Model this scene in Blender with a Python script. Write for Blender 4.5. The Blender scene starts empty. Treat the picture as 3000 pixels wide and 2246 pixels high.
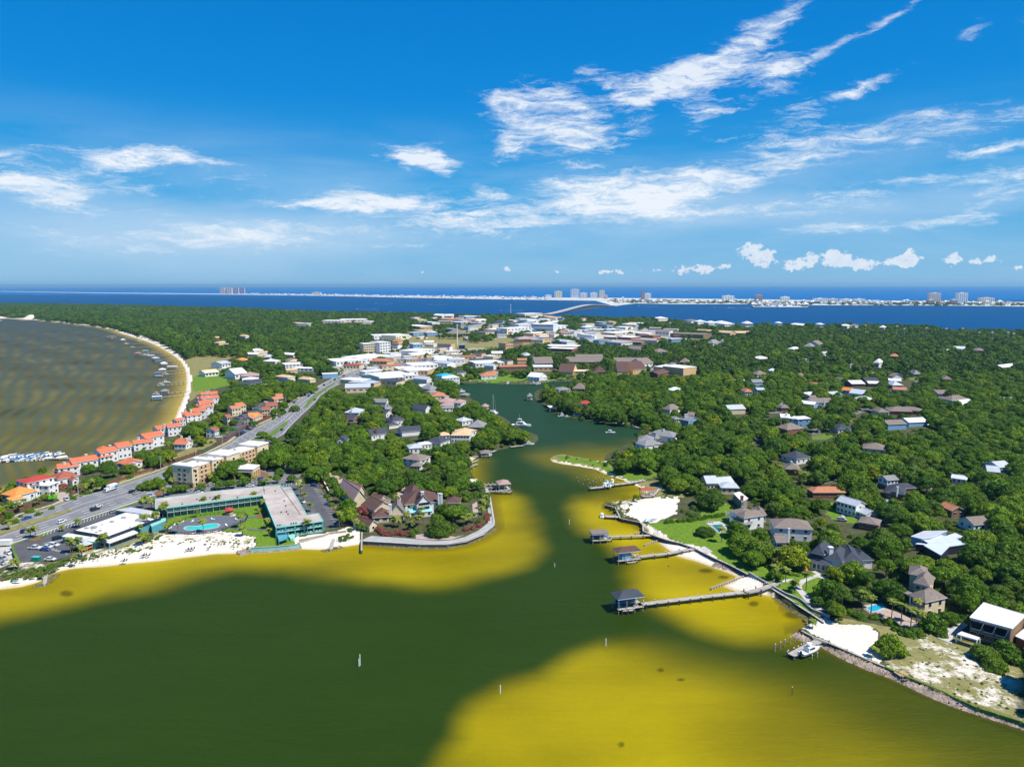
import bpy,bmesh,math,random
import numpy as np
from mathutils import Vector,Matrix
random.seed(7);rng=np.random.default_rng(11)
S=bpy.context.scene
COL=S.collection
# camera
FW,FH,FPX=3000.0,2246.0,2080.0
CAM_H=120.0
PITCH=math.atan((1123.0-835.0)/FPX)
ROLL=math.radians(-0.095)
cam=bpy.data.cameras.new('camera');camo=bpy.data.objects.new('camera',cam);COL.objects.link(camo)
cam.sensor_width=36.0;cam.lens=36.0*FPX/FW;cam.clip_start=1.0;cam.clip_end=250000.0
RM=Matrix.Rotation(math.pi/2-PITCH,3,'X')@Matrix.Rotation(ROLL,3,'Z')
camo.matrix_world=Matrix.Translation((0,0,CAM_H))@RM.to_4x4()
S.camera=camo
RMn=np.array(RM)
def G(px,py,z=0.0):
 """point of the place at height z that the photograph shows at source pixel px, py"""
 d=RMn@np.array([(px-FW/2)/FPX,-(py-FH/2)/FPX,-1.0])
 t=(z-CAM_H)/min(d[2],-1e-5)
 return (d[0]*t,d[1]*t)
def Garr(P,z=0.0):
 P=np.asarray(P,float)
 d=np.stack([(P[:,0]-FW/2)/FPX,-(P[:,1]-FH/2)/FPX,-np.ones(len(P))],1)@RMn.T
 t=(z-CAM_H)/np.minimum(d[:,2],-1e-5)
 return d[:,:2]*t[:,None]
def project(P):
 P=np.atleast_2d(np.asarray(P,float))
 q=(P-np.array([0,0,CAM_H]))@RMn
 dep=-q[:,2]
 dd=np.where(dep>1e-3,dep,1e-3)
 return FW/2+FPX*q[:,0]/dd,FH/2-FPX*q[:,1]/dd,dep
def mpp(py):
 """metres per source pixel at the ground seen at row py"""
 a=G(1500,py);b=G(1501,py);return math.hypot(a[0]-b[0],a[1]-b[1])
 # sky, sun, exposure
S.render.engine='CYCLES'
S.view_settings.view_transform='Standard';S.view_settings.look='None'
S.view_settings.exposure=0.45;S.view_settings.gamma=1.0;S.view_settings.use_curve_mapping=False
SUN_EL,SUN_AZ=math.radians(56),math.radians(117)
sd=Vector((math.sin(SUN_AZ)*math.cos(SUN_EL),math.cos(SUN_AZ)*math.cos(SUN_EL),math.sin(SUN_EL)))
sl=bpy.data.lights.new('sun','SUN');sl.energy=4.4;sl.angle=math.radians(0.53);sl.color=(1.0,0.955,0.87)
so=bpy.data.objects.new('sun',sl);COL.objects.link(so)
so.rotation_euler=sd.to_track_quat('Z','Y').to_euler();so.location=(300,0,600)
W=bpy.data.worlds.new('World');S.world=W;W.use_nodes=True
wn,wl=W.node_tree.nodes,W.node_tree.links
wn.clear()
def N(t,**k):
 n=wn.new(t)
 for a,b in k.items():setattr(n,a,b)
 return n
def wmath(op,a,b=None,c=None,clamp=False):
 n=N('ShaderNodeMath',operation=op);n.use_clamp=clamp
 for i,v in enumerate((a,b,c)):
  if v is None:continue
  if isinstance(v,(int,float)):n.inputs[i].default_value=v
  else :wl.new(v,n.inputs[i])
 return n.outputs[0]
def build_world():
 out=N('ShaderNodeOutputWorld');bg=N('ShaderNodeBackground');bg.inputs['Strength'].default_value=0.1
 sky=N('ShaderNodeTexSky',sky_type='NISHITA');sky.sun_disc=False
 sky.sun_elevation=SUN_EL;sky.sun_rotation=SUN_AZ
 sky.altitude=0;sky.air_density=1.0;sky.dust_density=0.0;sky.ozone_density=3.0
 hs=N('ShaderNodeHueSaturation');hs.inputs['Hue'].default_value=0.488;hs.inputs['Saturation'].default_value=1.42;hs.inputs['Value'].default_value=0.86
 wl.new(sky.outputs[0],hs.inputs['Color'])
 grade=N('ShaderNodeValToRGB');ge=grade.color_ramp.elements
 while len(ge)<6:ge.new(.5)
 for e_,(p_,c_) in zip(ge,((0.0,(.17,.47,.80)),(.035,(.15,.46,.80)),(.12,(.03,.37,.78)),(.24,(.0,.25,.72)),(.5,(.0,.15,.58)),(1.0,(.0,.09,.42)))):e_.position=p_;e_.color=(*c_,
1)
 tc=N('ShaderNodeTexCoord');sep=N('ShaderNodeSeparateXYZ');wl.new(tc.outputs['Generated'],sep.inputs[0])
 u=wmath('ARCTAN2',sep.outputs[0],sep.outputs[1]);v=wmath('ARCSINE',sep.outputs[2])
 uv=N('ShaderNodeCombineXYZ');wl.new(u,uv.inputs[0]);wl.new(v,uv.inputs[1])
 def noise(scale,sx,sy,rot=0.0,detail=6,rough=0.6,dist=0.0,off=0.0,src=None,vecout=False):
  m=N('ShaderNodeMapping');m.inputs['Scale'].default_value=(sx,sy,1);m.inputs['Rotation'].default_value=(0,0,rot)
  m.inputs['Location'].default_value=(off,off*.37,off*.11)
  wl.new(src or uv.outputs[0],m.inputs[0])
  n=N('ShaderNodeTexNoise');n.inputs['Scale'].default_value=scale;n.inputs['Detail'].default_value=detail
  n.inputs['Roughness'].default_value=rough;n.inputs['Distortion'].default_value=dist
  wl.new(m.outputs[0],n.inputs['Vector'])
  return n.outputs['Color'] if vecout else n.outputs['Fac']
 def warp(amount,ncol):
  s=N('ShaderNodeVectorMath',operation='SUBTRACT');wl.new(ncol,s.inputs[0]);s.inputs[1].default_value=(.5,.5,.5)
  k=N('ShaderNodeVectorMath',operation='MULTIPLY');wl.new(s.outputs[0],k.inputs[0]);k.inputs[1].default_value=(amount,amount*.75,0)
  a=N('ShaderNodeVectorMath',operation='ADD');wl.new(uv.outputs[0],a.inputs[0]);wl.new(k.outputs[0],a.inputs[1])
  return a.outputs[0]
 wl.new(v,grade.inputs[0]);gs=N('ShaderNodeVectorMath',operation='SCALE');wl.new(grade.outputs[0],gs.inputs[0]);gs.inputs['Scale'].default_value=7.3
 hm=N('ShaderNodeMixRGB');hm.inputs[0].default_value=.88;wl.new(hs.outputs[0],hm.inputs[1]);wl.new(gs.outputs[0],hm.inputs[2]);hs=hm
 wv=warp(0.034,noise(14,1,2.0,-.35,6,.66,0,3.1,None,True))
 def ang(px,py):
  d=RMn@np.array([(px-FW/2)/FPX,-(py-FH/2)/FPX,-1.0]);d=d/np.linalg.norm(d)
  return math.atan2(d[0],d[1]),math.asin(d[2])
 def strokes(lst,src):
  tot=None
  for (x,y,rx,ry,deg,wt) in lst:
   cu,cv=ang(x,y)
   m=N('ShaderNodeMapping',vector_type='TEXTURE');m.inputs['Location'].default_value=(cu,cv,0)
   m.inputs['Rotation'].default_value=(0,0,math.radians(deg));m.inputs['Scale'].default_value=(rx/FPX,ry/FPX,1)
   wl.new(src,m.inputs[0])
   g=N('ShaderNodeTexGradient',gradient_type='SPHERICAL');wl.new(m.outputs[0],g.inputs[0])
   p=wmath('MULTIPLY',g.outputs['Fac'],wt)
   tot=p if tot is None else wmath('ADD',tot,p)
  return tot
 main=strokes([(1590,335,230,125,0,2.0),(1475,292,150,34,-6,1.0),(1500,425,120,44,35,1.0),(1645,262,80,24,12,.8),(1690,380,110,50,10,.7),(1930,245,200,
62,12,1.2),(2080,190,260,75,22,1.25),(2230,95,160,50,28,1.0),(1845,290,120,52,-38,1.0),(1740,215,110,32,-16,.9),(2270,195,190,60,8,1.1),(2440,135,260,
22,20,1.0),(2590,75,110,16,28,.9),(2060,320,90,80,60,1.2),(2200,290,170,30,14,.7),(1800,400,160,45,12,1.1),(1950,545,400,62,4,1.4),(1780,560,330,80,0,
.8),(1700,470,160,90,-20,.6),(1640,640,520,60,3,1.05),(1420,560,80,26,-8,.9),(1900,610,190,50,-20,.7),(2060,480,130,60,40,.55),(2330,455,250,70,10,1.0),
(2650,400,380,75,4,.95),(2350,330,260,55,22,.6),(2520,255,170,18,14,.8),(2900,440,220,28,8,1.1),(2920,525,160,45,5,1.0),(2700,520,200,28,8,.75),(2420,
580,420,35,5,.65),(2850,620,160,45,18,.8),(2520,670,430,26,3,.8),(2300,620,320,30,2,.6),(1190,440,130,42,4,1.3),(1210,470,55,40,35,1.1),(1290,480,80,42,
-20,1.5),(1265,470,45,30,0,1.0),(1360,465,50,14,0,.6),(330,470,260,55,3,1.25),(520,472,230,22,0,1.0),(460,450,120,28,8,.8),(30,447,90,18,0,.9),(110,430,
90,14,0,.5),(80,530,330,60,-6,1.25),(150,580,180,50,-12,.8),(440,540,160,26,0,.6),(700,520,130,24,4,.6),(900,560,420,60,0,.55),(1130,590,330,36,2,1.25),
(900,600,380,30,-2,.7),(300,690,620,80,-2,.5),(760,690,330,50,4,.6),(1000,655,600,40,0,.5),(1150,715,520,60,0,.55),(1500,600,200,50,0,.5),(1350,655,300,
40,0,.75),(2860,85,50,36,40,.6),(3000,60,40,40,0,.5),(1000,380,30,12,0,.0)],wv)
 fib=noise(17,1,5.5,.36,10,.74,.5,1.7,wv)
 fib2=noise(5,1,3.0,-.1,7,.65,.4,6.3)
 tex=wmath('ADD',wmath('MULTIPLY',fib,1.15),wmath('MULTIPLY',fib2,.75))
 mc=wmath('MINIMUM',main,1.25)
 d=wmath('ADD',wmath('MULTIPLY',mc,.95),wmath('MULTIPLY',wmath('SUBTRACT',tex,.95),3.0))
 dens=wmath('MULTIPLY',wmath('SUBTRACT',d,.4),1.0,clamp=True)
 dens=wmath('MULTIPLY',dens,wmath('MULTIPLY',main,3.5,clamp=True))
 dens=wmath('MULTIPLY',wmath('POWER',dens,1.45),.92)
 veil=wmath('MULTIPLY',wmath('SUBTRACT',noise(3,1,5,.05,6,.6,.3,8.8),.42,clamp=True),wmath('SUBTRACT',.62,wmath('ABSOLUTE',wmath('MULTIPLY',wmath('SUBTRACT',
v,.1),5.0)),clamp=True))
 dens=wmath('ADD',dens,wmath('MULTIPLY',veil,1.6),clamp=True)
 milk=strokes([(200,690,900,120,0,.32),(700,690,500,90,2,.2),(60,610,400,120,0,.15),(1100,700,700,70,0,.2),(1900,690,900,60,0,.12),(1750,590,480,90,3,
.14),(2400,470,520,90,8,.22),(2300,620,900,60,2,.25),(900,560,420,80,0,.22)],warp(.06,noise(4,1,2,0,4,.55,0,9.4,None,True)))
 milk=wmath('MULTIPLY',milk,wmath('ADD',wmath('MULTIPLY',fib2,1.1),.25));dens=wmath('ADD',dens,wmath('MULTIPLY',milk,wmath('SUBTRACT',1.0,dens)),clamp=True)
 wc=warp(0.016,noise(60,1,1,0,4,.6,0,5.5,None,True))
 cum=strokes([(2205,740,36,46,80,1.6),(2240,765,40,24,0,1.3),(2255,740,20,18,0,1.0),(2120,782,26,16,0,1.0),(2060,788,34,18,0,1.0),(2010,790,50,18,0,.9),
(2090,790,16,10,0,.8),(2330,775,44,24,0,1.3),(2370,760,36,24,0,1.2),(2440,755,46,30,0,1.4),(2490,768,50,24,0,1.3),(2540,775,50,20,0,1.2),(2630,768,46,
20,0,1.2),(2670,758,36,30,20,1.4),(2790,760,30,24,0,1.2),(2870,768,30,14,0,1.0),(2915,760,20,16,0,1.0),(2990,785,20,8,0,.8),(1490,788,24,12,0,.8),(1770,
796,30,10,0,.8),(1810,796,30,10,0,.8),(1640,796,14,8,0,.6),(1880,796,20,8,0,.5),(1930,794,24,10,0,.6),(1235,796,8,6,0,.5)],wc)
 puff=noise(130,1,1,0,5,.6,0,2.2)
 cd=wmath('MULTIPLY',wmath('SUBTRACT',wmath('ADD',wmath('MINIMUM',cum,.9),wmath('MULTIPLY',wmath('SUBTRACT',puff,.5),2.6)),.42),3.5,clamp=True)
 cd=wmath('MULTIPLY',cd,wmath('MULTIPLY',cum,4.0,clamp=True))
 m1=N('ShaderNodeMixRGB');wl.new(wmath('MULTIPLY',dens,.95),m1.inputs[0]);wl.new(hs.outputs[0],m1.inputs[1]);m1.inputs[2].default_value=(6.5,6.9,7.4,1)
 shade=N('ShaderNodeMixRGB');wl.new(noise(70,1,1.3,0,3,.5,0,4.2),shade.inputs[0]);shade.inputs[1].default_value=(4.6,5.6,6.9,1);shade.inputs[2].default_value=(7.3,
7.2,7.2,1)
 m2=N('ShaderNodeMixRGB');wl.new(wmath('MULTIPLY',cd,.85),m2.inputs[0]);wl.new(m1.outputs[0],m2.inputs[1]);wl.new(shade.outputs[0],m2.inputs[2])
 wl.new(m2.outputs[0],bg.inputs['Color']);wl.new(bg.outputs[0],out.inputs[0])
 W.cycles.sampling_method='MANUAL';W.cycles.sample_map_resolution=512
build_world()
# materials
_mats={}
def mat(name,col,rough=0.8,var=0.12,scale=0.5,spec=0.3,metal=0.0,bump=0.0,bscale=2.0,stretch=(1,1,1),coat=0.0):
 """procedural paint/stone/shingle: a base colour with weathering noise in object space"""
 if name in _mats:return _mats[name]
 m=bpy.data.materials.new(name);m.use_nodes=True;nt=m.node_tree;n=nt.nodes;l=nt.links
 b=n['Principled BSDF'];b.inputs['Roughness'].default_value=rough;b.inputs['Specular IOR Level'].default_value=spec;b.inputs['Metallic'].default_value=metal
 b.inputs['Coat Weight'].default_value=coat
 tc=n.new('ShaderNodeTexCoord');mp=n.new('ShaderNodeMapping');mp.inputs['Scale'].default_value=stretch
 l.new(tc.outputs['Object'],mp.inputs[0])
 t=n.new('ShaderNodeTexNoise');t.inputs['Scale'].default_value=scale;t.inputs['Detail'].default_value=6;t.inputs['Roughness'].default_value=.65
 l.new(mp.outputs[0],t.inputs['Vector'])
 r=n.new('ShaderNodeValToRGB');e=r.color_ramp.elements
 e[0].position=.3;e[1].position=.7
 e[0].color=tuple(max(0,c*(1-var*1.6)) for c in col)+(1,);e[1].color=tuple(min(.95,c*(1+var)) for c in col)+(1,)
 l.new(t.outputs['Fac'],r.inputs[0]);l.new(r.outputs[0],b.inputs['Base Color'])
 if bump:
  t2=n.new('ShaderNodeTexNoise');t2.inputs['Scale'].default_value=bscale;t2.inputs['Detail'].default_value=4
  l.new(mp.outputs[0],t2.inputs['Vector'])
  bp=n.new('ShaderNodeBump');bp.inputs['Strength'].default_value=1.0;bp.inputs['Distance'].default_value=bump
  l.new(t2.outputs['Fac'],bp.inputs['Height']);l.new(bp.outputs[0],b.inputs['Normal'])
 _mats[name]=m;return m
def leafmat(name,cols,var=1.0):
 m=bpy.data.materials.new(name);m.use_nodes=True;nt=m.node_tree;n=nt.nodes;l=nt.links
 b=n['Principled BSDF'];b.inputs['Roughness'].default_value=.62;b.inputs['Specular IOR Level'].default_value=.22
 oi=n.new('ShaderNodeObjectInfo');tc=n.new('ShaderNodeTexCoord')
 geo=n.new('ShaderNodeNewGeometry')
 r=n.new('ShaderNodeValToRGB');e=r.color_ramp.elements
 while len(e)<len(cols):e.new(.5)
 for i,c in enumerate(cols):e[i].position=i/(len(cols)-1);e[i].color=(*c,1)
 l.new(oi.outputs['Random'],r.inputs[0])
 t=n.new('ShaderNodeTexNoise');t.inputs['Scale'].default_value=3.2;t.inputs['Detail'].default_value=4;l.new(tc.outputs['Object'],t.inputs['Vector'])
 mr=n.new('ShaderNodeMapRange');mr.inputs[1].default_value=.3;mr.inputs[2].default_value=.7;mr.inputs[3].default_value=.6;mr.inputs[4].default_value=1.45
 l.new(t.outputs['Fac'],mr.inputs[0])
 ma=n.new('ShaderNodeMath');ma.operation='MULTIPLY_ADD';l.new(geo.outputs['Random Per Island'],ma.inputs[0]);ma.inputs[1].default_value=.8;ma.inputs[2].default_value=.7
 mm=n.new('ShaderNodeMath');mm.operation='MULTIPLY';l.new(mr.outputs[0],mm.inputs[0]);l.new(ma.outputs[0],mm.inputs[1])
 mx=n.new('ShaderNodeVectorMath');mx.operation='SCALE';l.new(r.outputs[0],mx.inputs[0]);l.new(mm.outputs[0],mx.inputs['Scale'])
 l.new(mx.outputs[0],b.inputs['Base Color'])
 tr=n.new('ShaderNodeBsdfTranslucent');l.new(mx.outputs[0],tr.inputs[0]);ms=n.new('ShaderNodeMixShader');ms.inputs[0].default_value=.3;l.new(b.outputs[0],
ms.inputs[1]);l.new(tr.outputs[0],ms.inputs[2]);l.new(ms.outputs[0],n['Material Output'].inputs[0])
 _mats[name]=m;return m
 # object helpers
def tag(o,label=None,cat=None,group=None,kind=None):
 if label:o['label']=label
 if cat:o['category']=cat
 if group:o['group']=group
 if kind:o['kind']=kind
 return o
THINGS=[]
def thing(name,label,cat,loc=(0,0,0),rz=0.0,group=None):
 o=bpy.data.objects.new(name,None);COL.objects.link(o);o.empty_display_size=.5
 o.location=loc;o.rotation_euler=(0,0,rz)
 tag(o,label,cat,group);THINGS.append(o);return o
class MB:
 """collects boxes, prisms and sheets, then links them as ONE mesh object"""
 def __init__(s):s.v=[];s.f=[];s.mi=[]
 def add(s,vs,fs,mi=0):
  k=len(s.v);s.v+=[tuple(v) for v in vs];s.f+=[tuple(k+i for i in f) for f in fs];s.mi+=[mi]*len(fs);return s
 def box(s,x0,x1,y0,y1,z0,z1,mi=0):
  return s.add([(x0,y0,z0),(x1,y0,z0),(x1,y1,z0),(x0,y1,z0),(x0,y0,z1),(x1,y0,z1),(x1,y1,z1),(x0,y1,z1)],[(0,3,2,1),(4,5,6,7),(0,1,5,4),(1,2,6,5),(2,3,
7,6),(3,0,4,7)],mi)
 def prism(s,poly,z0,z1,mi=0,cap=True):
  n=len(poly);a=sum(poly[i][0]*poly[(i+1)%n][1]-poly[(i+1)%n][0]*poly[i][1] for i in range(n))
  if a<0:poly=poly[::-1]
  vs=[(x,y,z0) for x,y in poly]+[(x,y,z1) for x,y in poly]
  fs=[(i,(i+1)%n,n+(i+1)%n,n+i) for i in range(n)]+[tuple(range(n,2*n)),tuple(range(n-1,-1,-1))]
  return s.add(vs,fs,mi)
 def cyl(s,x,y,z0,z1,r0,r1=None,n=8,mi=0):
  r1=r0 if r1 is None else r1
  vs=[(x+r0*math.cos(2*math.pi*i/n),y+r0*math.sin(2*math.pi*i/n),z0) for i in range(n)]+[(x+r1*math.cos(2*math.pi*i/n),y+r1*math.sin(2*math.pi*i/n),z1) for i in range(n)]
  return s.add(vs,[(i,(i+1)%n,n+(i+1)%n,n+i) for i in range(n)]+[tuple(range(n,2*n)),tuple(range(n-1,-1,-1))],mi)
 def bar(s,a,b,w,h,mi=0):
  a=Vector(a);b=Vector(b);d=(b-a);L=d.length
  if L<1e-6:return s
  d.normalize();sx=Vector((d.y,-d.x,0));sx=Vector((1,0,0)) if sx.length<1e-4 else sx.normalized();up=sx.cross(d)
  vs=[]
  for p in (a,b):
   for i,j in ((-1,-1),(1,-1),(1,1),(-1,1)):vs.append(p+sx*(i*w/2)+up*(j*h/2))
  return s.add(vs,[(0,1,2,3),(7,6,5,4),(0,4,5,1),(1,5,6,2),(2,6,7,3),(3,7,4,0)],mi)
 def mesh(s,name,mats):
  me=bpy.data.meshes.new(name);me.from_pydata(s.v,[],s.f)
  for m in (mats if isinstance(mats,(list,tuple)) else [mats]):me.materials.append(m)
  if any(s.mi):me.polygons.foreach_set('material_index',s.mi)
  return me
 def build(s,name,mats,parent=None,smooth=False,kind=None):
  me=s.mesh(name,mats)
  if smooth:me.polygons.foreach_set('use_smooth',[True]*len(me.polygons))
  o=bpy.data.objects.new(name,me);COL.objects.link(o)
  if parent:o.parent=parent
  if kind:o['kind']=kind
  return o
def link(name,me,parent=None,loc=None,rz=None,scale=None):
 o=bpy.data.objects.new(name,me);COL.objects.link(o)
 if parent:o.parent=parent
 if loc is not None:o.location=loc
 if rz is not None:o.rotation_euler=(0,0,rz)
 if scale is not None:o.scale=scale
 return o
KIDS={}
def copy_tree(o,parent=None):
 c=o.copy();COL.objects.link(c);c.parent=parent
 for ch in o.children:
  copy_tree(ch,c)
 if parent is None:THINGS.append(c)
 return c
 # view bookkeeping (which ground the photograph leaves uncovered by trees)
CW,CHH=750,562
prot=np.zeros((CHH,CW),np.float32)
cyy,cxx=np.mgrid[0:CHH,0:CW];cxx=cxx*4+2.0;cyy=cyy*4+2.0
def inpoly(px,py,poly):
 px=np.asarray(px);py=np.asarray(py);r=np.zeros(px.shape,bool);n=len(poly)
 for i in range(n):
  x0,y0=poly[i];x1,y1=poly[(i+1)%n]
  if y0==y1:continue
  c=((y0>py)!=(y1>py))&(px<(x1-x0)*(py-y0)/(y1-y0)+x0)
  r^=c
 return r
def hull(pts):
 pts=sorted(set((round(a,1),round(b,1)) for a,b in pts))
 def half(P):
  h=[]
  for p in P:
   while len(h)>1 and (h[-1][0]-h[-2][0])*(p[1]-h[-2][1])-(h[-1][1]-h[-2][1])*(p[0]-h[-2][0])<=0:h.pop()
   h.append(p)
  return h
 a=half(pts);b=half(pts[::-1]);return a[:-1]+b[:-1]
def protect_px(poly,dist=None):
 xs=[p[0] for p in poly];ys=[p[1] for p in poly]
 i0,i1=max(0,int(min(xs)/4)),min(CW,int(max(xs)/4)+2);j0,j1=max(0,int(min(ys)/4)),min(CHH,int(max(ys)/4)+2)
 if i0>=i1 or j0>=j1:return
 X=cxx[j0:j1,i0:i1];Y=cyy[j0:j1,i0:i1];m=inpoly(X,Y,poly)
 if dist is None:
  D=np.array([G(1500,max(844,y))[1] for y in Y[:,0]])[:,None]*np.ones_like(X)
 else :D=np.full(X.shape,dist)
 sub=prot[j0:j1,i0:i1];sub[m]=np.where(sub[m]>0,np.minimum(sub[m],D[m]),D[m])
def protect_box(cs,z0,z1,shrink=1.0):
 c=np.array(cs,float);m=c.mean(0);c=m+(c-m)*shrink
 P=[(x,y,z) for x,y in c for z in (z0,z1)]
 u,v,d=project(P)
 if d.min()<10:return
 protect_px(hull(list(zip(u,v))),float(np.min(c[:,1])))
FOOT=[]
# coastlines, traced in the photograph, laid out on the ground
LAND_Z=1.5
near_coast=[(-5200,2500),(-2400,2150),(-900,1900),(-300,1790),(0,1725),(68,1716),(118,1704),(136,1687),(163,1676),(204,1666),(272,1661),(340,1655),(430,
1646),(498,1639),(541,1633),(631,1623),(694,1620),(760,1616),(830,1612),(880,1609),(950,1610),(981,1604),(1020,1600),(1052,1595),(1063,1592),(1144,1599),
(1226,1604),(1308,1602),(1362,1593),(1403,1578),(1432,1561),(1447,1545),(1449,1531),(1443,1504),(1438,1463),(1437,1447),(1432,1430),(1421,1417),(1403,
1407),(1389,1400),(1378,1380),(1373,1362),(1370,1350),(1385,1343),(1403,1338),(1443,1324),(1471,1316),(1500,1310),(1530,1307),(1565,1298),(1580,1288),
(1573,1275),(1556,1268),(1537,1262),(1504,1244),(1480,1224),(1445,1210),(1425,1196),(1406,1185),(1377,1166),(1352,1156),(1336,1144),(1328,1130),(1340,
1124),(1404,1121),(1455,1124),(1526,1127),(1575,1127),(1600,1120),(1662,1117),(1720,1116),(1712,1124),(1646,1129),(1608,1134),(1572,1144),(1565,1157),
(1572,1175),(1602,1188),(1621,1208),(1656,1217),(1678,1224),(1716,1230),(1765,1238),(1800,1240),(1841,1246),(1876,1254),(1881,1266),(1867,1285),(1840,
1299),(1813,1312),(1786,1324),(1772,1338),(1767,1352),(1731,1346),(1691,1338),(1650,1331),(1622,1334),(1612,1342),(1622,1352),(1650,1359),(1704,1367),
(1745,1375),(1775,1389),(1813,1402),(1851,1418),(1875,1429),(1888,1440),(1884,1454),(1851,1465),(1813,1468),(1778,1476),(1772,1484),(1802,1494),(1813,
1519),(1840,1527),(1875,1535),(1885,1549),(1908,1568),(1949,1606),(1985,1628),(2030,1641),(2085,1660),(2125,1674),(2161,1687),(2150,1701),(2118,1716),
(2150,1728),(2186,1735),(2230,1742),(2276,1752),(2302,1775),(2336,1795),(2365,1813),(2367,1834),(2336,1852),(2345,1868),(2392,1879),(2415,1893),(2472,
1922),(2540,1953),(2607,1976),(2653,1997),(2700,2019),(2726,2033),(2817,2069),(3000,2127),(3400,2280),(4400,2700),(9000,3200)]
far_coast=[(9000,1000),(3400,985),(3000,977),(2808,976),(2672,962),(2400,957),(2153,957),(2072,952),(1936,939),(1800,938),(1689,932),(1605,926),(1417,
928),(1309,928),(1200,922),(1008,919),(817,914),(709,907),(600,901),(435,896),(299,893),(163,890),(0,889),(-1500,889),(-9000,895)]
bay_coast=[(-9000,935),(-1500,934),(0,933),(62,935),(117,938),(190,945),(245,952),(288,957),(326,965),(361,978),(394,988),(435,1001),(462,1014),(489,1029),
(511,1043),(530,1059),(542,1081),(547,1105),(546,1132),(541,1154),(533,1176),(523,1200),(512,1228),(490,1252),(440,1284),(380,1308),(310,1335),(240,1362),
(170,1395),(100,1420),(30,1436),(-60,1455),(-400,1545),(-900,1680),(-2400,1990),(-5200,2320)]
MAIN=near_coast+far_coast+bay_coast
ISLAND=[(-4000,853),(0,854),(300,859),(600,862),(926,866),(1200,872),(1472,877),(1608,879),(1744,881),(1800,897),(1827,893),(1860,889),(1963,891),(2194,
891),(2208,899),(2365,900),(2371,894),(2726,895),(3000,898),(6000,900),(6000,888),(3000,885),(2726,882),(2400,880),(2200,877),(2000,875),(1800,873),(1608,
872),(1472,870),(1200,867),(926,863),(600,860),(300,857.5),(0,853),(-4000,852)]
WALLS_PX=[[(1055,1585),(1470,1400),(1480,1620),(1055,1625)],[(1885,1535),(2300,1600),(2420,1840),(2800,1990),(3100,2110),(3100,2200),(2690,2040),(2330,
1885),(2300,1800),(2250,1735),(2190,1690),(1930,1570)],[(1770,1460),(1860,1520),(1910,1560),(1880,1560),(1790,1520),(1760,1490)],[(1320,1110),(1620,1110),
(1620,1130),(1320,1140)],[(2300,1740),(2420,1820),(2300,1860),(2280,1780)]]
def polyW(P,z=0.0):
 return [tuple(p) for p in Garr([(x,y) for x,y in P],z)]
def seg_dist(X,Y,P,closed=True):
 d=np.full(X.shape,1e9,np.float64);n=len(P)
 for i in range(n if closed else n-1):
  ax,ay=P[i];bx,by=P[(i+1)%n];vx,vy=bx-ax,by-ay;L=vx*vx+vy*vy+1e-12
  t=np.clip(((X-ax)*vx+(Y-ay)*vy)/L,0,1)
  d=np.minimum(d,(X-ax-t*vx)**2+(Y-ay-t*vy)**2)
 return np.sqrt(d)
def snoise(X,Y,s,seed):
 """cheap smooth noise from a few sines"""
 r=np.random.default_rng(seed);o=np.zeros_like(X,dtype=float)
 for k in range(7):
  a=r.uniform(0,2*math.pi);f=(2*math.pi/s)*r.uniform(.6,1.9);o+=np.sin((X*math.cos(a)+Y*math.sin(a))*f+r.uniform(0,6.3))
 return o/7*1.7
rowsA=np.concatenate([np.arange(2700,2260,-40),np.arange(2260,1100,-3.2),np.arange(1100,930,-3.0),np.arange(930,884,-2.0)])
rowsW=np.concatenate([np.arange(2700,2260,-40),np.arange(2260,1400,-4.0),np.arange(1400,900,-4.0),np.arange(900,842,-2.0),[841,839.3]])
def polar_grid(rows,cols):
 """ground grid on circles and rays about the point below the camera"""
 r=np.array([math.hypot(*G(1500,y)) for y in rows]);a=np.arctan((cols-FW/2)/FPX)
 R,A=np.meshgrid(r,a,indexing='ij');return R*np.sin(A),R*np.cos(A)
def grid_mesh(name,X,Y,Z,mask=None):
 h,w=X.shape;v=np.stack([X.ravel(),Y.ravel(),Z.ravel()],1)
 idx=np.arange(h*w).reshape(h,w);q=np.stack([idx[:-1,:-1],idx[:-1,1:],idx[1:,1:],idx[1:,:-1]],-1).reshape(-1,4)
 if mask is not None:q=q[mask.reshape(-1)]
 used=np.unique(q);remap=-np.ones(h*w,int);remap[used]=np.arange(len(used));v=v[used];q=remap[q]
 me=bpy.data.meshes.new(name);me.vertices.add(len(v));me.vertices.foreach_set('co',v.astype(np.float32).ravel())
 me.loops.add(len(q)*4);me.loops.foreach_set('vertex_index',q.ravel().astype(np.int32));me.polygons.add(len(q))
 me.polygons.foreach_set('loop_start',np.arange(0,len(q)*4,4,dtype=np.int32));me.update(calc_edges=True)
 me.polygons.foreach_set('use_smooth',np.ones(len(q),bool))
 return me,used
def vattr(me,name,arr):
 arr=np.asarray(arr,np.float32)
 if arr.shape[1]==3:arr=np.concatenate([arr,np.ones((len(arr),1),np.float32)],1)
 a=me.color_attributes.new(name,'FLOAT_COLOR','POINT');a.data.foreach_set('color',arr.ravel())
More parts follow.
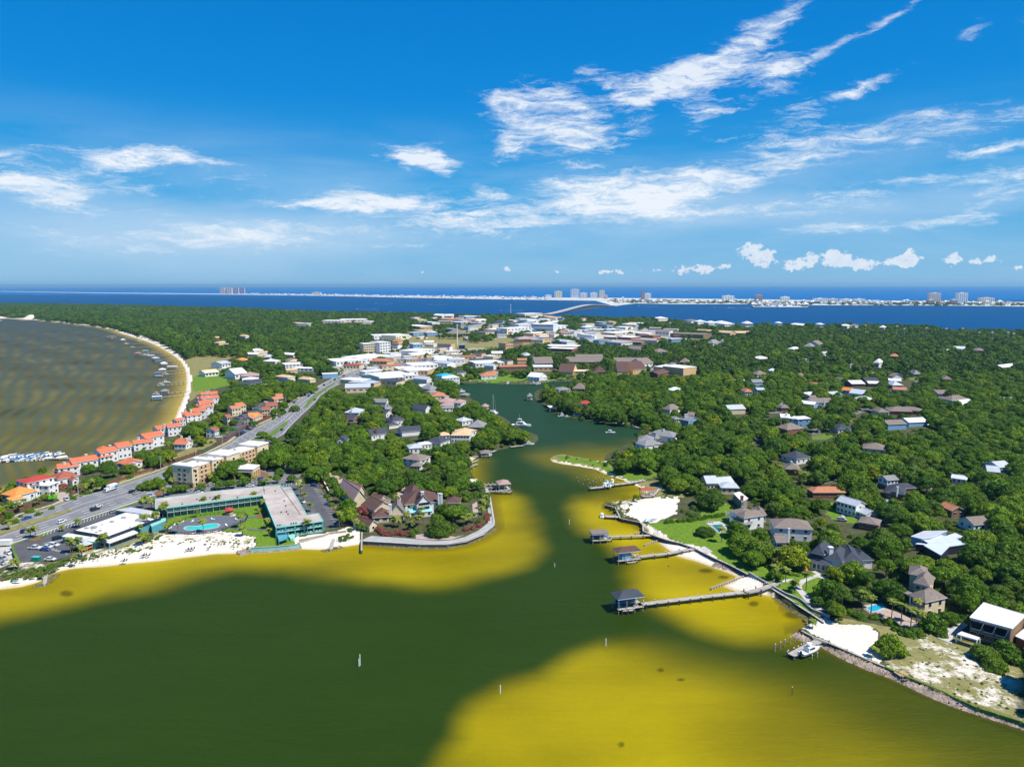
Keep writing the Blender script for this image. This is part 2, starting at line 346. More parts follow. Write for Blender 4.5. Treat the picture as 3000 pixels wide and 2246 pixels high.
 # what covers the open ground, traced polygons -> sand, lawn, dry grass, pale paving
SAND=[[(-60,1800),(0,1707),(60,1698),(110,1690),(135,1672),(170,1655),(215,1648),(262,1634),(320,1622),(385,1606),(440,1590),(470,1575),(520,1570),(560,
1562),(608,1566),(700,1568),(746,1584),(747,1600),(735,1640),(400,1700),(0,1790)],[(860,1590),(876,1580),(950,1571),(985,1562),(1030,1548),(1052,1560),
(1060,1600),(900,1640)],[(1818,1485),(1845,1470),(1900,1462),(1985,1462),(1985,1510),(1960,1520),(1935,1535),(1880,1530),(1830,1515)],[(1880,1535),(1925,
1560),(1970,1590),(2005,1600),(2050,1610),(2120,1655),(2180,1685),(2150,1720),(2000,1680),(1880,1580)],[(2100,1725),(2150,1700),(2200,1690),(2225,1712),
(2290,1765),(2200,1760)],[(2345,1848),(2420,1815),(2440,1830),(2480,1842),(2550,1843),(2570,1862),(2568,1880),(2580,1905),(2600,1930),(2575,1955),(2480,
1915),(2400,1880)],[(1612,1346),(1650,1355),(1720,1366),(1790,1388),(1830,1402),(1880,1425),(1900,1440),(1870,1450),(1700,1380),(1600,1365)],[(400,978),
(470,1005),(520,1035),(548,1070),(560,1110),(556,1150),(545,1190),(530,1230),(500,1262),(480,1250),(540,1100),(440,1010)],[(0,925),(60,928),(95,924),(105,
930),(130,938),(250,951),(330,963),(400,985),(400,995),(200,955),(0,940)],[(1360,1410),(1403,1400),(1410,1412),(1380,1415)]]
SPARSE=[[(180,1650),(300,1615),(400,1595),(470,1570),(520,1580),(640,1570),(745,1585),(740,1610),(640,1600),(560,1590),(480,1600),(300,1640)],[(0,1690),
(60,1650),(150,1645),(200,1655),(140,1680),(60,1700)],[(2650,1850),(2800,1880),(3000,2000),(3000,2110),(2850,2070),(2700,2005),(2600,1965),(2580,1930),
(2640,1900)],[(1775,1480),(1810,1465),(1860,1458),(1840,1500),(1830,1525),(1800,1500)],[(1240,1440),(1330,1432),(1330,1460),(1240,1455)]]
LAWN=[[(1628,1336),(1700,1343),(1765,1354),(1810,1386),(1720,1362),(1640,1351)],[(485,1560),(490,1530),(560,1500),(620,1500),(690,1480),(770,1480),(780,
1520),(800,1570),(880,1590),(880,1600),(760,1612),(745,1582),(700,1566),(600,1560)],[(1860,1545),(1960,1530),(2050,1522),(2060,1470),(2200,1500),(2200,
1700),(2150,1680),(2060,1615),(1970,1590),(1900,1562)],[(2160,1680),(2230,1670),(2300,1680),(2400,1690),(2420,1760),(2420,1815),(2370,1800),(2290,1750),
(2230,1705)],[(2430,1480),(2490,1485),(2520,1520),(2510,1540),(2440,1530),(2420,1510)],[(640,1525),(660,1500),(640,1480),(840,1470),(850,1580),(700,1570)],
[(1760,1380),(1850,1370),(1920,1370),(1930,1400),(1850,1415),(1790,1400)],[(840,1560),(960,1560),(1000,1552),(960,1545),(850,1580)],[(560,1110),(640,1080),
(680,1130),(600,1150),(570,1150)],[(1380,1118),(1330,1120),(1450,1095),(1640,1105),(1720,1105),(1640,1115),(1450,1123)]]
DRY=[[(0,1600),(130,1640),(200,1635),(260,1630),(400,1600),(470,1565),(450,1560),(300,1600),(220,1630),(150,1625),(0,1660)],[(1560,1330),(1650,1330),(1770,
1352),(1850,1410),(1950,1420),(2030,1440),(2000,1465),(1900,1462),(1840,1470),(1880,1440),(1700,1375)],[(2430,1815),(2490,1825),(2560,1840),(2640,1855),
(2720,1845),(2800,1880),(3000,1950),(3000,2130),(2850,2080),(2600,1970),(2590,1910),(2570,1850),(2480,1842)],[(545,1100),(600,1060),(640,1080),(620,1130),
(580,1160),(556,1180)],[(1200,985),(1560,990),(1560,1012),(1400,1022),(1200,1015)],[(540,1060),(570,1040),(700,1040),(620,1080),(560,1100)],[(-50,1560),
(300,1430),(620,1290),(640,1300),(300,1450),(0,1600)]]
PALE=[[(1000,1000),(1180,985),(1200,1050),(1260,1040),(1400,1045),(1420,1075),(1300,1090),(1180,1120),(1060,1110),(950,1090),(930,1060),(1010,1040)],[(1290,
915),(1620,905),(1900,940),(2060,965),(2100,985),(1980,1000),(1800,1010),(1620,1010),(1480,980),(1400,955),(1290,940)],[(940,1000),(1300,995),(1500,1040),
(1380,1075),(1150,1060)],[(1600,1050),(1900,1050),(2000,1065),(1980,1090),(1700,1098),(1600,1085)],[(600,1100),(700,1060),(720,1090),(640,1120)]]
def build_land():
 cols=np.concatenate([np.arange(-2600,-60,60),np.arange(-60,3060,6.0),np.arange(3060,5700,60)])
 X,Y=polar_grid(rowsA,cols)
 u,v,dep=project(np.stack([X.ravel(),Y.ravel(),np.zeros(X.size)],1));u=u.reshape(X.shape);v=v.reshape(X.shape)
 land=inpoly(u,v,MAIN)
 mw=polyW(MAIN);d=seg_dist(X,Y,mw);s=np.where(land,d,-d)
 wall=np.zeros(X.shape,bool)
 for w in WALLS_PX:wall|=inpoly(u,v,w)
 L=np.where(wall,0.8,np.where(v<1240,20.0,13.0))
 s2=s+np.where(wall,0,snoise(X,Y,18,3)*.8)
 Z=np.where(s2>0,LAND_Z*np.clip(s2/L,0,1)**.8,-3.0*np.clip(-s2/(L*1.6),0,1))
 u0,v0=92,930;Z+=9*np.exp(-(((u-u0)/16)**2+((v-v0)/5)**2))*(s>0)
 q=s>-60;qm=(q[:-1,:-1]&q[:-1,1:]&q[1:,1:]&q[1:,:-1])
 me,used=grid_mesh('land',X,Y,Z,qm)
 uu,vv,ss=u.ravel()[used],v.ravel()[used],s.ravel()[used]
 jx=snoise(X,Y,9,5).ravel()[used]*4;jy=snoise(X,Y,9,6).ravel()[used]*2.5
 def cover(lst):
  o=np.zeros(len(used))
  for p in lst:o=np.maximum(o,inpoly(uu+jx,vv+jy,p))
  return o
 sand=np.maximum(cover(SAND),((ss<np.where(vv<1240,5.5,2.0))&~wall.ravel()[used]&~((uu>1300)&(uu<1900)&(vv>1100)&(vv<1440)&~((vv>1350)&(uu>1600)))).astype(float));sparse=cover(SPARSE)
 sand=np.maximum(sand*(1-.0*sparse),.0)
 vattr(me,'zone',np.stack([sand,cover(LAWN),cover(DRY),cover(PALE)],1))
 wet=np.clip(1-ss/2.2,0,1)
 vattr(me,'zone2',np.stack([sparse,wet,np.clip((vv<1010)*1.0,0,1)],1))
 m=bpy.data.materials.new('ground_cover');m.use_nodes=True;nt=m.node_tree;n=nt.nodes;l=nt.links;b=n['Principled BSDF']
 b.inputs['Roughness'].default_value=.95;b.inputs['Specular IOR Level'].default_value=.1
 tc=n.new('ShaderNodeTexCoord')
 def nz(sc,det=6,rough=.65):
  t=n.new('ShaderNodeTexNoise');t.inputs['Scale'].default_value=sc;t.inputs['Detail'].default_value=det;t.inputs['Roughness'].default_value=rough;l.new(tc.outputs['Object'],
t.inputs['Vector']);return t.outputs['Fac']
 def at(nm):
  a=n.new('ShaderNodeAttribute');a.attribute_name=nm;s_=n.new('ShaderNodeSeparateColor');l.new(a.outputs['Color'],s_.inputs[0]);return s_.outputs,a.outputs['Alpha']
 z1,z1a=at('zone');z2,_=at('zone2')
 def mm(op,a,b_,cl=False):
  q=n.new('ShaderNodeMath');q.operation=op;q.use_clamp=cl
  for i,x in enumerate((a,b_)):
   if isinstance(x,(int,float)):q.inputs[i].default_value=x
   else :l.new(x,q.inputs[i])
  return q.outputs[0]
 def ramp(f,c0,c1,p0=.35,p1=.65):
  r=n.new('ShaderNodeValToRGB');r.color_ramp.elements[0].position=p0;r.color_ramp.elements[1].position=p1
  r.color_ramp.elements[0].color=(*c0,1);r.color_ramp.elements[1].color=(*c1,1);l.new(f,r.inputs[0]);return r.outputs[0]
 def mix(f,a,b_):
  x=n.new('ShaderNodeMixRGB');l.new(f,x.inputs[0]);l.new(a,x.inputs[1]);l.new(b_,x.inputs[2]);return x.outputs[0]
 fine=nz(.9);big=nz(.06);mid=nz(.25,8,.7)
 def edge(a):return mm('MULTIPLY',mm('SUBTRACT',mm('ADD',a,mm('MULTIPLY',mm('SUBTRACT',mid,.5),1.2)),.32),3.5,True)
 c=ramp(mid,(.035,.055,.018),(.13,.115,.06),.3,.75)
 c=mix(edge(z1a),c,ramp(mid,(.27,.25,.21),(.46,.43,.37)))
 c=mix(edge(z1[2]),c,ramp(mid,(.155,.17,.045),(.33,.27,.12),.3,.7))
 c=mix(edge(z1[1]),c,ramp(fine,(.085,.17,.015),(.17,.27,.025)))
 bare=mm('MULTIPLY',z2[0],mm('MULTIPLY',mm('SUBTRACT',nz(.11,9,.75),.49),14.0,True));c=mix(bare,c,ramp(fine,(.6,.53,.43),(.8,.74,.64)))
 c=mix(edge(z1[0]),c,ramp(fine,(.66,.58,.47),(.82,.75,.64)))
 tuft=mm('MULTIPLY',z2[0],mm('MULTIPLY',mm('SUBTRACT',mid,.5),9.0,True))
 c=mix(tuft,c,ramp(fine,(.12,.15,.04),(.3,.27,.12)))
 c=mix(mm('MULTIPLY',z2[1],mm('MULTIPLY',z1[0],.75)),c,ramp(fine,(.42,.3,.1),(.52,.38,.14)))
 l.new(c,b.inputs['Base Color'])
 bp=n.new('ShaderNodeBump');bp.inputs['Distance'].default_value=.25;l.new(fine,bp.inputs['Height']);l.new(bp.outputs[0],b.inputs['Normal'])
 me.materials.append(m)
 o=link('ground',me);o['kind']='structure'
build_land()
# water: one sheet to the horizon; its colour is that of the bottom seen through it
SHOAL_A=[(-400,1950),(0,1824),(135,1790),(340,1743),(475,1716),(570,1690),(678,1668),(813,1671),(950,1688),(1085,1711),(1220,1719),(1356,1711),(1465,1682),
(1550,1648),(1590,1612),(1580,1560),(1545,1510),(1524,1470),(1500,1452),(1437,1448),(1400,1300),(600,1300),(-400,1500)]
SHOAL_B=[(1560,1335),(1590,1352),(1650,1372),(1740,1400),(1790,1425),(1840,1450),(1760,1456),(1700,1468),(1682,1490),(1692,1515),(1722,1545),(1770,1562),
(1790,1585),(1812,1620),(1850,1650),(1846,1690),(1860,1730),(1890,1755),(1950,1800),(2040,1850),(2160,1880),(2300,1896),(2420,1912),(2600,1985),(2720,
2040),(2900,1900),(2300,1500),(1900,1300),(1650,1325),(1590,1325)]
SHOAL_C=[(1220,2300),(1340,2170),(1352,2115),(1400,2055),(1490,2005),(1590,1978),(1665,1918),(1750,1890),(1880,1897),(2030,1950),(2170,1992),(2370,2035),
(2570,2080),(2780,2135),(3060,2215),(3300,2320),(3300,2700),(1000,2700)]
def build_water():
 cols=np.concatenate([np.arange(-2600,-60,60),np.arange(-60,3060,7.0),np.arange(3060,5700,60)])
 X,Y=polar_grid(rowsW,cols);sh=X.shape
 u,v,dep=project(np.stack([X.ravel(),Y.ravel(),np.zeros(X.size)],1));u=u.reshape(sh);v=v.reshape(sh)
 mw=polyW(near_coast+far_coast[:1]);land=inpoly(u,v,MAIN)
 d=seg_dist(X,Y,mw,False);s=np.where(land,d,-d)
 me,used=grid_mesh('water',X,Y,np.zeros(sh),None)
 jx=snoise(X,Y,60,21)*14+snoise(X,Y,20,22)*4;jy=snoise(X,Y,60,23)*7+snoise(X,Y,20,24)*2
 def soft(P,w):
  uu,vv=u+jx,v+jy;dd=seg_dist(uu,vv*1.6,[(a,b*1.6) for a,b in P]);q=np.where(inpoly(uu,vv,P),dd,-dd)
  t=np.clip(q/w*.5+.5,0,1);return t*t*(3-2*t)
 A=soft(SHOAL_A,50)*(.45+.55*soft(SHOAL_A,150));B=soft(SHOAL_B,60);
 wC=60+260*np.clip((u-1750)/900,0,1);C=soft(SHOAL_C,wC)
 C*=(1-.72*np.clip((u-1950)/950,0,1))*(.8+.2*np.clip((v-1880)/150,0,1))*(1-.5*np.clip((1500-u)/250,0,1)*np.clip((v-2120)/120,0,1));A*=.94
 B*=1-.75*np.clip((v-1800)/120,0,1)*np.clip(1-(-s)/60,0.35,1)
 B*=np.where(v<1440,.75,1)
 deep=np.array([.0205,.0435,.002]);yel=np.array([.37,.292,.0]);gold=np.array([.6,.46,.006])
 sh_=np.maximum(np.maximum(A,B),C*.93)[...,None]
 tone=(snoise(X*.5,Y,45,31)*.5+.5)[...,None]
 tone=np.clip(tone+(snoise(X*.5,Y*.8,26,33)*.12)[...,None],0,1.2);yc=yel*(0.56+.5*tone)
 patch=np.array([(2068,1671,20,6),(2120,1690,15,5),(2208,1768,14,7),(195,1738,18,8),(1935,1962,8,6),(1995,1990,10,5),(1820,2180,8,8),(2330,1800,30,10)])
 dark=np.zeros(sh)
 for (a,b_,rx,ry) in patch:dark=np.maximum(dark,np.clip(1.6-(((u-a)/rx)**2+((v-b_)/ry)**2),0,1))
 c=deep*(1-sh_)+yc*sh_
 hump=np.clip(sh_*4,0,1)*np.clip((1-sh_)*4,0,1)
 c=c*(1-.0*hump)
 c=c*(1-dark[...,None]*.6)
 shore=np.clip(1-(-s)/5.0,0,1)[...,None]**2*(v>1440)[...,None]
 c=c*(1-shore*.45)+np.array([.5,.38,.06])*shore*.45
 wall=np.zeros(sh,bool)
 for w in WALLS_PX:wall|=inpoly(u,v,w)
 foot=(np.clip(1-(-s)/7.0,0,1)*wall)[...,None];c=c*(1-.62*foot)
 ch=(np.clip((1440-v)/160,0,1)*((u>1300)&(u<1900)&(v>1100)))[...,None]
 c=c*(1-ch)+ch*(np.array([.017,.05,.022])*(1-.75*sh_)+yel*.5*.75*sh_)
 left=(np.clip((700-u)/20,0,1)*(v<1500)*(v>925)*inpoly(u,v,[(-9000,925),(100,925),(620,980),(620,1240),(480,1310),(0,1480),(-9000,2400)]))[...,None]
 db=seg_dist(X,Y,polyW(bay_coast),False)
 ph=(u+.0013*np.clip(v-960,0,400)**2)/7.2+snoise(X,Y,260,41)*1.9+snoise(X,Y,70,42)*.7
 bars=(np.sin(ph)*.5+.5)*np.clip((v-945)/60,0,1);lo=np.clip((v-930)/350,0,1)
 rip=snoise(X,Y*.0+Y,110,44)*.5+.5
 ca=np.stack([.10+.06*lo,.10+.035*lo,.06-.03*lo],-1);cb=np.stack([.042+.022*lo,.06+.022*lo,.06-.018*lo],-1)
 cl=ca*(.14+.72*(bars*np.clip(.9+snoise(X,Y,150,46)*.6,.1,1.5)*.8+rip*.2))[...,None]+cb*(1-(.05+.95*(bars*.8+rip*.3)))[...,None]
 near_b=np.clip(1-db/22.0,0,1)[...,None]**1.5;cl=cl*(1-near_b)+np.array([.4,.29,.05])*near_b
 c=c*(1-left)+cl*left
 far=(~left[...,0].astype(bool))&(v<985)&~land&(s<-1e-6)&((v<930)|(u>1500))
 gulf=np.where(u<1744,v<862+(u/1744.0)*12,v<880)
 gy=np.clip((v-841)/30,0,1)
 c[far]=np.array([.0,.062,.185]);c[far&gulf]=(np.array([.0,.12,.36])*(1-gy[...,None])+np.array([.0,.115,.34])*gy[...,None])[far&gulf]
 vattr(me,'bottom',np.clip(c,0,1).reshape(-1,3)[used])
 m=bpy.data.materials.new('water');m.use_nodes=True;nt=m.node_tree;n=nt.nodes;l=nt.links;b=n['Principled BSDF']
 tc=n.new('ShaderNodeTexCoord');a=n.new('ShaderNodeAttribute');a.attribute_name='bottom'
 def nz(sc,st,det,rough,rot=0.0):
  mp=n.new('ShaderNodeMapping');mp.inputs['Scale'].default_value=st;mp.inputs['Rotation'].default_value=(0,0,rot);l.new(tc.outputs['Object'],mp.inputs[0])
  t=n.new('ShaderNodeTexNoise');t.inputs['Scale'].default_value=sc;t.inputs['Detail'].default_value=det;t.inputs['Roughness'].default_value=rough;l.new(mp.outputs[0],
t.inputs['Vector']);return t.outputs['Fac']
 big=nz(.02,(1,1.8,1),6,.6);fine=nz(.35,(.35,1.6,1),5,.6,.12);med=nz(.05,(.35,2.0,1),5,.65,-.1)
 sm=n.new('ShaderNodeMath');sm.operation='ADD';l.new(big,sm.inputs[0]);l.new(med,sm.inputs[1])
 s3=n.new('ShaderNodeMath');s3.operation='ADD';l.new(sm.outputs[0],s3.inputs[0]);l.new(fine,s3.inputs[1])
 mr=n.new('ShaderNodeMapRange');mr.inputs[1].default_value=1.1;mr.inputs[2].default_value=1.9;mr.inputs[3].default_value=.9;mr.inputs[4].default_value=1.1;l.new(s3.outputs[0],
mr.inputs[0])
 vm=n.new('ShaderNodeVectorMath');vm.operation='SCALE';l.new(a.outputs['Color'],vm.inputs[0]);l.new(mr.outputs[0],vm.inputs['Scale'])
 df=n.new('ShaderNodeBsdfDiffuse');gl=n.new('ShaderNodeBsdfGlossy');gl.inputs['Roughness'].default_value=.22
 l.new(vm.outputs[0],df.inputs['Color']);gl.inputs['Color'].default_value=(.8,.9,.8,1)
 w1=nz(.9,(.5,1.5,1),4,.6,.1);w2=nz(.22,(.4,1.3,1),3,.5,-.15);wa=n.new('ShaderNodeMath');wa.operation='MULTIPLY_ADD';l.new(w2,wa.inputs[0]);wa.inputs[1].default_value=1.6;l.new(w1,
wa.inputs[2])
 bp=n.new('ShaderNodeBump');bp.inputs['Distance'].default_value=.5;bp.inputs['Strength'].default_value=.9;l.new(wa.outputs[0],bp.inputs['Height'])
 l.new(bp.outputs[0],gl.inputs['Normal']);bd=n.new('ShaderNodeBump');bd.inputs['Distance'].default_value=.24;l.new(wa.outputs[0],bd.inputs['Height']);l.new(bd.outputs[0],
df.inputs['Normal'])
 fr=n.new('ShaderNodeFresnel');fr.inputs['IOR'].default_value=1.33;l.new(bp.outputs[0],fr.inputs['Normal'])
 f0=n.new('ShaderNodeMath');f0.operation='MULTIPLY';l.new(fr.outputs[0],f0.inputs[0]);f0.inputs[1].default_value=.3;fm=n.new('ShaderNodeMath');fm.operation='MINIMUM';l.new(f0.outputs[0],
fm.inputs[0]);fm.inputs[1].default_value=.055
 mx=n.new('ShaderNodeMixShader');l.new(fm.outputs[0],mx.inputs[0]);l.new(df.outputs[0],mx.inputs[1]);l.new(gl.outputs[0],mx.inputs[2])
 l.new(mx.outputs[0],n['Material Output'].inputs[0])
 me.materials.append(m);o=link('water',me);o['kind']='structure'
build_water()
def build_island():
 ip=polyW(ISLAND);f=MB();f.prism(ip,-2,1.0)
 o=f.build('barrier_island',mat('island_sand',(.62,.6,.54),.9,.2,.004,bump=0));o['kind']='structure'
build_island()
CHANNEL=[(1340,1133),(1600,1127),(1572,1152),(1608,1192),(1652,1222),(1760,1243),(1870,1258),(1860,1285),(1770,1330),(1640,1337),(1622,1352),(1700,1374),
(1840,1428),(1800,1465),(1770,1490),(1500,1600),(1460,1540),(1450,1440),(1432,1418),(1410,1402),(1385,1360),(1450,1328),(1560,1305),(1592,1290),(1515,
1242),(1446,1206),(1404,1180),(1352,1156)]
protect_px(CHANNEL)
def sheet(name,px,z,m,kind='structure',parent=None,prot_it=True):
 """a thin slab of paving, traced in the photograph"""
 P=polyW(px,z);f=MB();f.prism(P,z-.03,z);o=f.build(name,m,parent)
 if kind and not parent:o['kind']=kind
 if prot_it:protect_px(px)
 return o
for s_ in SAND+LAWN+DRY+SPARSE:protect_px(s_)
# builders for buildings
def Zm(x0,y0,s):
 return lambda x,y:(x0+x*s,y0+y*s)
ZA=Zm(0,1100,.2264);ZB=Zm(0,1375,.2264);ZC=Zm(450,1100,.2264);ZD=Zm(450,1300,.2264)
ZE=Zm(900,1300,.2717);ZF=Zm(900,1050,.2717);ZG=Zm(0,820,.2717);ZH=Zm(600,820,.2717);ZI=Zm(1200,820,.2717);ZJ=Zm(1800,820,.2717);ZK=Zm(2400,820,.2717)
ZL=Zm(1650,1250,.2717);ZM_=Zm(2200,1150,.2264);ZN=Zm(2600,1150,.1812);ZO=Zm(2050,1400,.2264);ZP=Zm(2500,1400,.2264);ZQ=Zm(2200,1700,.2264);ZR=Zm(2500,
1700,.2264);ZT=Zm(1700,1550,.2264)
M={}
def dm(k,*a,**kw):M[k]=mat(k,*a,**kw)
dm('white_wall',(.74,.74,.72),.75,.06,.4);dm('white_roof',(.8,.79,.77),.7,.1,.15);dm('cream_wall',(.68,.58,.38),.8,.08,.4);dm('tan_wall',(.66,.44,.23),
.8,.08,.5)
dm('pale_tan',(.74,.6,.38),.8,.06,.4);dm('tan_base',(.36,.22,.11),.85,.12,.6)
dm('orange_tile',(.6,.17,.08),.8,.16,1.2,bump=.08,bscale=5);dm('amber_tile',(.72,.27,.06),.8,.14,1.2,bump=.08,bscale=5);dm('red_tile',(.45,.06,.04),.75,
.12,1.2,bump=.08,bscale=5);dm('russet_tile',(.36,.11,.06),.8,.16,1.2,bump=.08,bscale=5)
dm('copper_tile',(.5,.2,.1),.8,.16,1.2,bump=.06,bscale=5)
dm('brown_shingle',(.125,.068,.056),.9,.18,.8,bump=.05,bscale=5);dm('pink_shingle',(.42,.27,.24),.9,.12,.7,bump=.05,bscale=5);dm('taupe_shingle',(.23,
.185,.155),.9,.15,.8,bump=.05,bscale=5)
dm('grey_shingle',(.25,.25,.25),.9,.15,.8,bump=.05,bscale=5);dm('slate_shingle',(.055,.065,.085),.85,.18,.8,bump=.05,bscale=5);dm('pale_metal',(.5,.53,
.55),.45,.08,.3,spec=.5);dm('light_metal',(.62,.67,.74),.4,.06,.3,spec=.5)
dm('sand_tile',(.66,.45,.26),.85,.12,.8,bump=.05,bscale=5);dm('brick',(.28,.1,.065),.9,.2,1.5);dm('brown_wall',(.25,.16,.1),.9,.12,.8);dm('blue_wall',
(.2,.38,.55),.8,.06,.4);dm('teal_wall',(.09,.33,.4),.75,.1,.4);dm('teal_trim',(.25,.6,.52),.6,.06,.4);dm('aqua_roof',(.02,.42,.62),.5,.1,.3);dm('aqua_glass',
(.3,.68,.72),.3,.1,.3)
dm('motel_roof',(.47,.41,.36),.9,.22,.09);dm('navy_fascia',(.02,.028,.05),.6,.1,.5);dm('glass',(.02,.03,.04),.12,.2,.3,spec=.6);dm('dark_opening',(.012,
.012,.014),.8,.1,.5);dm('grey_concrete',(.4,.39,.37),.85,.12,.3);dm('chimney_white',(.75,.74,.72),.8,.06,.6)
dm('wood_grey',(.42,.38,.33),.85,.18,.7,stretch=(1,1,1));dm('wood_new',(.5,.33,.18),.8,.15,.9);dm('pile_dark',(.1,.085,.06),.9,.2,1.0);dm('pile_cap',(.8,
.82,.82),.5,.05,1.0);dm('rock',(.33,.27,.22),.95,.35,.5,bump=.2,bscale=1.5)
dm('asphalt',(.1,.101,.105),.9,.2,.12);dm('asphalt_worn',(.19,.19,.195),.9,.14,.09);dm('highway_asphalt',(.205,.205,.21),.9,.1,.08);dm('concrete_walk',
(.5,.48,.44),.9,.1,.3);dm('paint_white',(.78,.78,.76),.7,.05,.5);dm('paver',(.44,.34,.28),.9,.12,.5)
dm('turf',(.12,.2,.025),.95,.3,.5);dm('turf_dry',(.26,.24,.08),.95,.3,.4);dm('mulch',(.22,.11,.06),.95,.25,.6);dm('pool_water',(.05,.58,.46),.08,.12,.3,
spec=.6);dm('pool_blue',(.02,.42,.62),.08,.12,.3,spec=.6);dm('pool_teal',(.02,.2,.19),.08,.12,.3,spec=.6);dm('deck_grey',(.13,.14,.16),.85,.08,.4)
dm('black_metal',(.02,.02,.022),.5,.1,1);dm('rust_wall',(.2,.085,.055),.9,.2,.8);dm('lamp_metal',(.45,.46,.47),.5,.08,1);dm('green_metal',(.0,.2,.12),
.6,.1,1);dm('blue_plastic',(.02,.14,.55),.5,.1,1);dm('red_paint',(.5,.03,.02),.5,.1,1);dm('lime_green',(.1,.6,.02),.6,.1,1)
PLACES=[]
def rect(A,B,h,depth):
 a=np.array(G(*A,h));b=np.array(G(*B,h));d=b-a;L=np.linalg.norm(d);d/=L;n=np.array([-d[1],d[0]])
 if n[1]<0:n=-n
 return a,b,d,n,L
_win={}
def winmesh(w,h,m='glass'):
 k=(round(w,2),round(h,2),m)
 if k not in _win:
  f=MB();f.box(-w/2,w/2,-.05,.05,-h/2,h/2,0)
  t=.1
  f.box(-w/2-t,w/2+t,-.09,.04,h/2,h/2+t,1);f.box(-w/2-t,w/2+t,-.11,.04,-h/2-t,-h/2,1)
  _win[k]=f.mesh('window',[M[m],M['white_wall']])
 return _win[k]
def wing(T,A,B,h,depth,roof='hip',rh=2.2,wall='white_wall',rmat='grey_shingle',rows=1,cols=3,oh=.5,z0=None,prot_k=.9,scols=2,base=None,ww=1.2,wh=1.3,name='wall'):
 """one block of a building: walls on a rectangle, roof, windows; A, B are the ends of its near eave as the photograph shows them"""
 z0=LAND_Z if z0 is None else z0
 a,b,d,n,L=rect(A,B,h+z0,depth);o=np.array(T.location[:2]) if T is not None else a
 H=h;inv=T.rotation_euler[2] if T else 0.0
 P=lambda x,y,z:((a+d*x+n*y-o)[0],(a+d*x+n*y-o)[1],z)
 W_=MB();i=oh
 x0,x1,y0,y1=i,L-i,i,depth-i
 c4=[P(x0,y0,0)[:2],P(x1,y0,0)[:2],P(x1,y1,0)[:2],P(x0,y1,0)[:2]]
 W_.prism(c4,-.3,H-.02)
 if base:W_.prism([P(x0-.04,y0-.04,0)[:2],P(x1+.04,y0-.04,0)[:2],P(x1+.04,y1+.04,0)[:2],P(x0-.04,y1+.04,0)[:2]],-.2,base[0],1)
 R=MB();t=.22
 if roof=='flat':
  R.prism([P(0,0,0)[:2],P(L,0,0)[:2],P(L,depth,0)[:2],P(0,depth,0)[:2]],H-.25,H+.12)
 else :
  def slab(v,f):R.add(v,f)
  if roof=='gx':
   v=[P(0,0,H),P(L,0,H),P(L,depth,H),P(0,depth,H),P(0,depth/2,H+rh),P(L,depth/2,H+rh)]
   W_.add([P(x0,y0,H-.05),P(x0,y1,H-.05),P(x0,depth/2,H+rh*(1-2*i/depth)-.05),P(x1,y0,H-.05),P(x1,y1,H-.05),P(x1,depth/2,H+rh*(1-2*i/depth)-.05)],[(0,
2,1),(3,4,5)])
   fs=[(0,1,5,4),(2,3,4,5)]
  elif roof=='gy':
   v=[P(0,0,H),P(L,0,H),P(L,depth,H),P(0,depth,H),P(L/2,0,H+rh),P(L/2,depth,H+rh)]
   W_.add([P(x0,y0,H-.05),P(x1,y0,H-.05),P(L/2,y0,H+rh*(1-2*i/L)-.05),P(x0,y1,H-.05),P(x1,y1,H-.05),P(L/2,y1,H+rh*(1-2*i/L)-.05)],[(0,1,2),(3,5,4)])
   fs=[(1,2,5,4),(3,0,4,5)]
  elif roof=='shed':
   v=[P(0,0,H),P(L,0,H),P(L,depth,H+rh),P(0,depth,H+rh)];fs=[(0,1,2,3)]
  else :
   m_=min(L,depth)/2
   if L>=depth:v=[P(0,0,H),P(L,0,H),P(L,depth,H),P(0,depth,H),P(m_,depth/2,H+rh),P(L-m_,depth/2,H+rh)];fs=[(0,1,5,4),(1,2,5),(2,3,4,5),(3,0,4)]
   else :v=[P(0,0,H),P(L,0,H),P(L,depth,H),P(0,depth,H),P(L/2,m_,H+rh),P(L/2,depth-m_,H+rh)];fs=[(0,1,4),(1,2,5,4),(2,3,5),(3,0,4,5)]
  k=len(v);R.add(v+[(x,y,z-t) for x,y,z in v],fs+[tuple(k+q for q in f[::-1]) for f in fs])
  ring=[0,1,2,3]
  if roof=='gx':ring=[0,1,5,2,3,4]
  if roof=='gy':ring=[0,4,1,2,5,3]
  R.add(v+[(x,y,z-t) for x,y,z in v],[(ring[j],k+ring[j],k+ring[(j+1)%len(ring)],ring[(j+1)%len(ring)]) for j in range(len(ring))],1)
  if len(v)>4:R.bar(v[4],v[5] if len(v)>5 and v[4]!=v[5] else v[4],.35,.18)
 W_.build(name,[M[wall],M[base[1]] if base else M[wall]],T);ro=R.build('roof',[M[rmat],M['white_wall'] if rmat not in ('motel_roof',) else M['teal_trim']],
T)
 ang=math.atan2(d[1],d[0])
 for r in range(rows):
  zc=(r+.55)*H/rows
  for (cnt,s_,ln) in ((cols,'f',x1-x0),(scols,'l',y1-y0),(scols,'r',y1-y0)):
   for c in range(cnt):
    q=(c+.5)/cnt*ln
    if s_=='f':p,rz=P(x0+q,y0-.03,zc),ang
    elif s_=='l':p,rz=P(x0-.03,y0+q,zc),ang-math.pi/2
    else :p,rz=P(x1+.03,y0+q,zc),ang+math.pi/2
    if s_!='f':
     nx=(-d if s_=='l' else d);mid=np.array(o)+np.array(p[:2])
     if np.dot(nx,mid)>0:continue
    link('window',winmesh(ww,wh),T,p,rz)
 c4w=[tuple((a+d*x+n*y)) for x,y in ((0,0),(L,0),(L,depth),(0,depth))]
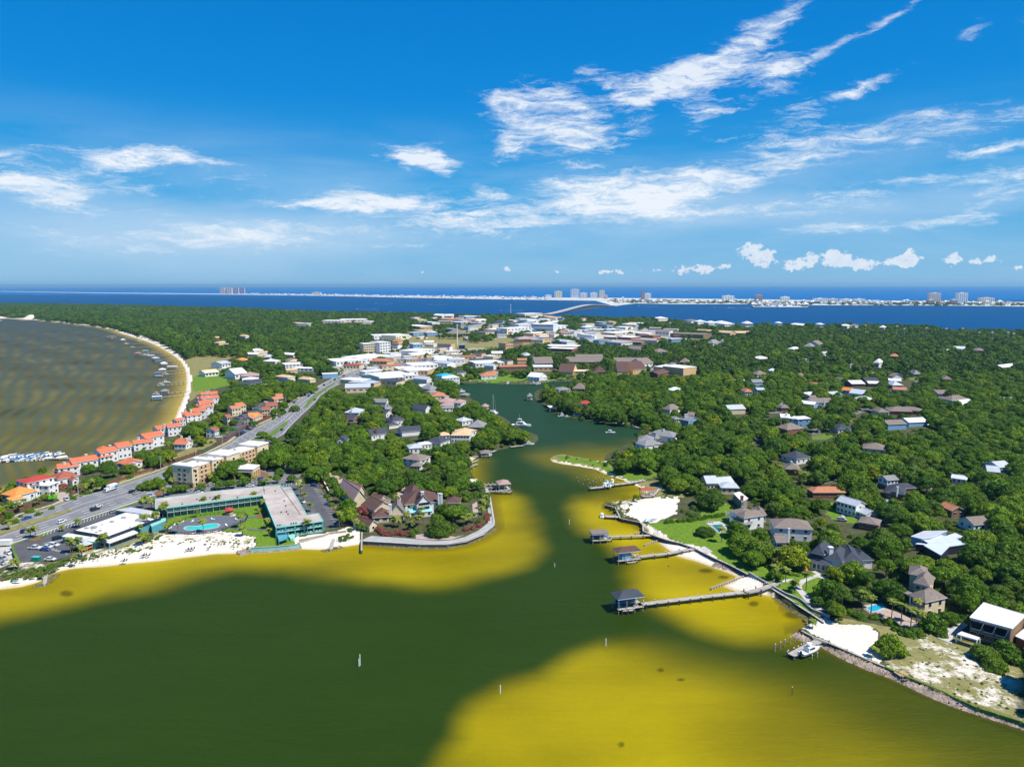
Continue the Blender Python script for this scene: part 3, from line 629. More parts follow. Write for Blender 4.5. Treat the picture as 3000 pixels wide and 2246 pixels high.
 if prot_k:protect_box(c4w,z0+h*(.25 if prot_k>.93 else .6 if prot_k>.88 else .85),z0+h+rh*.6,prot_k)
 FOOT.append(c4w)
 return dict(a=a,d=d,n=n,L=L,o=o,P=P,H=H,ang=ang,roof=ro)
def bthing(name,label,cat,A,B=None,h=5,group=None,short=None):
 p=G(*A,h+LAND_Z);q=G(*(B or A),h+LAND_Z);x,y=(p[0]+q[0])/2,(p[1]+q[1])/2
 T=thing(name,label,cat,(x,y,LAND_Z),0,group)
 PLACES.append((x,y,short or ' '.join(label.split()[:8])))
 return T
def chimney(T,px,z0,z1,w=1.0,m='chimney_white',parent=None):
 x,y=G(*px,z1+LAND_Z);o=T.location
 f=MB();f.box(x-o[0]-w/2,x-o[0]+w/2,y-o[1]-w/2,y-o[1]+w/2,z0,z1);f.box(x-o[0]-w*.62,x-o[0]+w*.62,y-o[1]-w*.62,y-o[1]+w*.62,z1,z1+.2)
 return f.build('chimney',M[m],T)
def polyblock(T,pxs,h,wall,rmat,z0=0.0,fascia=None,fh=.6,name='wall',roofname='roof',inset=.3,prot=True,rim=0.0):
 """a flat-roofed block whose roof outline is traced in the photograph"""
 P=polyW(pxs,h+LAND_Z);o=T.location;Q=[(x-o[0],y-o[1]) for x,y in P]
 c=np.mean(Q,0);Qi=[tuple(c+(np.array(q)-c)*(1-inset/max(1,np.linalg.norm(np.array(q)-c)))) for q in Q]
 W_=MB();W_.prism(Qi,z0-.3,h-.1);W_.build(name,M[wall],T)
 R=MB();R.prism(Q,h-.12,h,0)
 ro=R.build(roofname,M[rmat],T)
 if fascia:
  F=MB();n=len(Q)
  for i in range(n):
   a,b=Vector((*Q[i],h-fh/2+rim/2)),Vector((*Q[(i+1)%n],h-fh/2+rim/2));F.bar(a,b,.25,fh+rim+.06)
  F.build('fascia',M[fascia],T)
 if prot:
  u,v,_=project([(x,y,z) for x,y in P for z in (LAND_Z+h*.7,LAND_Z+h)]);protect_px(hull(list(zip(u,v))),min(p[1] for p in P))
 FOOT.append(P)
 return Q
 # highway and other paving
HT=[(-60,1552),(0,1536),(68,1510),(158,1484),(226,1455),(340,1426),(453,1388),(540,1355),(608,1331),(676,1297),(722,1265),(767,1245),(803,1227),(835,1200),
(853,1184),(880,1166),(905,1150),(940,1130),(985,1107),(1040,1086),(1075,1076),(1143,1064),(1200,1054),(1330,1038)]
HB=[(-60,1615),(0,1598),(100,1566),(190,1535),(272,1507),(380,1472),(500,1430),(600,1388),(680,1352),(745,1318),(800,1290),(832,1272),(852,1248),(885,
1215),(905,1197),(925,1178),(938,1160),(965,1140),(1008,1119),(1050,1099),(1085,1088),(1150,1077),(1205,1066),(1330,1048)]
zR=LAND_Z+.1
Tw=np.array(polyW(HT,zR));Bw=np.array(polyW(HB,zR))
def hstation(s,t):
 i=min(len(Tw)-2,int(s));f=s-i;a=Tw[i]*(1-f)+Tw[i+1]*f;b=Bw[i]*(1-f)+Bw[i+1]*f
 return a*(1-t)+b*t
f=MB()
f.add([(*p,zR) for p in Tw]+[(*p,zR) for p in Bw]+[(*p,zR-.4) for p in Tw]+[(*p,zR-.4) for p in Bw],[(len(Tw)+i,len(Tw)+i+1,i+1,i) for i in range(len(Tw)-1)]+[(i,
i+1,2*len(Tw)+i+1,2*len(Tw)+i) for i in range(len(Tw)-1)])
highway=f.build('road',M['highway_asphalt']);highway['kind']='structure'
protect_px([(x,y+3) for x,y in HT[:16]]+HB[:16][::-1]);protect_px(HT[14:]+HB[14:][::-1])
def ribbon(f,s0,s1,t,w,z,step=.25):
 s=s0;pts=[]
 while s<s1+1e-6:pts.append(hstation(s,t));s+=step
 for a,b in zip(pts[:-1],pts[1:]):
  d=b-a;L=np.linalg.norm(d)
  if L<.01:continue
  n=np.array([-d[1],d[0]])/L*w/2;f.add([(*(a+n),z),(*(b+n),z),(*(b-n),z),(*(a-n),z)],[(0,3,2,1)])
mk=MB()
for t in (.05,.40,.60,.95):ribbon(mk,0,20,t,.32,zR+.03)
for t in (.165,.285,.715,.835):
 s=0.05
 while s<18:
  i=min(len(Tw)-2,int(s));L=np.linalg.norm(hstation(i,t)-hstation(i+.999,t)) or 1
  ds=4.5/L;ribbon(mk,s,s+ds,t,.3,zR+.03,ds);s+=12.0/L
mo=mk.build('lane_marking',M['paint_white'],highway);mo['kind']='stuff'
def slab(name,px,m,z=.12,lift=LAND_Z,parent=None,prot=True):return sheet(name,px,lift+z,M[m],parent=parent,prot_it=prot)
slab('median',[(-20,1562),(0,1553),(90,1525),(170,1500),(205,1490),(217,1491),(205,1497),(120,1526),(0,1566),(-20,1571)],'turf_dry',.25)
slab('median',[(372,1444),(385,1436),(475,1407),(560,1372),(640,1334),(720,1296),(790,1268),(846,1228),(838,1246),(800,1276),(720,1306),(640,1346),(560,
1382),(470,1420),(380,1446)],'turf',.25,prot=False)
slab('median',[(890,1192),(904,1172),(928,1152),(945,1140),(985,1116),(1000,1112),(985,1120),(950,1144),(930,1160),(912,1178),(898,1194)],'turf',.25)
for k,(t,w) in enumerate(((-.11,2.2),(1.1,2.0))):
 for (s0,s1) in ((0,19.5),) if k==0 else ((0,6),):
  f=MB();ribbon(f,s0,s1,t*(1 if k else .35),3.2 if k==0 else 4.5,LAND_Z+.07);f.build('verge',M['turf_dry' if k==0 else 'turf'])['kind']='structure'
  f=MB();ribbon(f,s0,s1,-.135 if k==0 else 1.045,1.7,LAND_Z+.14);f.build('footway',M['concrete_walk'])['kind']='structure'
z=ZB
LOTS=[('asphalt',[z(170,975),z(350,900),z(560,880),z(700,770),z(1500,520),z(1640,550),z(940,800),z(800,880),z(920,960),z(930,1100),z(700,1180),z(260,1200),
z(200,1080)]),('concrete_walk',[z(-60,1030),z(150,960),z(200,1080),z(250,1195),z(100,1230),z(-60,1300)]),('asphalt',[z(1640,480),z(1700,455),z(1900,420),
z(2010,400),z(2010,460),z(1940,520),z(1700,490)]),('asphalt_worn',[ZD(0,705),ZD(20,640),ZD(200,580),ZD(380,540),ZD(700,520),ZD(860,460),ZD(1100,410),ZD(1330,
400),ZD(1400,270),ZD(1560,260),ZD(1760,270),ZD(1820,330),ZD(1920,400),ZD(1820,480),ZD(1640,520),ZD(900,600),ZD(30,700)]),('asphalt',[ZD(1660,530),ZD(1820,
500),ZD(2010,480),ZD(2080,520),ZD(2208,700),ZD(2300,850),ZE(310,800),ZE(330,910),ZE(200,920),ZE(100,760),ZD(2000,920),ZD(1780,560)]),('asphalt',[ZC(840,
800),ZC(900,720),ZC(1040,690),ZC(1130,520),ZC(1200,420),ZC(1340,340),ZC(1390,270),ZC(1440,280),ZC(1430,400),ZC(1360,470),ZC(1180,560),ZC(1200,650),ZC(1330,
660),ZC(1280,700),ZC(1100,790),ZC(960,830)]),('paver',[ZB(690,330),ZB(790,290),ZB(900,290),ZB(880,360),ZB(800,420)]),('paver',[ZE(950,545),ZE(1040,450),
ZE(1100,450),ZE(1190,470),ZE(1340,490),ZE(1100,520),ZE(1040,580),ZE(1030,660),ZE(980,660),ZE(1000,580)]),('paver',[ZE(180,300),ZE(270,310),ZE(410,390),
ZE(380,440),ZE(300,400)]),('asphalt_worn',[ZM_(820,1150),ZM_(980,1140),ZM_(1100,1100),ZM_(1120,1130),ZM_(960,1180),ZM_(880,1220),ZM_(830,1220)]),('asphalt_worn',
[ZM_(790,440),ZM_(900,430),ZM_(910,480),ZM_(900,530),ZM_(790,540)]),('asphalt_worn',[ZM_(195,230),ZM_(420,215),ZM_(440,260),ZM_(200,270)]),('asphalt_worn',
[ZM_(0,580),ZM_(180,590),ZM_(150,640),ZM_(20,640)]),('asphalt_worn',[ZM_(1310,250),ZM_(1360,235),ZM_(1500,180),ZM_(1770,190),ZM_(1720,215),ZM_(1500,235),
ZM_(1340,290)]),('asphalt_worn',[ZJ(470,960),ZJ(600,880),ZJ(640,860),ZJ(690,870),ZJ(560,960),ZJ(430,1020),ZJ(380,1010),ZJ(400,960)]),('asphalt_worn',[ZP(660,
1130),ZP(780,1110),ZP(890,1150),ZP(850,1180),ZP(760,1170)]),('asphalt_worn',[ZP(840,100),ZP(1010,100),ZP(1020,150),ZP(900,140)]),('concrete_walk',[ZR(1090,
740),ZR(1140,690),ZR(1340,490),ZR(1480,470),ZR(1500,560),ZR(1290,720),ZR(1270,815)]),('paver',[ZQ(1440,350),ZQ(1480,310),ZQ(1700,290),ZQ(1760,360),ZQ(1900,
410),ZQ(2208,560),ZQ(2208,640),ZQ(2050,620),ZQ(1900,560),ZQ(1640,440),ZQ(1560,440)]),('concrete_walk',[ZO(1000,1370),ZO(1100,1310),ZO(1230,1300),ZO(1290,
1320),ZO(1440,1270),ZO(1510,1240),ZO(1400,1200),ZO(1500,1200),ZO(1660,1290),ZO(1640,1310),ZO(1520,1280),ZO(1370,1340),ZO(1320,1390),ZO(1330,1440),ZO(1490,
1590),ZO(1560,1650),ZQ(860,300),ZQ(1000,400),ZQ(860,380),ZQ(700,260),ZQ(570,100),ZO(1230,1430),ZO(1260,1370),ZO(1190,1330)]),('concrete_walk',[ZO(0,900),
ZO(60,880),ZO(170,950),ZO(90,975)]),('concrete_walk',[ZO(1850,440),ZO(1890,445),ZO(1870,480),ZO(1900,560),ZO(1880,565),ZO(1830,480)]),('concrete_walk',
[ZL(1530,1025),ZL(1700,1015),ZL(1780,1080),ZL(1800,1120),ZL(1670,1145)]),('grey_concrete',[ZE(600,1030),ZE(690,990),ZE(1000,1010),ZE(1400,1045),ZE(1560,
1035),ZE(1700,1000),ZE(1850,930),ZE(1950,850),ZE(1955,760),ZE(1940,640),ZE(1920,480),ZE(1950,480),ZE(1975,600),ZE(1995,740),ZE(2015,850),ZE(2010,890),
ZE(1900,980),ZE(1720,1055),ZE(1500,1090),ZE(1200,1090),ZE(900,1068),ZE(600,1050)]),('paver',[ZE(1170,980),ZE(1340,960),ZE(1600,1000),ZE(1690,980),ZE(1560,
1030),ZE(1350,1035),ZE(1170,1020)]),('paver',[ZE(1780,650),ZE(1830,620),ZE(1850,760),ZE(1790,800)])]
for m_,P in LOTS:slab({'asphalt':'car_park','asphalt_worn':'paved_road','concrete_walk':'paved_path','paver':'paved_drive','grey_concrete':'promenade'}[m_],
P,m_)
def stalls(a,b,k,dx,dy,m='paint_white',name='parking_line'):
 f=MB();A,B=np.array(G(*a,LAND_Z)),np.array(G(*b,LAND_Z))
 for i in range(k+1):
  p=A+(B-A)*i/k;e=p+np.array([dx,dy]);v=np.array([-dy,dx])/math.hypot(dx,dy)*.08
  f.add([(*(p+v),LAND_Z+.17),(*(p-v),LAND_Z+.17),(*(e-v),LAND_Z+.17),(*(e+v),LAND_Z+.17)],[(0,1,2,3)])
 o=f.build(name,M[m]);o['kind']='structure'
stalls(ZB(560,860),ZB(1480,560),22,-2.2,4.6);stalls(ZB(560,960),ZB(850,890),6,4.6,2.0);stalls(ZB(640,1035),ZB(870,1100),5,-4,3.5)
stalls(ZD(2040,560),ZD(2290,820),11,5,-1.5);stalls(ZD(1690,525),ZD(1990,490),9,1.0,-4.8);stalls(ZD(1960,800),ZD(1990,900),4,5,-1);stalls(ZE(70,490),ZE(290,
870),14,5,-2)
slab('grass_strip',[ZB(500,830),ZB(600,790),ZB(1640,440),ZB(1740,430),ZB(1690,460),ZB(1480,520),ZB(560,855),ZB(500,860)],'turf',.11)
slab('planting_bed',[ZB(370,910),ZB(480,870),ZB(560,890),ZB(500,920),ZB(400,925)],'mulch',.2)
for P in ([ZD(0,640),ZD(60,600),ZD(200,560),ZD(180,600),ZD(50,690)],[ZD(1240,410),ZD(1380,350),ZD(1480,380),ZD(1530,430),ZD(1400,440)],[ZD(1560,430),ZD(1620,
410),ZD(1680,430),ZD(1640,450)],[ZD(1340,910),ZD(1440,900),ZD(1470,960),ZD(1340,950)],[ZE(130,330),ZE(200,460),ZE(330,700),ZE(460,880),ZE(400,900),ZE(230,
560),ZE(110,400)]):
 slab('planting_bed',P,'mulch',.16,prot=False)
slab('paved_path',[ZD(1220,940),ZD(1440,920),ZD(1440,935),ZD(1230,960)],'deck_grey',.14);slab('paved_path',[ZD(990,1085),ZD(1150,1095),ZD(1480,1103),ZD(1480,
1118),ZD(1150,1110),ZD(990,1095)],'deck_grey',.14)
slab('pool_terrace',[ZD(175,1120),ZD(230,1070),ZD(350,1010),ZD(520,965),ZD(760,930),ZD(1000,925),ZD(1180,935),ZD(1215,955),ZD(1180,1000),ZD(1000,1075),
ZD(850,1125),ZD(650,1155),ZD(450,1165),ZD(280,1155)],'deck_grey',.2)
def pool(px,m,label,rim='concrete_walk',rw=.6,z=.3):
 P=polyW(px,LAND_Z+z);c=np.mean(P,0)
 T=thing('swimming_pool',label,'swimming pool',(c[0],c[1],LAND_Z+z-.1))
 Q=[(x-c[0],y-c[1]) for x,y in P];f=MB();f.prism(Q,-.1,.06);f.build('pool_water',M[m],T)
 f=MB();n=len(Q)
 for i in range(n):f.bar((*Q[i],.03),(*Q[(i+1)%n],.03),rw,.16)
 f.build('coping',M[rim],T);protect_px(px);return T
def oval(c,rx,ry,n=20,pinch=0):return [(c[0]+rx*math.cos(2*math.pi*i/n),c[1]+ry*math.sin(2*math.pi*i/n)) for i in range(n)]
pool([ZD(390,1092),ZD(410,1070),ZD(460,1060),ZD(560,1060),ZD(620,1050),ZD(680,1035),ZD(760,1026),ZD(830,1028),ZD(858,1048),ZD(830,1075),ZD(740,1095),ZD(620,
1108),ZD(500,1114),ZD(420,1110)],'pool_water','green kidney shaped pool on the grey terrace of the turquoise motel')
pool([ZL(1590,1055),ZL(1710,1045),ZL(1780,1120),ZL(1670,1130)],'pool_teal','rectangular teal pool on pale deck beside the wide green lawn')
pool([ZQ(1480,345),ZQ(1600,305),ZQ(1720,325),ZQ(1740,350),ZQ(1620,400),ZQ(1540,400)],'pool_blue','bright blue curved pool among palms by the tan balcony house')
pool([ZM_(1480,1480),ZM_(1600,1510),ZM_(1560,1525),ZM_(1480,1500)],'pool_blue','blue pool behind the long white two storey house')
pool([ZP(370,535),ZP(430,525),ZP(490,550),ZP(430,562)],'pool_water','small turquoise pool under trees behind the white farmhouse')
pool([ZM_(1720,1385),ZM_(1780,1380),ZM_(1800,1400),ZM_(1730,1405)],'pool_blue','small blue pool in front of the navy hip roof bungalow')
pool([ZF(1595,490),ZF(1640,500),ZF(1645,525),ZF(1605,515)],'pool_water','small aqua pool behind the brown roofed house on the channel')
# left shore: town houses
TH='orange roofed town houses on the bay'
def th(label,cat,wings,name='townhouse',group=None,short=None,ch=()):
 A,B,h=wings[0][0],wings[0][1],wings[0][2]
 T=bthing(name,label,cat,A,B,h,group,short)
 for w in wings:
  kw=w[6] if len(w)>6 else {}
  wing(T,w[0],w[1],w[2],w[3],w[4],w[5],**kw)
 for c in ch:chimney(T,c[0],2,c[1],c[2] if len(c)>2 else 1.2,c[3] if len(c)>3 else 'chimney_white')
 return T
O=dict(wall='white_wall',rmat='orange_tile',rows=2,cols=3,prot_k=.95)
R_=dict(O,rmat='red_tile');B_=dict(O,rmat='russet_tile',rows=1)
th('white house with amber tile roof at the left edge of the photo','house',[(ZA(0,1530),ZA(190,1565),4.6,13,'hip',3.4,dict(O,rmat='amber_tile',rows=1)),
(ZA(140,1625),ZA(310,1578),3.4,7,'gx',1.4,dict(O,rmat='amber_tile',rows=1,cols=1))],'house',short='amber roofed house')
T=th('three storey white villa with low red roof beside the highway','villa',[(ZA(345,1395),ZA(715,1312),8.8,13,'hip',1.6,dict(R_,rows=3,cols=4,scols=3)),
(ZA(630,1425),ZA(768,1372),6.2,8,'flat',0,dict(R_,rmat='white_roof',rows=2,cols=2))],'villa',short='red roofed white villa')
w=wing(T,ZA(400,1420),ZA(520,1400),7.2,4,'shed',.4,wall='white_wall',rmat='slate_shingle',rows=2,cols=2,prot_k=0,name='porch')
th('white house with russet hip roof behind the red roofed villa','house',[(ZA(740,1345),ZA(1030,1290),4.4,13,'hip',3.0,B_),(ZA(930,1360),ZA(1025,1340),
3.2,7,'gy',1.5,dict(B_,cols=1))],'house',short='russet roofed house')
th('white town house block with orange roofs next to the boat slips','town house',[(ZA(740,1205),ZA(1030,1168),6,10,'gx',2,O),(ZA(925,1135),ZA(1280,1080),
8,11,'gx',2.2,dict(O,cols=4)),(ZA(680,1225),ZA(850,1222),3.4,6,'shed',.8,dict(O,rows=1))],group=TH,short='orange roofed block by the boat slips',ch=((ZA(830,
1125),8.5),(ZA(1110,1020),11)))
th('long orange roofed town house block in the middle of the bay row','town house',[(ZA(1290,1062),ZA(1475,1030),5,8,'hip',1.4,O),(ZA(1300,1008),ZA(1540,
962),7.5,11,'gx',2.2,O),(ZA(1520,935),ZA(1710,905),8.5,12,'gx',2.4,O),(ZA(1310,950),ZA(1420,930),8,6,'hip',1.4,dict(O,cols=1))],group=TH,short='long orange roofed block',
ch=((ZA(1420,900),10.5),(ZA(1065,1050),8)))
th('white town house block with orange roofs behind the small front cottage','town house',[(ZA(1720,885),ZA(1990,855),5.5,9,'gx',2,O),(ZA(1880,812),ZA(2135,
765),8,12,'gx',2.6,O)],group=TH,short='orange roofed block by the tennis court',ch=((ZA(1790,800),9),))
th('orange roofed cottage with two front gables beside the brick wall','town house',[(ZA(1500,1130),ZA(1720,1140),3.8,10,'hip',2.6,dict(O,rows=1)),(ZA(1640,
1160),ZA(1840,1118),3.4,8,'gy',2.4,dict(O,rows=1))],'cottage',group=TH,short='two gabled cottage')
th('white town house pair with stepped orange roofs above the beach end','town house',[(ZC(50,695),ZC(185,672),6.5,9,'gx',2,O),(ZC(180,672),ZC(370,650),
7.5,10,'gx',2,O)],group=TH,short='stepped orange town houses',ch=((ZC(140,630),9.5),(ZC(225,610),10)))
th('orange roofed cottage with three white chimneys near the highway','town house',[(ZC(250,885),ZC(420,890),3.8,9,'gx',2.6,dict(O,rows=1)),(ZC(400,880),
ZC(520,830),4.2,8,'gy',2.6,dict(O,rows=1))],'cottage',group=TH,short='cottage with three chimneys',ch=((ZC(358,785),7.5),(ZC(430,810),7.5),(ZC(462,790),
8)))
th('single white house with russet gable roof beside the car park','house',[(ZC(795,715),ZC(858,695),5.6,9,'gx',2.2,dict(B_,rows=2,cols=2))],'house',short='russet gable house')
th('orange roofed town house row nearest the sand beach','town house',[(ZC(372,508),ZC(482,498),6,8,'gx',1.8,O),(ZC(425,528),ZC(628,500),5.5,9,'gx',2,
O),(ZC(490,462),ZC(668,455),7.5,10,'gx',2.2,O)],group=TH,short='orange row by the beach',ch=((ZC(410,450),8.5),(ZC(480,435),10)))
th('small orange roofed unit half hidden in trees on the bay side','town house',[(ZC(300,590),ZC(425,565),5,7,'gx',1.6,O)],group=TH,ch=((ZC(375,555),7),
))
th('orange roofed town house with arched window in the upper row','town house',[(ZC(545,385),ZC(640,385),5.5,7,'gx',1.8,O),(ZC(590,413),ZC(778,396),8,
9,'hip',2.2,O)],group=TH,ch=((ZC(600,370),8),))
th('orange roofed town house third from the top of the upper row','town house',[(ZC(590,365),ZC(788,345),7,9,'gx',2.2,O)],group=TH,ch=((ZC(660,315),9.5),
))
th('orange roofed town house second from the top of the upper row','town house',[(ZC(622,306),ZC(858,282),8,10,'gx',2.2,O),(ZC(575,300),ZC(640,290),5,
6,'gx',1.5,O)],group=TH,ch=((ZC(700,260),10.5),))
th('topmost orange roofed town house at the end of the beach','town house',[(ZC(610,246),ZC(830,232),7,9,'gx',2.2,O)],group=TH,ch=((ZC(682,205),9.5),(ZC(712,
195),9.5)))
KG='tan condominiums around the dark car park'
K=dict(O,wall='cream_wall',rmat='copper_tile')
th('tan condominium with three stepped copper roofs left of the car park','condominium',[(ZC(950,545),ZC(1022,535),6.5,10,'gx',2.2,dict(K,rmat='russet_tile',
cols=2)),(ZC(1010,432),ZC(1140,415),7,10,'gx',2.2,K),(ZC(1095,402),ZC(1205,385),6.5,13,'gx',2.6,K)],'condominium',KG,'stepped condominium')
th('tan condominium with bright copper gables between car park and highway','condominium',[(ZC(1230,530),ZC(1360,520),6,10,'gx',2.4,dict(K,rmat='amber_tile')),
(ZC(1290,560),ZC(1420,505),5,9,'gx',2.2,K)],'condominium',KG,'copper gabled condominium')
th('tan condominium with brown roof right of the parked cars','condominium',[(ZC(1398,445),ZC(1510,440),5.5,9,'gx',2.2,dict(K,rmat='russet_tile')),(ZC(1445,
392),ZC(1605,385),6.5,11,'gx',2.6,dict(K,rmat='russet_tile'))],'condominium',KG,'brown condominium')
th('tan condominium with two copper roofs nearest the highway bend','condominium',[(ZC(1560,312),ZC(1690,290),5.5,9,'gx',2.2,K),(ZC(1580,268),ZC(1675,
262),7,9,'gx',2,K)],'condominium',KG,'condominium at the bend')
# tan hotel of four floors
T=bthing('hotel','four storey tan hotel with white parapet roofs and entrance canopy','hotel',ZC(480,1200),ZC(1430,900),11.6,short='tan hotel')
A0,B0=ZC(480,1200),ZC(1440,895)
w=wing(T,A0,B0,11.6,12.5,'flat',0,wall='tan_wall',rmat='white_roof',rows=0,cols=0,oh=.0,base=(3.0,'tan_base'),prot_k=.97)
Pp,Lh,Hh,ah=w['P'],w['L'],w['H'],w['ang']
f=MB()
def hb(x0,x1,y0,y1,z0,z1,mi=0):f.prism([Pp(x0,y0,0)[:2],Pp(x1,y0,0)[:2],Pp(x1,y1,0)[:2],Pp(x0,y1,0)[:2]],z0,z1,mi)
PAV=[(-.8,4.2),(Lh*.235,Lh*.29),(Lh*.42,Lh*.6),(Lh*.855,Lh+1.5)]
for (x0,x1) in PAV:hb(x0,x1,-1.6,13.1,-.2,Hh+.9)
f.build('pavilion',M['pale_tan'],T);f=MB()
for (x0,x1) in PAV:f=MB();hb(x0-.35,x1+.35,-2.0,13.5,Hh+.9,Hh+1.7);f.build('parapet_roof',M['white_roof'],T);f=MB()
for (x0,x1) in PAV:hb(x0-.02,x1+.02,-1.64,13.12,-.1,3.0)
hb(-.02,Lh,-.05,0,3.0,3.25,1)
for q in range(1,4):hb(0,Lh,-.12,0,3.0+q*2.15,3.15+q*2.15,1)
f.build('stone_base',[M['tan_base'],M['brown_wall']],T)
me=winmesh(1.3,1.5)
k=0;x=1.8
while x<Lh-2:
 if not any(a-.8<x<b+.8 for a,b in PAV):
  for q in range(4):link('window',me,T,Pp(x,-.06,1.9+q*2.75),ah)
 x+=3.3
for (x0,x1) in PAV:
 cx_=(x0+x1)/2
 f=MB();ww_=min(2.6,(x1-x0)*.3)
 arc=[(cx_+ww_*math.cos(math.pi*i/10),8.4+ww_*.9*math.sin(math.pi*i/10)) for i in range(11)]+[(cx_-ww_,.4),(cx_+ww_,.4)]
 n_=len(arc);f.add([Pp(a,-1.66,b) for a,b in arc]+[Pp(a,-1.9,b) for a,b in arc],[tuple(range(n_,2*n_)),*[(i,(i+1)%n_,n_+(i+1)%n_,n_+i) for i in range(n_)]])
 f.build('arch',M['cream_wall'],T)
 for q in range(4):link('window',winmesh(1.5,1.7),T,Pp(cx_,-1.98,1.9+q*2.6),ah)
for q in range(4):
 for y_ in (4,8):link('window',winmesh(1.6,1.7),T,Pp(-.86,y_,1.9+q*2.75),ah-math.pi/2)
 for x_ in (1.0,):link('window',winmesh(1.5,1.8),T,Pp(x_,-1.7,1.9+q*2.75),ah)
can=[ZC(1022,1208),ZC(1285,1216),ZC(1372,1162),ZC(1130,1140)]
Pc=polyW(can,6.6+LAND_Z);o=T.location;Qc=[(x-o[0],y-o[1]) for x,y in Pc]
f=MB();f.prism(Qc,4.7,6.6);f.build('canopy',M['pale_tan'],T);f=MB();cc=np.mean(Qc,0)
f.prism([tuple(cc+(np.array(q)-cc)*1.05) for q in Qc],6.6,6.95);f.build('canopy_roof',M['white_roof'],T)
for i in range(4):
 for t_ in ((0,.33,.66) if i==1 else (0,)):
  a=np.array(Qc[i])*(1-t_)+np.array(Qc[(i+1)%4])*t_;a=cc+(a-cc)*.92
  f=MB();f.box(a[0]-.6,a[0]+.6,a[1]-.6,a[1]+.6,-.1,4.7);f.build('pillar',M['tan_wall'],T)
protect_px([ZC(1000,1200),ZC(1130,1140),ZC(1370,1160),ZC(1360,1250),ZC(1240,1290),ZC(1040,1270)],400)
for (x_,y_) in ((Lh*.2,7),(Lh*.34,9),(Lh*.38,5),(Lh*.7,8),(Lh*.65,5)):
 f=MB();p=Pp(x_,y_,0);f.box(p[0]-.8,p[0]+.8,p[1]-.6,p[1]+.6,Hh+.1,Hh+1.1);f.build('roof_vent',M['grey_concrete'],T)
 # turquoise motel, L-shaped, two floors with galleries
T=bthing('motel','L shaped two storey turquoise motel with flat stained roof by the beach','motel',ZD(900,700),None,5.4,short='turquoise motel')
o=T.location;mh=5.6
roofpx=[ZD(25,712),ZD(900,600),ZD(1640,530),ZD(1665,572),ZD(1770,555),ZD(1985,920),ZD(2135,898),ZD(2190,990),ZD(1582,1075),ZD(1410,662),ZD(170,822),ZD(22,
832)]
Pm=polyW(roofpx,mh+LAND_Z);Qm=[(x-o[0],y-o[1]) for x,y in Pm]
f=MB();f.prism(Qm,mh-.25,mh);f.build('roof',M['motel_roof'],T)
f=MB()
for i in range(len(Qm)):f.bar((*Qm[i],mh-.2),(*Qm[(i+1)%len(Qm)],mh-.2),.3,.75)
f.build('fascia',M['teal_trim'],T);protect_px(roofpx)
u_,v_,_=project([(x,y,z) for x,y in Pm for z in (LAND_Z+.5,LAND_Z+mh)]);protect_px([ZD(25,820),ZD(170,920),ZD(1400,770),ZD(1410,660)]);protect_px([ZD(1582,
1075),ZD(1600,1200),ZD(2190,1110),ZD(2190,990)])
FOOT.append(Pm)
q=lambda i:np.array(Qm[i])
def inner(a,b,off):
 d=b-a;L=np.linalg.norm(d);d/=L;n=np.array([-d[1],d[0]]);return a+n*off,b+n*off,d,n,L
f=MB()
a1,b1,d1,n1,L1=inner(q(10),q(9),1.9)
f.prism([tuple(a1),tuple(b1),tuple(q(2)-n1*.3),tuple(q(0)-n1*.3)],-.3,mh-.3)
c_=[q(9)+np.array([.5,0]),q(8)+np.array([.5,2.2]),q(7)+np.array([-1.0,2.2]),q(6)+np.array([-1,-.5]),q(5),q(4)+np.array([-.5,0]),q(2)]
f.prism([tuple(x) for x in c_],-.3,mh-.32);f.build('wall',M['teal_wall'],T)
f=MB();g2=.0
f.prism([tuple(q(10)),tuple(q(9)),tuple(b1),tuple(a1)],2.6,2.82);f.build('gallery_floor',M['grey_concrete'],T)
nb=15
ang1=math.atan2(d1[1],d1[0])
for i in range(nb+1):
 p=q(10)+d1*(L1*i/nb)+n1*.25
 f=MB();f.box(p[0]-.12,p[0]+.12,p[1]-.12,p[1]+.12,-.2,mh-.3);f.build('post',M['teal_trim'] if i%2 else M['teal_wall'],T)
gm=MB();gm.box(-1.5,1.5,-.06,.06,-.85,.75,0);gm.box(-1.45,.2,-.1,-.05,-.7,.6,1);gmesh=gm.mesh('window',[M['dark_opening'],mat('curtain',(.2,.24,.14),.9,
.2,1)])
dr=MB();dr.box(-.5,.5,-.08,.05,-1.05,1.05,0);dmesh=dr.mesh('door',[mat('door_blue',(.03,.16,.3),.6,.1,1)])
for fl in range(2):
 for i in range(nb*2):
  p=a1+d1*(L1*(i+.5)/(nb*2))-n1*.05;z_=1.5+fl*2.75
  link('window',gmesh,T,(p[0],p[1],z_),ang1) if i%2 else link('door',dmesh,T,(p[0]+d1[0]*.4,p[1]+d1[1]*.4,z_-.25),ang1)
rl=MB()
for e in (0,1):rl.bar((*(q(10)+n1*.2),2.95+e*.75),(*(q(9)+n1*.2),2.95+e*.75),.06,.08)
rl.build('railing',M['teal_trim'],T)
a2,b2,d2,n2,L2=inner(q(8),q(7),2.0);ang2=math.atan2(d2[1],d2[0])
f=MB();f.prism([tuple(q(8)),tuple(q(7)),tuple(b2),tuple(a2)],2.6,2.85);f.prism([tuple(q(8)),tuple(q(7)),tuple(b2),tuple(a2)],-.1,.25);f.build('balcony_floor',
M['teal_trim'],T)
for i in range(6):
 p=q(8)+d2*(L2*(.005+.99*i/5))+n2*.3
 f=MB();f.box(p[0]-.3,p[0]+.3,p[1]-.25,p[1]+.25,-.2,mh-.3);f.build('post',M['teal_wall'],T)
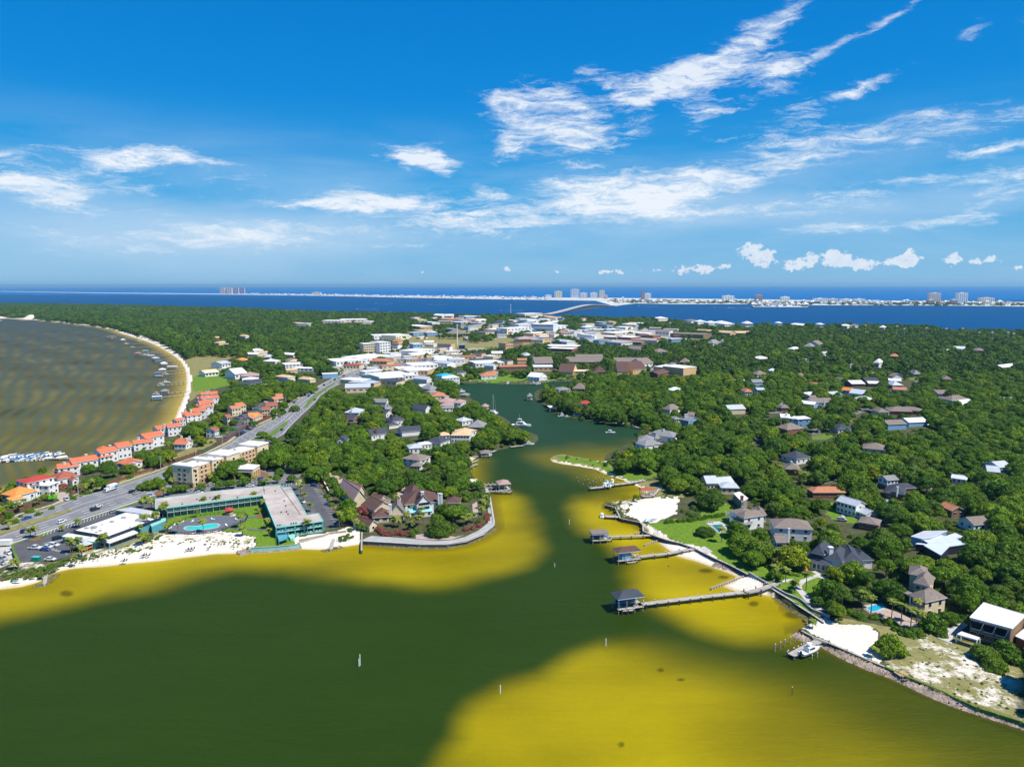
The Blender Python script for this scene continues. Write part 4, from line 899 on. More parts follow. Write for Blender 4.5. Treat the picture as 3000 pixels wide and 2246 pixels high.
for fl in range(2):
 for i in range(5):
  p=a2+d2*(L2*(i+.5)/5)-n2*.1;f=MB();f.box(-2.4,2.4,-.05,.05,-1.1,1.1);link('glass_door',f.mesh('glass_door',M['dark_opening']),T,(p[0],p[1],1.5+2.75*fl),
ang2)
  for s_ in (-1,1):
   f=MB();c0=q(8)+d2*(L2*(i+.5)/5+s_*.8)+n2*1.0;f.box(c0[0]-.25,c0[0]+.25,c0[1]-.25,c0[1]+.25,(2.9 if fl else .3),(3.5 if fl else .9));f.build('balcony_chair',
M['white_wall'],T)
 rl=MB()
 for e in range(3):rl.bar((*(q(8)+n2*.15),.5+fl*2.7+e*.35),(*(q(7)+n2*.15),.5+fl*2.7+e*.35),.05,.06)
 rl.build('railing',M['teal_trim'],T)
f=MB();s0=q(2)+np.array([1,-3]);f.bar((*s0,mh+.08),(*(q(5)+np.array([-3.5,1.0])),mh+.08),.35,.16);f.bar((*(q(1)*.3+q(2)*.7),mh+.05),(*(q(9)*.9+q(2)*.1),
mh+.05),.25,.1);f.build('roof_seam',M['taupe_shingle'],T)
for (zx,zy) in ((730,695),(760,720),(1575,605),(1690,735),(1710,800),(1720,875),(1740,905),(1430,600),(560,715),(370,775),(1605,1052),(1635,1048),(1780,
1030),(1812,1026),(1843,1022),(2005,992),(2035,990),(1085,690),(480,600),(1650,880)):
 x,y=G(*ZD(zx,zy),mh+LAND_Z+.3);f=MB();f.cyl(x-o[0],y-o[1],mh,mh+.55,.35,n=8);f.build('roof_vent',M['navy_fascia'],T)
f=MB()
dk=[ZD(1600,1180),ZD(1745,1165),ZD(1740,1225),ZD(1620,1265)];Pd=polyW(dk,LAND_Z+1.4);Qd=[(x-o[0],y-o[1]) for x,y in Pd]
f.prism(Qd,1.25,1.4)
for x,y in Qd:f.box(x-.12,x+.12,y-.12,y+.12,-1,2.3)
for i in range(4):f.bar((*Qd[i],2.25),(*Qd[(i+1)%4],2.25),.1,.1);f.bar((*Qd[i],1.8),(*Qd[(i+1)%4],1.8),.06,.06)
f.build('sun_deck',M['teal_wall'],T)
dk=[ZD(1735,1175),ZD(1830,1165),ZD(1825,1215),ZD(1770,1225)];Pd=polyW(dk,LAND_Z+.8);f=MB();f.prism([(x-o[0],y-o[1]) for x,y in Pd],-.2,.8);f.build('deck_steps',
M['teal_trim'],T)
# beach restaurant
T=bthing('restaurant','low turquoise beach restaurant with white flat roof and navy edges','restaurant',ZB(1400,750),None,4.6,short='beach restaurant')
o=T.location
polyblock(T,[ZB(955,790),ZB(1630,553),ZB(2080,620),ZB(1405,868)],4.9,'teal_wall','white_roof',fascia='navy_fascia',fh=1.1,rim=.25)
polyblock(T,[ZB(800,862),ZB(880,822),ZB(1320,893),ZB(1225,935)],3.6,'teal_wall','white_roof',fascia='teal_trim',name='left_wing')
polyblock(T,[ZB(1485,522),ZB(1690,484),ZB(2030,545),ZB(1890,585)],3.8,'teal_wall','pale_metal',fascia='wood_new',fh=.4,name='back_wing')
polyblock(T,[ZB(1940,700),ZB(2080,635),ZB(2145,625),ZB(2148,660),ZB(1960,740)],3.6,'teal_wall','teal_trim',name='right_wing')
polyblock(T,[ZB(1930,570),ZB(1960,545),ZB(2060,540),ZB(2070,565),ZB(1960,600)],4.3,'white_wall','white_roof',name='entrance_canopy')
w=wing(T,ZB(1410,950),ZB(1790,812),3.0,6.5,'shed',1.2,wall='teal_wall',rmat='white_roof',rows=0,cols=0,oh=.25,prot_k=.95,name='sun_porch')
for i in range(15):link('window',winmesh(1.35,1.8,'dark_opening'),T,w['P'](1.3+i*(w['L']-2.6)/14,.15,1.6),w['ang'])
for i in range(3):link('window',winmesh(1.35,1.8,'dark_opening'),T,w['P'](.15,1.4+i*1.8,1.6),w['ang']-math.pi/2)
w=wing(T,ZB(1045,1000),ZB(1345,905),2.9,6,'shed',1.0,wall='dark_opening',rmat='pale_metal',rows=0,cols=0,oh=.6,prot_k=.9,name='bar_patio')
f=MB();P_=w['P'];f.add([P_(.4,.4,1.0),P_(w['L']-.4,.4,1.0),P_(w['L']-.4,.4,1.5),P_(.4,.4,1.5),P_(.4,.3,1.0),P_(w['L']-.4,.3,1.0),P_(w['L']-.4,.3,1.5),
P_(.4,.3,1.5)],[(4,5,6,7),(7,6,2,3),(0,1,5,4)]);f.build('bar_rail',mat('orange_paint',(.75,.22,.02),.6,.05,1),T)
f=MB()
for i in range(5):p=P_(.5+i*(w['L']-1)/4,.35,0);f.box(p[0]-.1,p[0]+.1,p[1]-.1,p[1]+.1,0,2.9)
f.build('patio_posts',M['wood_new'],T)
for (zx,zy,s_) in ((1600,618,1.5),(1790,650,1.7),(1450,668,1.3),(1320,700,.6),(1215,745,1.8),(1120,750,1.2),(1300,780,1.0),(1250,800,.8),(1680,735,.6),
(1190,770,.6)):
 x,y=G(*ZB(zx,zy),5.5+LAND_Z);f=MB();f.box(x-o[0]-s_*.7,x-o[0]+s_*.7,y-o[1]-s_*.5,y-o[1]+s_*.5,4.9,4.9+s_*.6);f.cyl(x-o[0],y-o[1],4.9+s_*.6,5.0+s_*.6,
s_*.35);f.build('roof_unit',M['grey_concrete'],T)
x,y=G(*ZD(983,945));T=thing('pool_bar','small hexagonal pool bar with dark red roof on the motel terrace','pool bar',(x,y,LAND_Z+.2))
f=MB();f.cyl(0,0,2.3,3.6,2.9,.5,6);f.build('roof',M['red_tile'],T);f=MB();f.cyl(0,0,0,1.1,2.1,2.1,6);f.build('counter',M['wood_new'],T);f=MB()
for i in range(6):f.cyl(2.0*math.cos(i*math.pi/3),2.0*math.sin(i*math.pi/3),0,2.4,.09)
f.build('posts',M['wood_grey'],T)
# brown roofed mansion on the point
Bw_=dict(wall='cream_wall',rmat='brown_shingle',rows=1,cols=2,prot_k=.9)
T=bthing('chapel_hall','long cream gabled hall with steep pinkish roof beside motel car park','hall',ZE(500,605),ZE(640,585),4.5,short='pink roofed hall')
wing(T,ZE(500,608),ZE(640,585),4.2,27,'gy',5.2,wall='cream_wall',rmat='pink_shingle',rows=1,cols=0,scols=4,prot_k=.85);wing(T,ZE(560,520),ZE(625,505),
4.2,14,'gy',3.6,wall='cream_wall',rmat='pink_shingle',rows=1,cols=1,prot_k=.8)
x,y=w['P'](0,0,0)[:2]
T=bthing('mansion','large waterfront mansion with brown shingle hip roofs and cyan glass terrace','mansion',ZE(1050,655),ZE(1445,620),6.5,short='brown roofed mansion')
w=wing(T,ZE(1048,655),ZE(1450,618),6.2,17,'hip',5.0,**dict(Bw_,wall='white_wall',rows=2,cols=5))
wing(T,ZE(1120,545),ZE(1255,520),8.0,10,'hip',4.2,**dict(Bw_,rows=0,cols=0,prot_k=.5))
w2=wing(T,ZE(1180,662),ZE(1345,640),6.4,9,'gy',4.6,wall='white_wall',rmat='brown_shingle',rows=0,cols=0,oh=.5,prot_k=.9,name='front_gable')
for i in range(4):
 for r_ in range(3):link('window',winmesh(1.6,1.4),T,w2['P'](2.0+i*(w2['L']-4)/3,.4,2.2+r_*2.2),w2['ang'])
w3=wing(T,ZE(1100,742),ZE(1352,722),2.9,6,'shed',1.0,wall='white_wall',rmat='aqua_glass',rows=1,cols=4,oh=.3,prot_k=.9,name='terrace_room')
chimney(T,ZE(1242,518),7,12.2,1.4);chimney(T,ZE(1420,535),3,10.8,1.1);chimney(T,ZE(1447,540),3,10.6,1.1)
wing(T,ZE(895,745),ZE(1052,738),4.0,10,'gy',4.6,**dict(Bw_,rmat='taupe_shingle',cols=2));wing(T,ZE(950,700),ZE(1010,697),5.4,3,'gy',1.8,**dict(Bw_,rmat='taupe_shingle',
wall='white_wall',cols=1,prot_k=0))
wing(T,ZE(950,790),ZE(1050,780),2.8,5,'flat',0,**dict(Bw_,wall='white_wall',rmat='taupe_shingle'))
wing(T,ZE(720,668),ZE(900,660),3.6,8,'gx',2.4,**dict(Bw_,rmat='taupe_shingle'));chimney(T,ZE(893,655),2,8.5,1.2)
wing(T,ZE(575,655),ZE(720,722),4.2,12,'gx',3.6,**Bw_);wing(T,ZE(650,600),ZE(780,625),4.0,8,'gx',2.6,**dict(Bw_,rows=0));wing(T,ZE(800,745),ZE(890,720),
3.6,6,'hip',1.6,**dict(Bw_,rows=0,prot_k=.5))
wing(T,ZE(700,795),ZE(892,782),3.0,8,'hip',2.0,**dict(Bw_,cols=2,ww=2.2));wing(T,ZE(670,892),ZE(768,858),3.0,13,'gy',2.4,**dict(Bw_,cols=1))
T=bthing('guest_house','low brown roofed guest house half hidden by trees right of the mansion','house',ZE(1490,635),ZE(1650,640),3.5);wing(T,ZE(1490,
635),ZE(1650,635),3.4,9,'hip',2.4,**dict(Bw_,prot_k=.6))
# houses among the trees (label, short, wings, chimneys)
def hs(label,short,wings,ch=(),name='house',cat='house',group=None):return th(label,cat,wings,name,group,short,ch)
G1=dict(wall='white_wall',rmat='grey_shingle',rows=1,cols=3,prot_k=.85);TP=dict(G1,rmat='taupe_shingle',wall='brick');SL=dict(G1,rmat='slate_shingle');PM=dict(G1,
rmat='pale_metal');WR=dict(G1,rmat='white_roof',rows=0);SA=dict(G1,rmat='sand_tile');OR=dict(G1,rmat='copper_tile')
hs('grey roofed white house with sun room, nearest the channel on the left','grey house by the channel',[(ZF(1010,1075),ZF(1215,1100),5.5,14,'hip',2.6,
dict(G1,rmat='taupe_shingle',rows=2)),(ZF(1200,1108),ZF(1325,1070),5,9,'hip',1.6,dict(G1,rmat='taupe_shingle',rows=2,wall='white_wall')),(ZF(1110,1155),
ZF(1220,1160),3.2,8,'hip',1.5,dict(G1,rmat='taupe_shingle'))])
hs('white roofed house behind the grey house by the channel','white roofed house',[(ZF(1095,970),ZF(1250,960),4.4,12,'hip',2,PM),(ZF(1230,930),ZF(1350,
915),4.4,8,'hip',1.2,dict(PM,rmat='white_roof'))])
hs('dark roofed house tucked behind oaks beside the sand tiled villa','dark roofed channel house',[(ZF(1270,890),ZF(1440,910),4.6,14,'hip',3,SL)])
hs('sand tiled white villa with three roofs above the channel','sand tiled villa',[(ZF(1545,828),ZF(1755,830),5.8,14,'hip',2.8,dict(SA,rows=2,cols=6)),
(ZF(1415,832),ZF(1545,825),3.6,9,'hip',2,SA),(ZF(1690,800),ZF(1835,770),4.6,14,'hip',2.0,SA)])
hs('big slate hip roofed house at the tip above the channel','slate hip house',[(ZF(1725,738),ZF(1905,742),4.8,18,'hip',4.2,dict(SL,rmat='grey_shingle',
wall='brown_wall'))])
hs('pale roofed house left of the slate hip house','pale roofed house',[(ZF(1670,680),ZF(1795,660),4,12,'hip',2.4,PM),(ZF(1690,620),ZF(1740,620),4,7,'gx',
1.6,G1)])
hs('orange tiled house with cream walls near the head of the channel','orange tiled channel house',[(ZF(1345,405),ZF(1500,400),5.5,18,'hip',3.2,dict(OR,
wall='cream_wall')),(ZF(1480,410),ZF(1535,400),5,8,'hip',1,dict(OR,wall='white_wall'))])
hs('low brown roofed house group with small pool above the channel','brown roofed channel house',[(ZF(1395,468),ZF(1560,472),4,20,'hip',2.6,dict(OR,rmat='pink_shingle')),
(ZF(1435,505),ZF(1575,505),4,12,'hip',2.4,dict(OR,rmat='pink_shingle')),(ZF(1550,475),ZF(1660,480),4,16,'hip',2,dict(OR,rmat='pink_shingle')),(ZF(1450,
535),ZF(1580,530),3.6,10,'hip',1.6,G1)])
hs('white flat roofed house with chimney at the channel head','white channel head house',[(ZF(1230,310),ZF(1360,305),5,24,'flat',0,WR)],((ZF(1352,258),
8.5),))
hs('dark roofed house next to the white flat roofed channel house',None,[(ZF(1325,335),ZF(1430,320),4.5,20,'hip',4,dict(SL,rmat='grey_shingle')),(ZF(1325,
368),ZF(1415,355),3.5,10,'hip',2,dict(SL,rmat='grey_shingle'))])
hs('brick house with steel blue roof and tall brick chimney in the oaks','steel blue roofed house',[(ZF(405,655),ZF(500,660),5.5,12,'gx',3,dict(SL,rmat='slate_shingle',
wall='brick')),(ZF(460,690),ZF(545,680),3.4,7,'shed',1,dict(SL,wall='brick'))],((ZF(422,610),10,1.6,'brick'),))
hs('pale grey hip roofed house behind the steel blue roof',None,[(ZF(395,582),ZF(560,585),4,18,'hip',3,PM)],((ZF(480,535),8),))
hs('dark house with white gable and chimney in the left oaks','dark gabled house',[(ZF(850,545),ZF(930,540),5.5,14,'hip',3,dict(SL,rmat='grey_shingle')),
(ZF(805,590),ZF(850,595),4.5,10,'gx',2.4,SL)],((ZF(847,500),9),))
hs('navy roofed L shaped house with brick chimneys in the left oaks','navy L shaped house',[(ZF(920,678),ZF(1080,655),5,13,'hip',3,SL),(ZF(835,665),ZF(925,
665),3.6,8,'gx',1.6,dict(SL,wall='teal_wall')),(ZF(880,722),ZF(1000,705),3.2,9,'hip',1.6,dict(SL,rows=0))],((ZF(922,615),9,1.0,'brick'),(ZF(828,625),7.5,
1.0,'brick')))
hs('slate roofed house with white dormer and red chimney in the oaks','slate house with red chimney',[(ZF(690,830),ZF(880,800),4.4,10,'gx',4,SL)],((ZF(742,
755),9,1.1,'brick'),))
hs('small dark roof showing between oaks left of the slate house',None,[(ZF(425,880),ZF(460,860),4,8,'gx',3,SL)])
hs('white three storey house with aqua blue roof at the head of the channel','aqua roofed house',[(ZI(360,1060),ZI(545,1050),8,24,'hip',1.6,dict(G1,rmat='white_roof',
rows=2,cols=5)),(ZI(350,1035),ZI(480,1020),10,14,'hip',2,dict(G1,rmat='aqua_roof',rows=0))])
hs('white house with tall portico and dark roof behind the aqua roof',None,[(ZI(515,1000),ZI(640,990),6,20,'hip',2.5,dict(SL,rows=1,cols=4))])
hs('low orange roofed bungalow on the lawn at the channel head','orange bungalow',[(ZI(770,1035),ZI(940,1030),4.5,22,'hip',4,OR),(ZI(880,1010),ZI(1000,
1000),4,18,'hip',3,OR)])
hs('bright white gabled house with porch right of the channel head','white gabled channel house',[(ZI(1265,1040),ZI(1400,1050),5,20,'gx',4.5,dict(WR,rows=2,
cols=4)),(ZI(1340,1055),ZI(1490,1045),4,16,'hip',2.5,WR)])
hs('grey brown steep hipped house in the trees right of the channel',None,[(ZI(1750,1170),ZI(1890,1175),5,14,'hip',6,dict(TP)),(ZI(1610,1185),ZI(1740,
1180),4,18,'hip',2,G1)])
hs('red tiled pavilion roof among trees on the channel bank','red tiled pavilion',[(ZI(1820,1330),ZI(1935,1335),4,12,'hip',2.4,dict(OR,rmat='red_tile'))])
hs('large sprawling grey hip roofed house on the channel bend','sprawling grey house',[(ZL(800,152),ZL(975,160),4.8,16,'hip',3,G1),(ZL(900,75),ZL(1190,
115),4.8,14,'hip',3.2,G1),(ZL(880,205),ZL(1075,180),4.4,12,'hip',2.8,G1),(ZL(990,125),ZL(1050,120),4.4,10,'hip',3,G1)],((ZL(912,30),9,1.4,'brick'),(ZL(1085,
30),8.5,1.3)))
hs('tan house with pale metal double gable roof above the dune','pale double gabled house',[(ZL(1545,610),ZL(1680,608),4.6,12,'gx',3,dict(PM,wall='pale_tan')),
(ZL(1660,612),ZL(1850,595),4.2,9,'gx',2.4,dict(PM,wall='pale_tan')),(ZL(1700,655),ZL(1905,660),4,11,'hip',2,dict(PM,wall='pale_tan'))])
T=bthing('house','flat white roofed grey house with brick chimney behind the grey villa','house',ZL(1910,750),None,5,short='flat white roofed house');polyblock(T,
[ZL(1838,715),ZL(1905,698),ZL(1992,768),ZL(1925,805)],5,'grey_shingle','white_roof',fascia='white_wall',fh=.3);chimney(T,ZL(1928,745),3,7.6,1.3,'brick')
T=hs('wide taupe roofed villa with white columns beside the rectangular pool','taupe villa',[(ZL(1850,940),ZL(1950,985),6.6,13,'hip',2.4,dict(TP,wall='white_wall',
cols=4,rows=2)),(ZL(1755,920),ZL(1900,1040),3.6,7,'shed',.8,dict(TP,wall='white_wall',oh=1.6)),(ZL(1790,1000),ZL(1900,1058),3.6,8,'hip',1.6,dict(TP,wall='white_wall',
oh=1.8,rows=0)),(ZL(2070,945),ZL(2200,950),4,11,'hip',2.2,dict(TP,wall='white_wall')),(ZL(1950,965),ZL(2120,925),6.2,10,'hip',2,dict(TP,wall='white_wall',
rows=0))])
f=MB();o=T.location
for p in (ZL(1755,985),ZL(1775,1000),ZL(1803,1060),ZL(1833,1085),ZL(1868,1080)):
 x,y=G(*p,LAND_Z);f.cyl(x-o[0],y-o[1],0,3.6,.22)
f.build('columns',M['white_wall'],T)
hs('long taupe hip roofed house showing between the oaks','long taupe house',[(ZO(960,640),ZO(1475,668),6.0,13,'hip',2.8,dict(TP,wall='white_wall',rows=2)),
(ZO(990,830),ZO(1130,830),4,8,'gx',2,dict(TP,wall='white_wall'))],((ZO(1155,655),8.5,.8),))
T=hs('long white two storey farmhouse with grey gabled roof and low wing','white farmhouse',[(ZO(1757,290),ZO(2025,368),6.0,8.6,'gx',2.2,dict(PM,rows=2,
cols=5,scols=1,rmat='pale_metal',prot_k=1.0)),(ZO(2020,425),ZP(165,478),3.2,8,'gx',1.9,dict(PM,rmat='pale_metal',rows=1,cols=3,scols=1,prot_k=1.0)),(ZO(1860,
385),ZO(2060,440),2.9,3.0,'shed',.9,dict(PM,rows=0,cols=0,oh=.8))])
hs('white upper storey house on brick base with grey roof by the pylons','white over brick house',[(ZM_(1765,1135),ZM_(1922,1122),5.8,8,'gx',1.8,dict(PM,
rmat='grey_shingle',rows=2,cols=3,base=(2.4,'brick'),prot_k=1.0))])
hs('navy hip roofed bungalow with white chimney behind the farmhouse','navy hip bungalow',[(ZP(412,185),ZP(690,218),3.6,13,'hip',3,dict(SL,wall='brick')),
(ZP(560,140),ZP(840,125),3.6,8,'hip',2,dict(SL,wall='brick'))],((ZP(572,115),7.4,.9),))
T=hs('large navy slate roofed villa with white walls above the terraced lawn','navy slate villa',[(ZO(1325,1068),ZO(1700,1135),3.4,11,'hip',2.2,dict(SL,
cols=6,prot_k=.95,wh=2.0)),(ZO(1430,960),ZO(1610,1000),6.8,13,'hip',3,dict(SL,wall='navy_fascia',prot_k=.95)),(ZO(1605,1035),ZO(1850,1090),5.2,14,'hip',
3.2,dict(SL,rows=0,prot_k=.95)),(ZO(1830,1090),ZO(2140,1120),4.6,18,'hip',3.4,dict(SL,rows=0,prot_k=.9)),(ZP(40,1060),ZP(270,1060),4,12,'hip',2.4,dict(SL,
rows=0,prot_k=.8))],((ZO(1695,895),9.6,1.6),))
T=bthing('house','modern house with folded pale blue metal roofs inside the oak woods','house',ZP(1100,800),None,4.5,short='folded metal roofed house')
polyblock(T,[ZP(885,790),ZP(1130,730),ZP(1190,752),ZP(1320,710),ZP(1480,780),ZP(1455,850),ZP(1240,880),ZP(1130,992),ZP(915,870),ZP(975,840)],4.2,'navy_fascia',
'light_metal',fascia='light_metal',fh=.3)
polyblock(T,[ZP(745,752),ZP(920,682),ZP(1215,680),ZP(1000,768),ZP(880,782)],5.0,'blue_wall','pale_metal',fascia='light_metal',fh=.3,name='upper_wall');polyblock(T,
[ZP(800,850),ZP(830,836),ZP(940,846),ZP(920,862)],3.4,'dark_opening','light_metal',name='porch')
hs('tan two storey house with taupe hip roof in the woods','upper tan house',[(ZP(770,1350),ZP(988,1402),7.2,11,'hip',2.6,dict(TP,wall='pale_tan',rows=2,
cols=2,prot_k=1.0)),(ZP(712,1238),ZP(1000,1290),6.8,10,'hip',2.2,dict(TP,wall='pale_tan',rows=0,prot_k=1.0))])
T=hs('tan two storey house with taupe hip roof and white column balcony','tan balcony house',[(ZP(700,1500),ZP(935,1608),6.6,11,'hip',2.8,dict(TP,wall='pale_tan',
rows=2,cols=4,wh=2.0,prot_k=1.0))])
o=T.location;a,b,d,n,L=rect(ZP(640,1492),ZP(930,1610),6.2+LAND_Z,3)
P4=[(a-np.array(o[:2])),(b-np.array(o[:2])),(b+n*3-np.array(o[:2])),(a+n*3-np.array(o[:2]))]
f.prism([tuple(p) for p in P4],3.2,3.45);f.build('balcony',M['pale_tan'],T);f=MB();f.prism([tuple(p) for p in P4],6.3,6.6);f.build('balcony_roof',M['taupe_shingle'],
T)
for i in range(4):p=P4[0]+(P4[1]-P4[0])*(.02+.32*i)+n*.2;f=MB();f.cyl(p[0],p[1],0,6.3,.22);f.build('column',M['white_wall'],T)
f=MB();f.bar((*(P4[0]+n*.1),4.3),(*(P4[1]+n*.1),4.3),.08,.08);f.bar((*(P4[0]+n*.1),3.85),(*(P4[1]+n*.1),3.85),.06,.5);f.build('railing',M['deck_grey'],
T)
T=bthing('house','dark shingled box house with white flat roof at the right edge','house',ZR(1850,500),None,7.4,short='dark box house')
Q=polyblock(T,[ZR(1508,476),ZR(1690,284),ZR(2230,445),ZR(2052,622)],7.4,'brown_wall','white_roof',fascia='white_wall',fh=.25,inset=.4,rim=.1)
o=T.location;A_,B_2=np.array(Q[0]),np.array(Q[3]);d=(B_2-A_);L=np.linalg.norm(d);d/=L;n=np.array([d[1],-d[0]]);n=n if n[1]<0 else -n;ang_=math.atan2(d[1],
d[0])
f=MB();c0=A_-n*.5+d*.3;c1=B_2-n*.5-d*.3
f.prism([tuple(c0+n*1.0),tuple(c1+n*1.0),tuple(c1-n*.3),tuple(c0-n*.3)],3.6,7.0);f.build('upper_cladding',mat('grey_shakes',(.17,.15,.16),.95,.35,1.5,
bump=.1,bscale=3),T)
for i in range(3):
 c=A_+d*(L*(.18+.29*i))+n*.62;f=MB()
 f.add([(*(c-d*1.9),6.6),(*(c+d*1.9),6.6),(*(c+d*1.2),4.2),(*(c-d*1.2),4.2)],[(0,1,2,3),(3,2,1,0)]);f.build('window',M['dark_opening'],T)
 f=MB();f.bar((*(c+d*1.95+n*.1),6.6),(*(c+d*1.25+n*.1),4.2),.15,.15);f.bar((*(c-d*1.3+n*.1),4.15),(*(c+d*1.3+n*.1),4.15),.25,.15);f.build('window_frame',
M['white_wall'],T)
for i in range(5):c=A_+d*(L*(.12+.19*i))-n*.32;link('window',winmesh(1.6,1.6),T,(c[0],c[1],1.9),ang_)
f=MB();Pk=polyW([ZR(1340,690),ZR(1400,655),ZR(1640,735),ZR(1600,765)],LAND_Z+3.2);f.prism([(x-o[0],y-o[1]) for x,y in Pk],2.7,3.2)
for x,y in Pk:f.box(x-o[0]-.15,x-o[0]+.15,y-o[1]-.15,y-o[1]+.15,0,2.7)
f.build('carport',M['white_wall'],T)
T=bthing('garage','white flat roofed garage with brick front at the right edge','garage',ZR(2160,720),None,3.4);polyblock(T,[ZR(2100,715),ZR(2230,610),
ZR(2400,690),ZR(2290,800)],3.6,'brick','white_roof',fascia='white_wall',fh=.25)
hs('copper roofed dark gabled house between the oaks','copper gabled house',[(ZP(1095,350),ZP(1275,425),3.8,8,'gx',2,dict(OR,wall='brown_wall'))])
hs('taupe gable roof deep in the woods on the right','taupe gable house',[(ZP(1560,608),ZP(1825,585),3.8,10,'gx',2.4,dict(TP,wall='white_wall'))])
hs('low taupe roof in front of the farmhouse wing',None,[(ZP(55,565),ZP(330,612),3.6,10,'hip',2,TP)])
hs('orange clay roofed bungalow behind the red truck','clay roofed bungalow',[(ZM_(800,1290),ZM_(1250,1290),3.4,9,'hip',2.2,dict(OR,rmat='copper_tile',
wall='brick'))])
hs('dark slate roofed house with cyan porch in the woods','dark slate house',[(ZM_(592,860),ZM_(790,830),4,14,'hip',3.6,SL)])
hs('grey brown house with white chimney among palms','grey house among palms',[(ZM_(435,985),ZM_(640,1000),4,12,'hip',3,dict(TP,rmat='taupe_shingle'))],
((ZM_(525,890),7.6,1.0),))
hs('taupe hip roofed house in the middle of the right woods',None,[(ZM_(1440,715),ZM_(1755,745),3.8,16,'hip',3.2,dict(TP,wall='cream_wall'))])
hs('dark hipped house with white gable left of the dark oak',None,[(ZM_(1130,470),ZM_(1310,465),4,14,'hip',3,SL),(ZM_(1200,480),ZM_(1280,490),3.6,8,'gy',
2,SL)])
hs('pale blue two storey house with white roof and box wing','pale blue box house',[(ZM_(515,310),ZM_(605,345),7,12,'shed',.6,dict(WR,wall='blue_wall',
rows=2)),(ZM_(600,345),ZM_(680,318),6.6,8,'flat',0,dict(WR,rows=2)),(ZM_(385,320),ZM_(515,325),3.6,14,'gx',2,WR)],((ZM_(460,265),7,1.2),))
hs('large taupe hip roofed house below the pale blue house','taupe hip house',[(ZM_(308,440),ZM_(470,480),4.2,18,'hip',3.6,TP)],((ZM_(388,380),8.2,1.0,
'taupe_shingle'),))
hs('long taupe ranch house with rambling roofs and blue pool','long ranch house',[(ZM_(1650,250),ZM_(1800,250),3.8,14,'hip',3,dict(TP,rmat='taupe_shingle',
wall='white_wall')),(ZM_(1790,235),ZM_(2100,245),3.8,16,'hip',3.4,TP),(ZM_(1900,215),ZM_(2208,240),3.6,14,'hip',2.6,TP)])
hs('grey house with white gables and chimney by the cul de sac',None,[(ZM_(390,195),ZM_(505,195),4,12,'hip',2.8,TP),(ZM_(335,180),ZM_(395,190),4,10,'gx',
2.6,G1)],((ZM_(400,130),8,1.0),))
hs('taupe roofed pale teal house above the dark oak',None,[(ZM_(790,130),ZM_(1080,125),4.4,16,'gx',3.4,dict(TP,wall='blue_wall'))],((ZM_(955,80),8.5),
))
hs('blue gabled house with white chimney in the woods behind the channel','blue gabled house',[(ZJ(700,1500),ZJ(800,1520),5.5,14,'gx',3,dict(G1,wall='blue_wall',
rows=2)),(ZJ(650,1500),ZJ(720,1495),3.6,10,'hip',1.6,G1),(ZJ(780,1455),ZJ(855,1460),5,12,'gx',2,TP)],((ZJ(770,1450),9.5,2.0),))
hs('grey hip house with white gables left of the blue gabled house',None,[(ZJ(510,1385),ZJ(600,1400),4,16,'hip',4,dict(TP,wall='white_wall'))])
hs('white house with grey gable roof at the edge of the woods, upper right',None,[(ZN(1610,1270),ZN(1830,1290),4,12,'gx',2.6,PM),(ZN(1820,1210),ZN(2030,
1190),5.5,12,'gx',2.4,dict(PM,wall='blue_wall'))])
hs('low white metal roofed shed in the right woods',None,[(ZN(1025,1375),ZN(1290,1410),3.2,9,'gx',1.4,dict(PM,rmat='light_metal'))])
hs('orange clay roofed bungalow beside the pale blue tall house',None,[(ZJ(1405,1205),ZJ(1495,1205),4.5,16,'hip',3,OR)])
hs('tall pale blue house with blue roof beside the clay roofed bungalow',None,[(ZJ(1542,1185),ZJ(1632,1185),9,14,'gx',1.6,dict(G1,wall='blue_wall',rmat='pale_metal',
rows=2))])
T=bthing('church','tan brick church with two steep brown roofs and round window','church',ZJ(0,990),ZJ(340,970),7,short='brown roofed church')
wing(T,ZJ(30,985),ZJ(165,985),6,34,'gx',11,wall='tan_wall',rmat='brown_shingle',rows=0,cols=0);wing(T,ZJ(200,965),ZJ(350,955),7,26,'gx',9,wall='tan_wall',
rmat='brown_shingle',rows=1,cols=4);wing(T,ZJ(165,985),ZJ(260,985),4,12,'flat',0,wall='tan_wall',rmat='pale_tan' if 'pale_tan' in M else 'white_roof',
rows=1,cols=5)
hs('brown gabled chapel wing left of the church',None,[(ZI(1600,985),ZI(1765,990),5,34,'gx',9,dict(OR,rmat='brown_shingle',wall='tan_wall',rows=0)),(ZI(1770,
985),ZI(1960,985),5,20,'flat',0,dict(OR,rmat='pale_tan',wall='tan_wall'))])
hs('brown pyramid roofed pavilion beside the church',None,[(ZI(1990,990),ZI(2120,990),4,26,'hip',7,dict(OR,rmat='brown_shingle',wall='brick',rows=0))])
for P in ([ZE(690,860),ZE(900,800),ZE(1270,740),ZE(1280,1000),ZE(690,1000)],[ZE(1620,900),ZE(1700,700),ZE(1800,560),ZE(1960,560),ZE(1960,900),ZE(1700,
1000),ZE(1330,1030)],[ZB(1400,950),ZB(1800,800),ZB(2208,640),ZB(2208,1000),ZB(1500,1010)],[ZB(0,950),ZB(300,960),ZB(900,1150),ZB(900,1250),ZB(0,1300)],
[ZQ(1030,500),ZQ(1100,480),ZQ(1500,420),ZQ(2208,560),ZQ(2208,700),ZQ(1700,700)],[ZL(980,560),ZL(1240,660),ZL(1380,690),ZL(1230,780),ZL(980,780)],[ZL(1480,
960),ZL(1800,1000),ZL(1800,1180),ZL(1480,1180)]):protect_px(P)
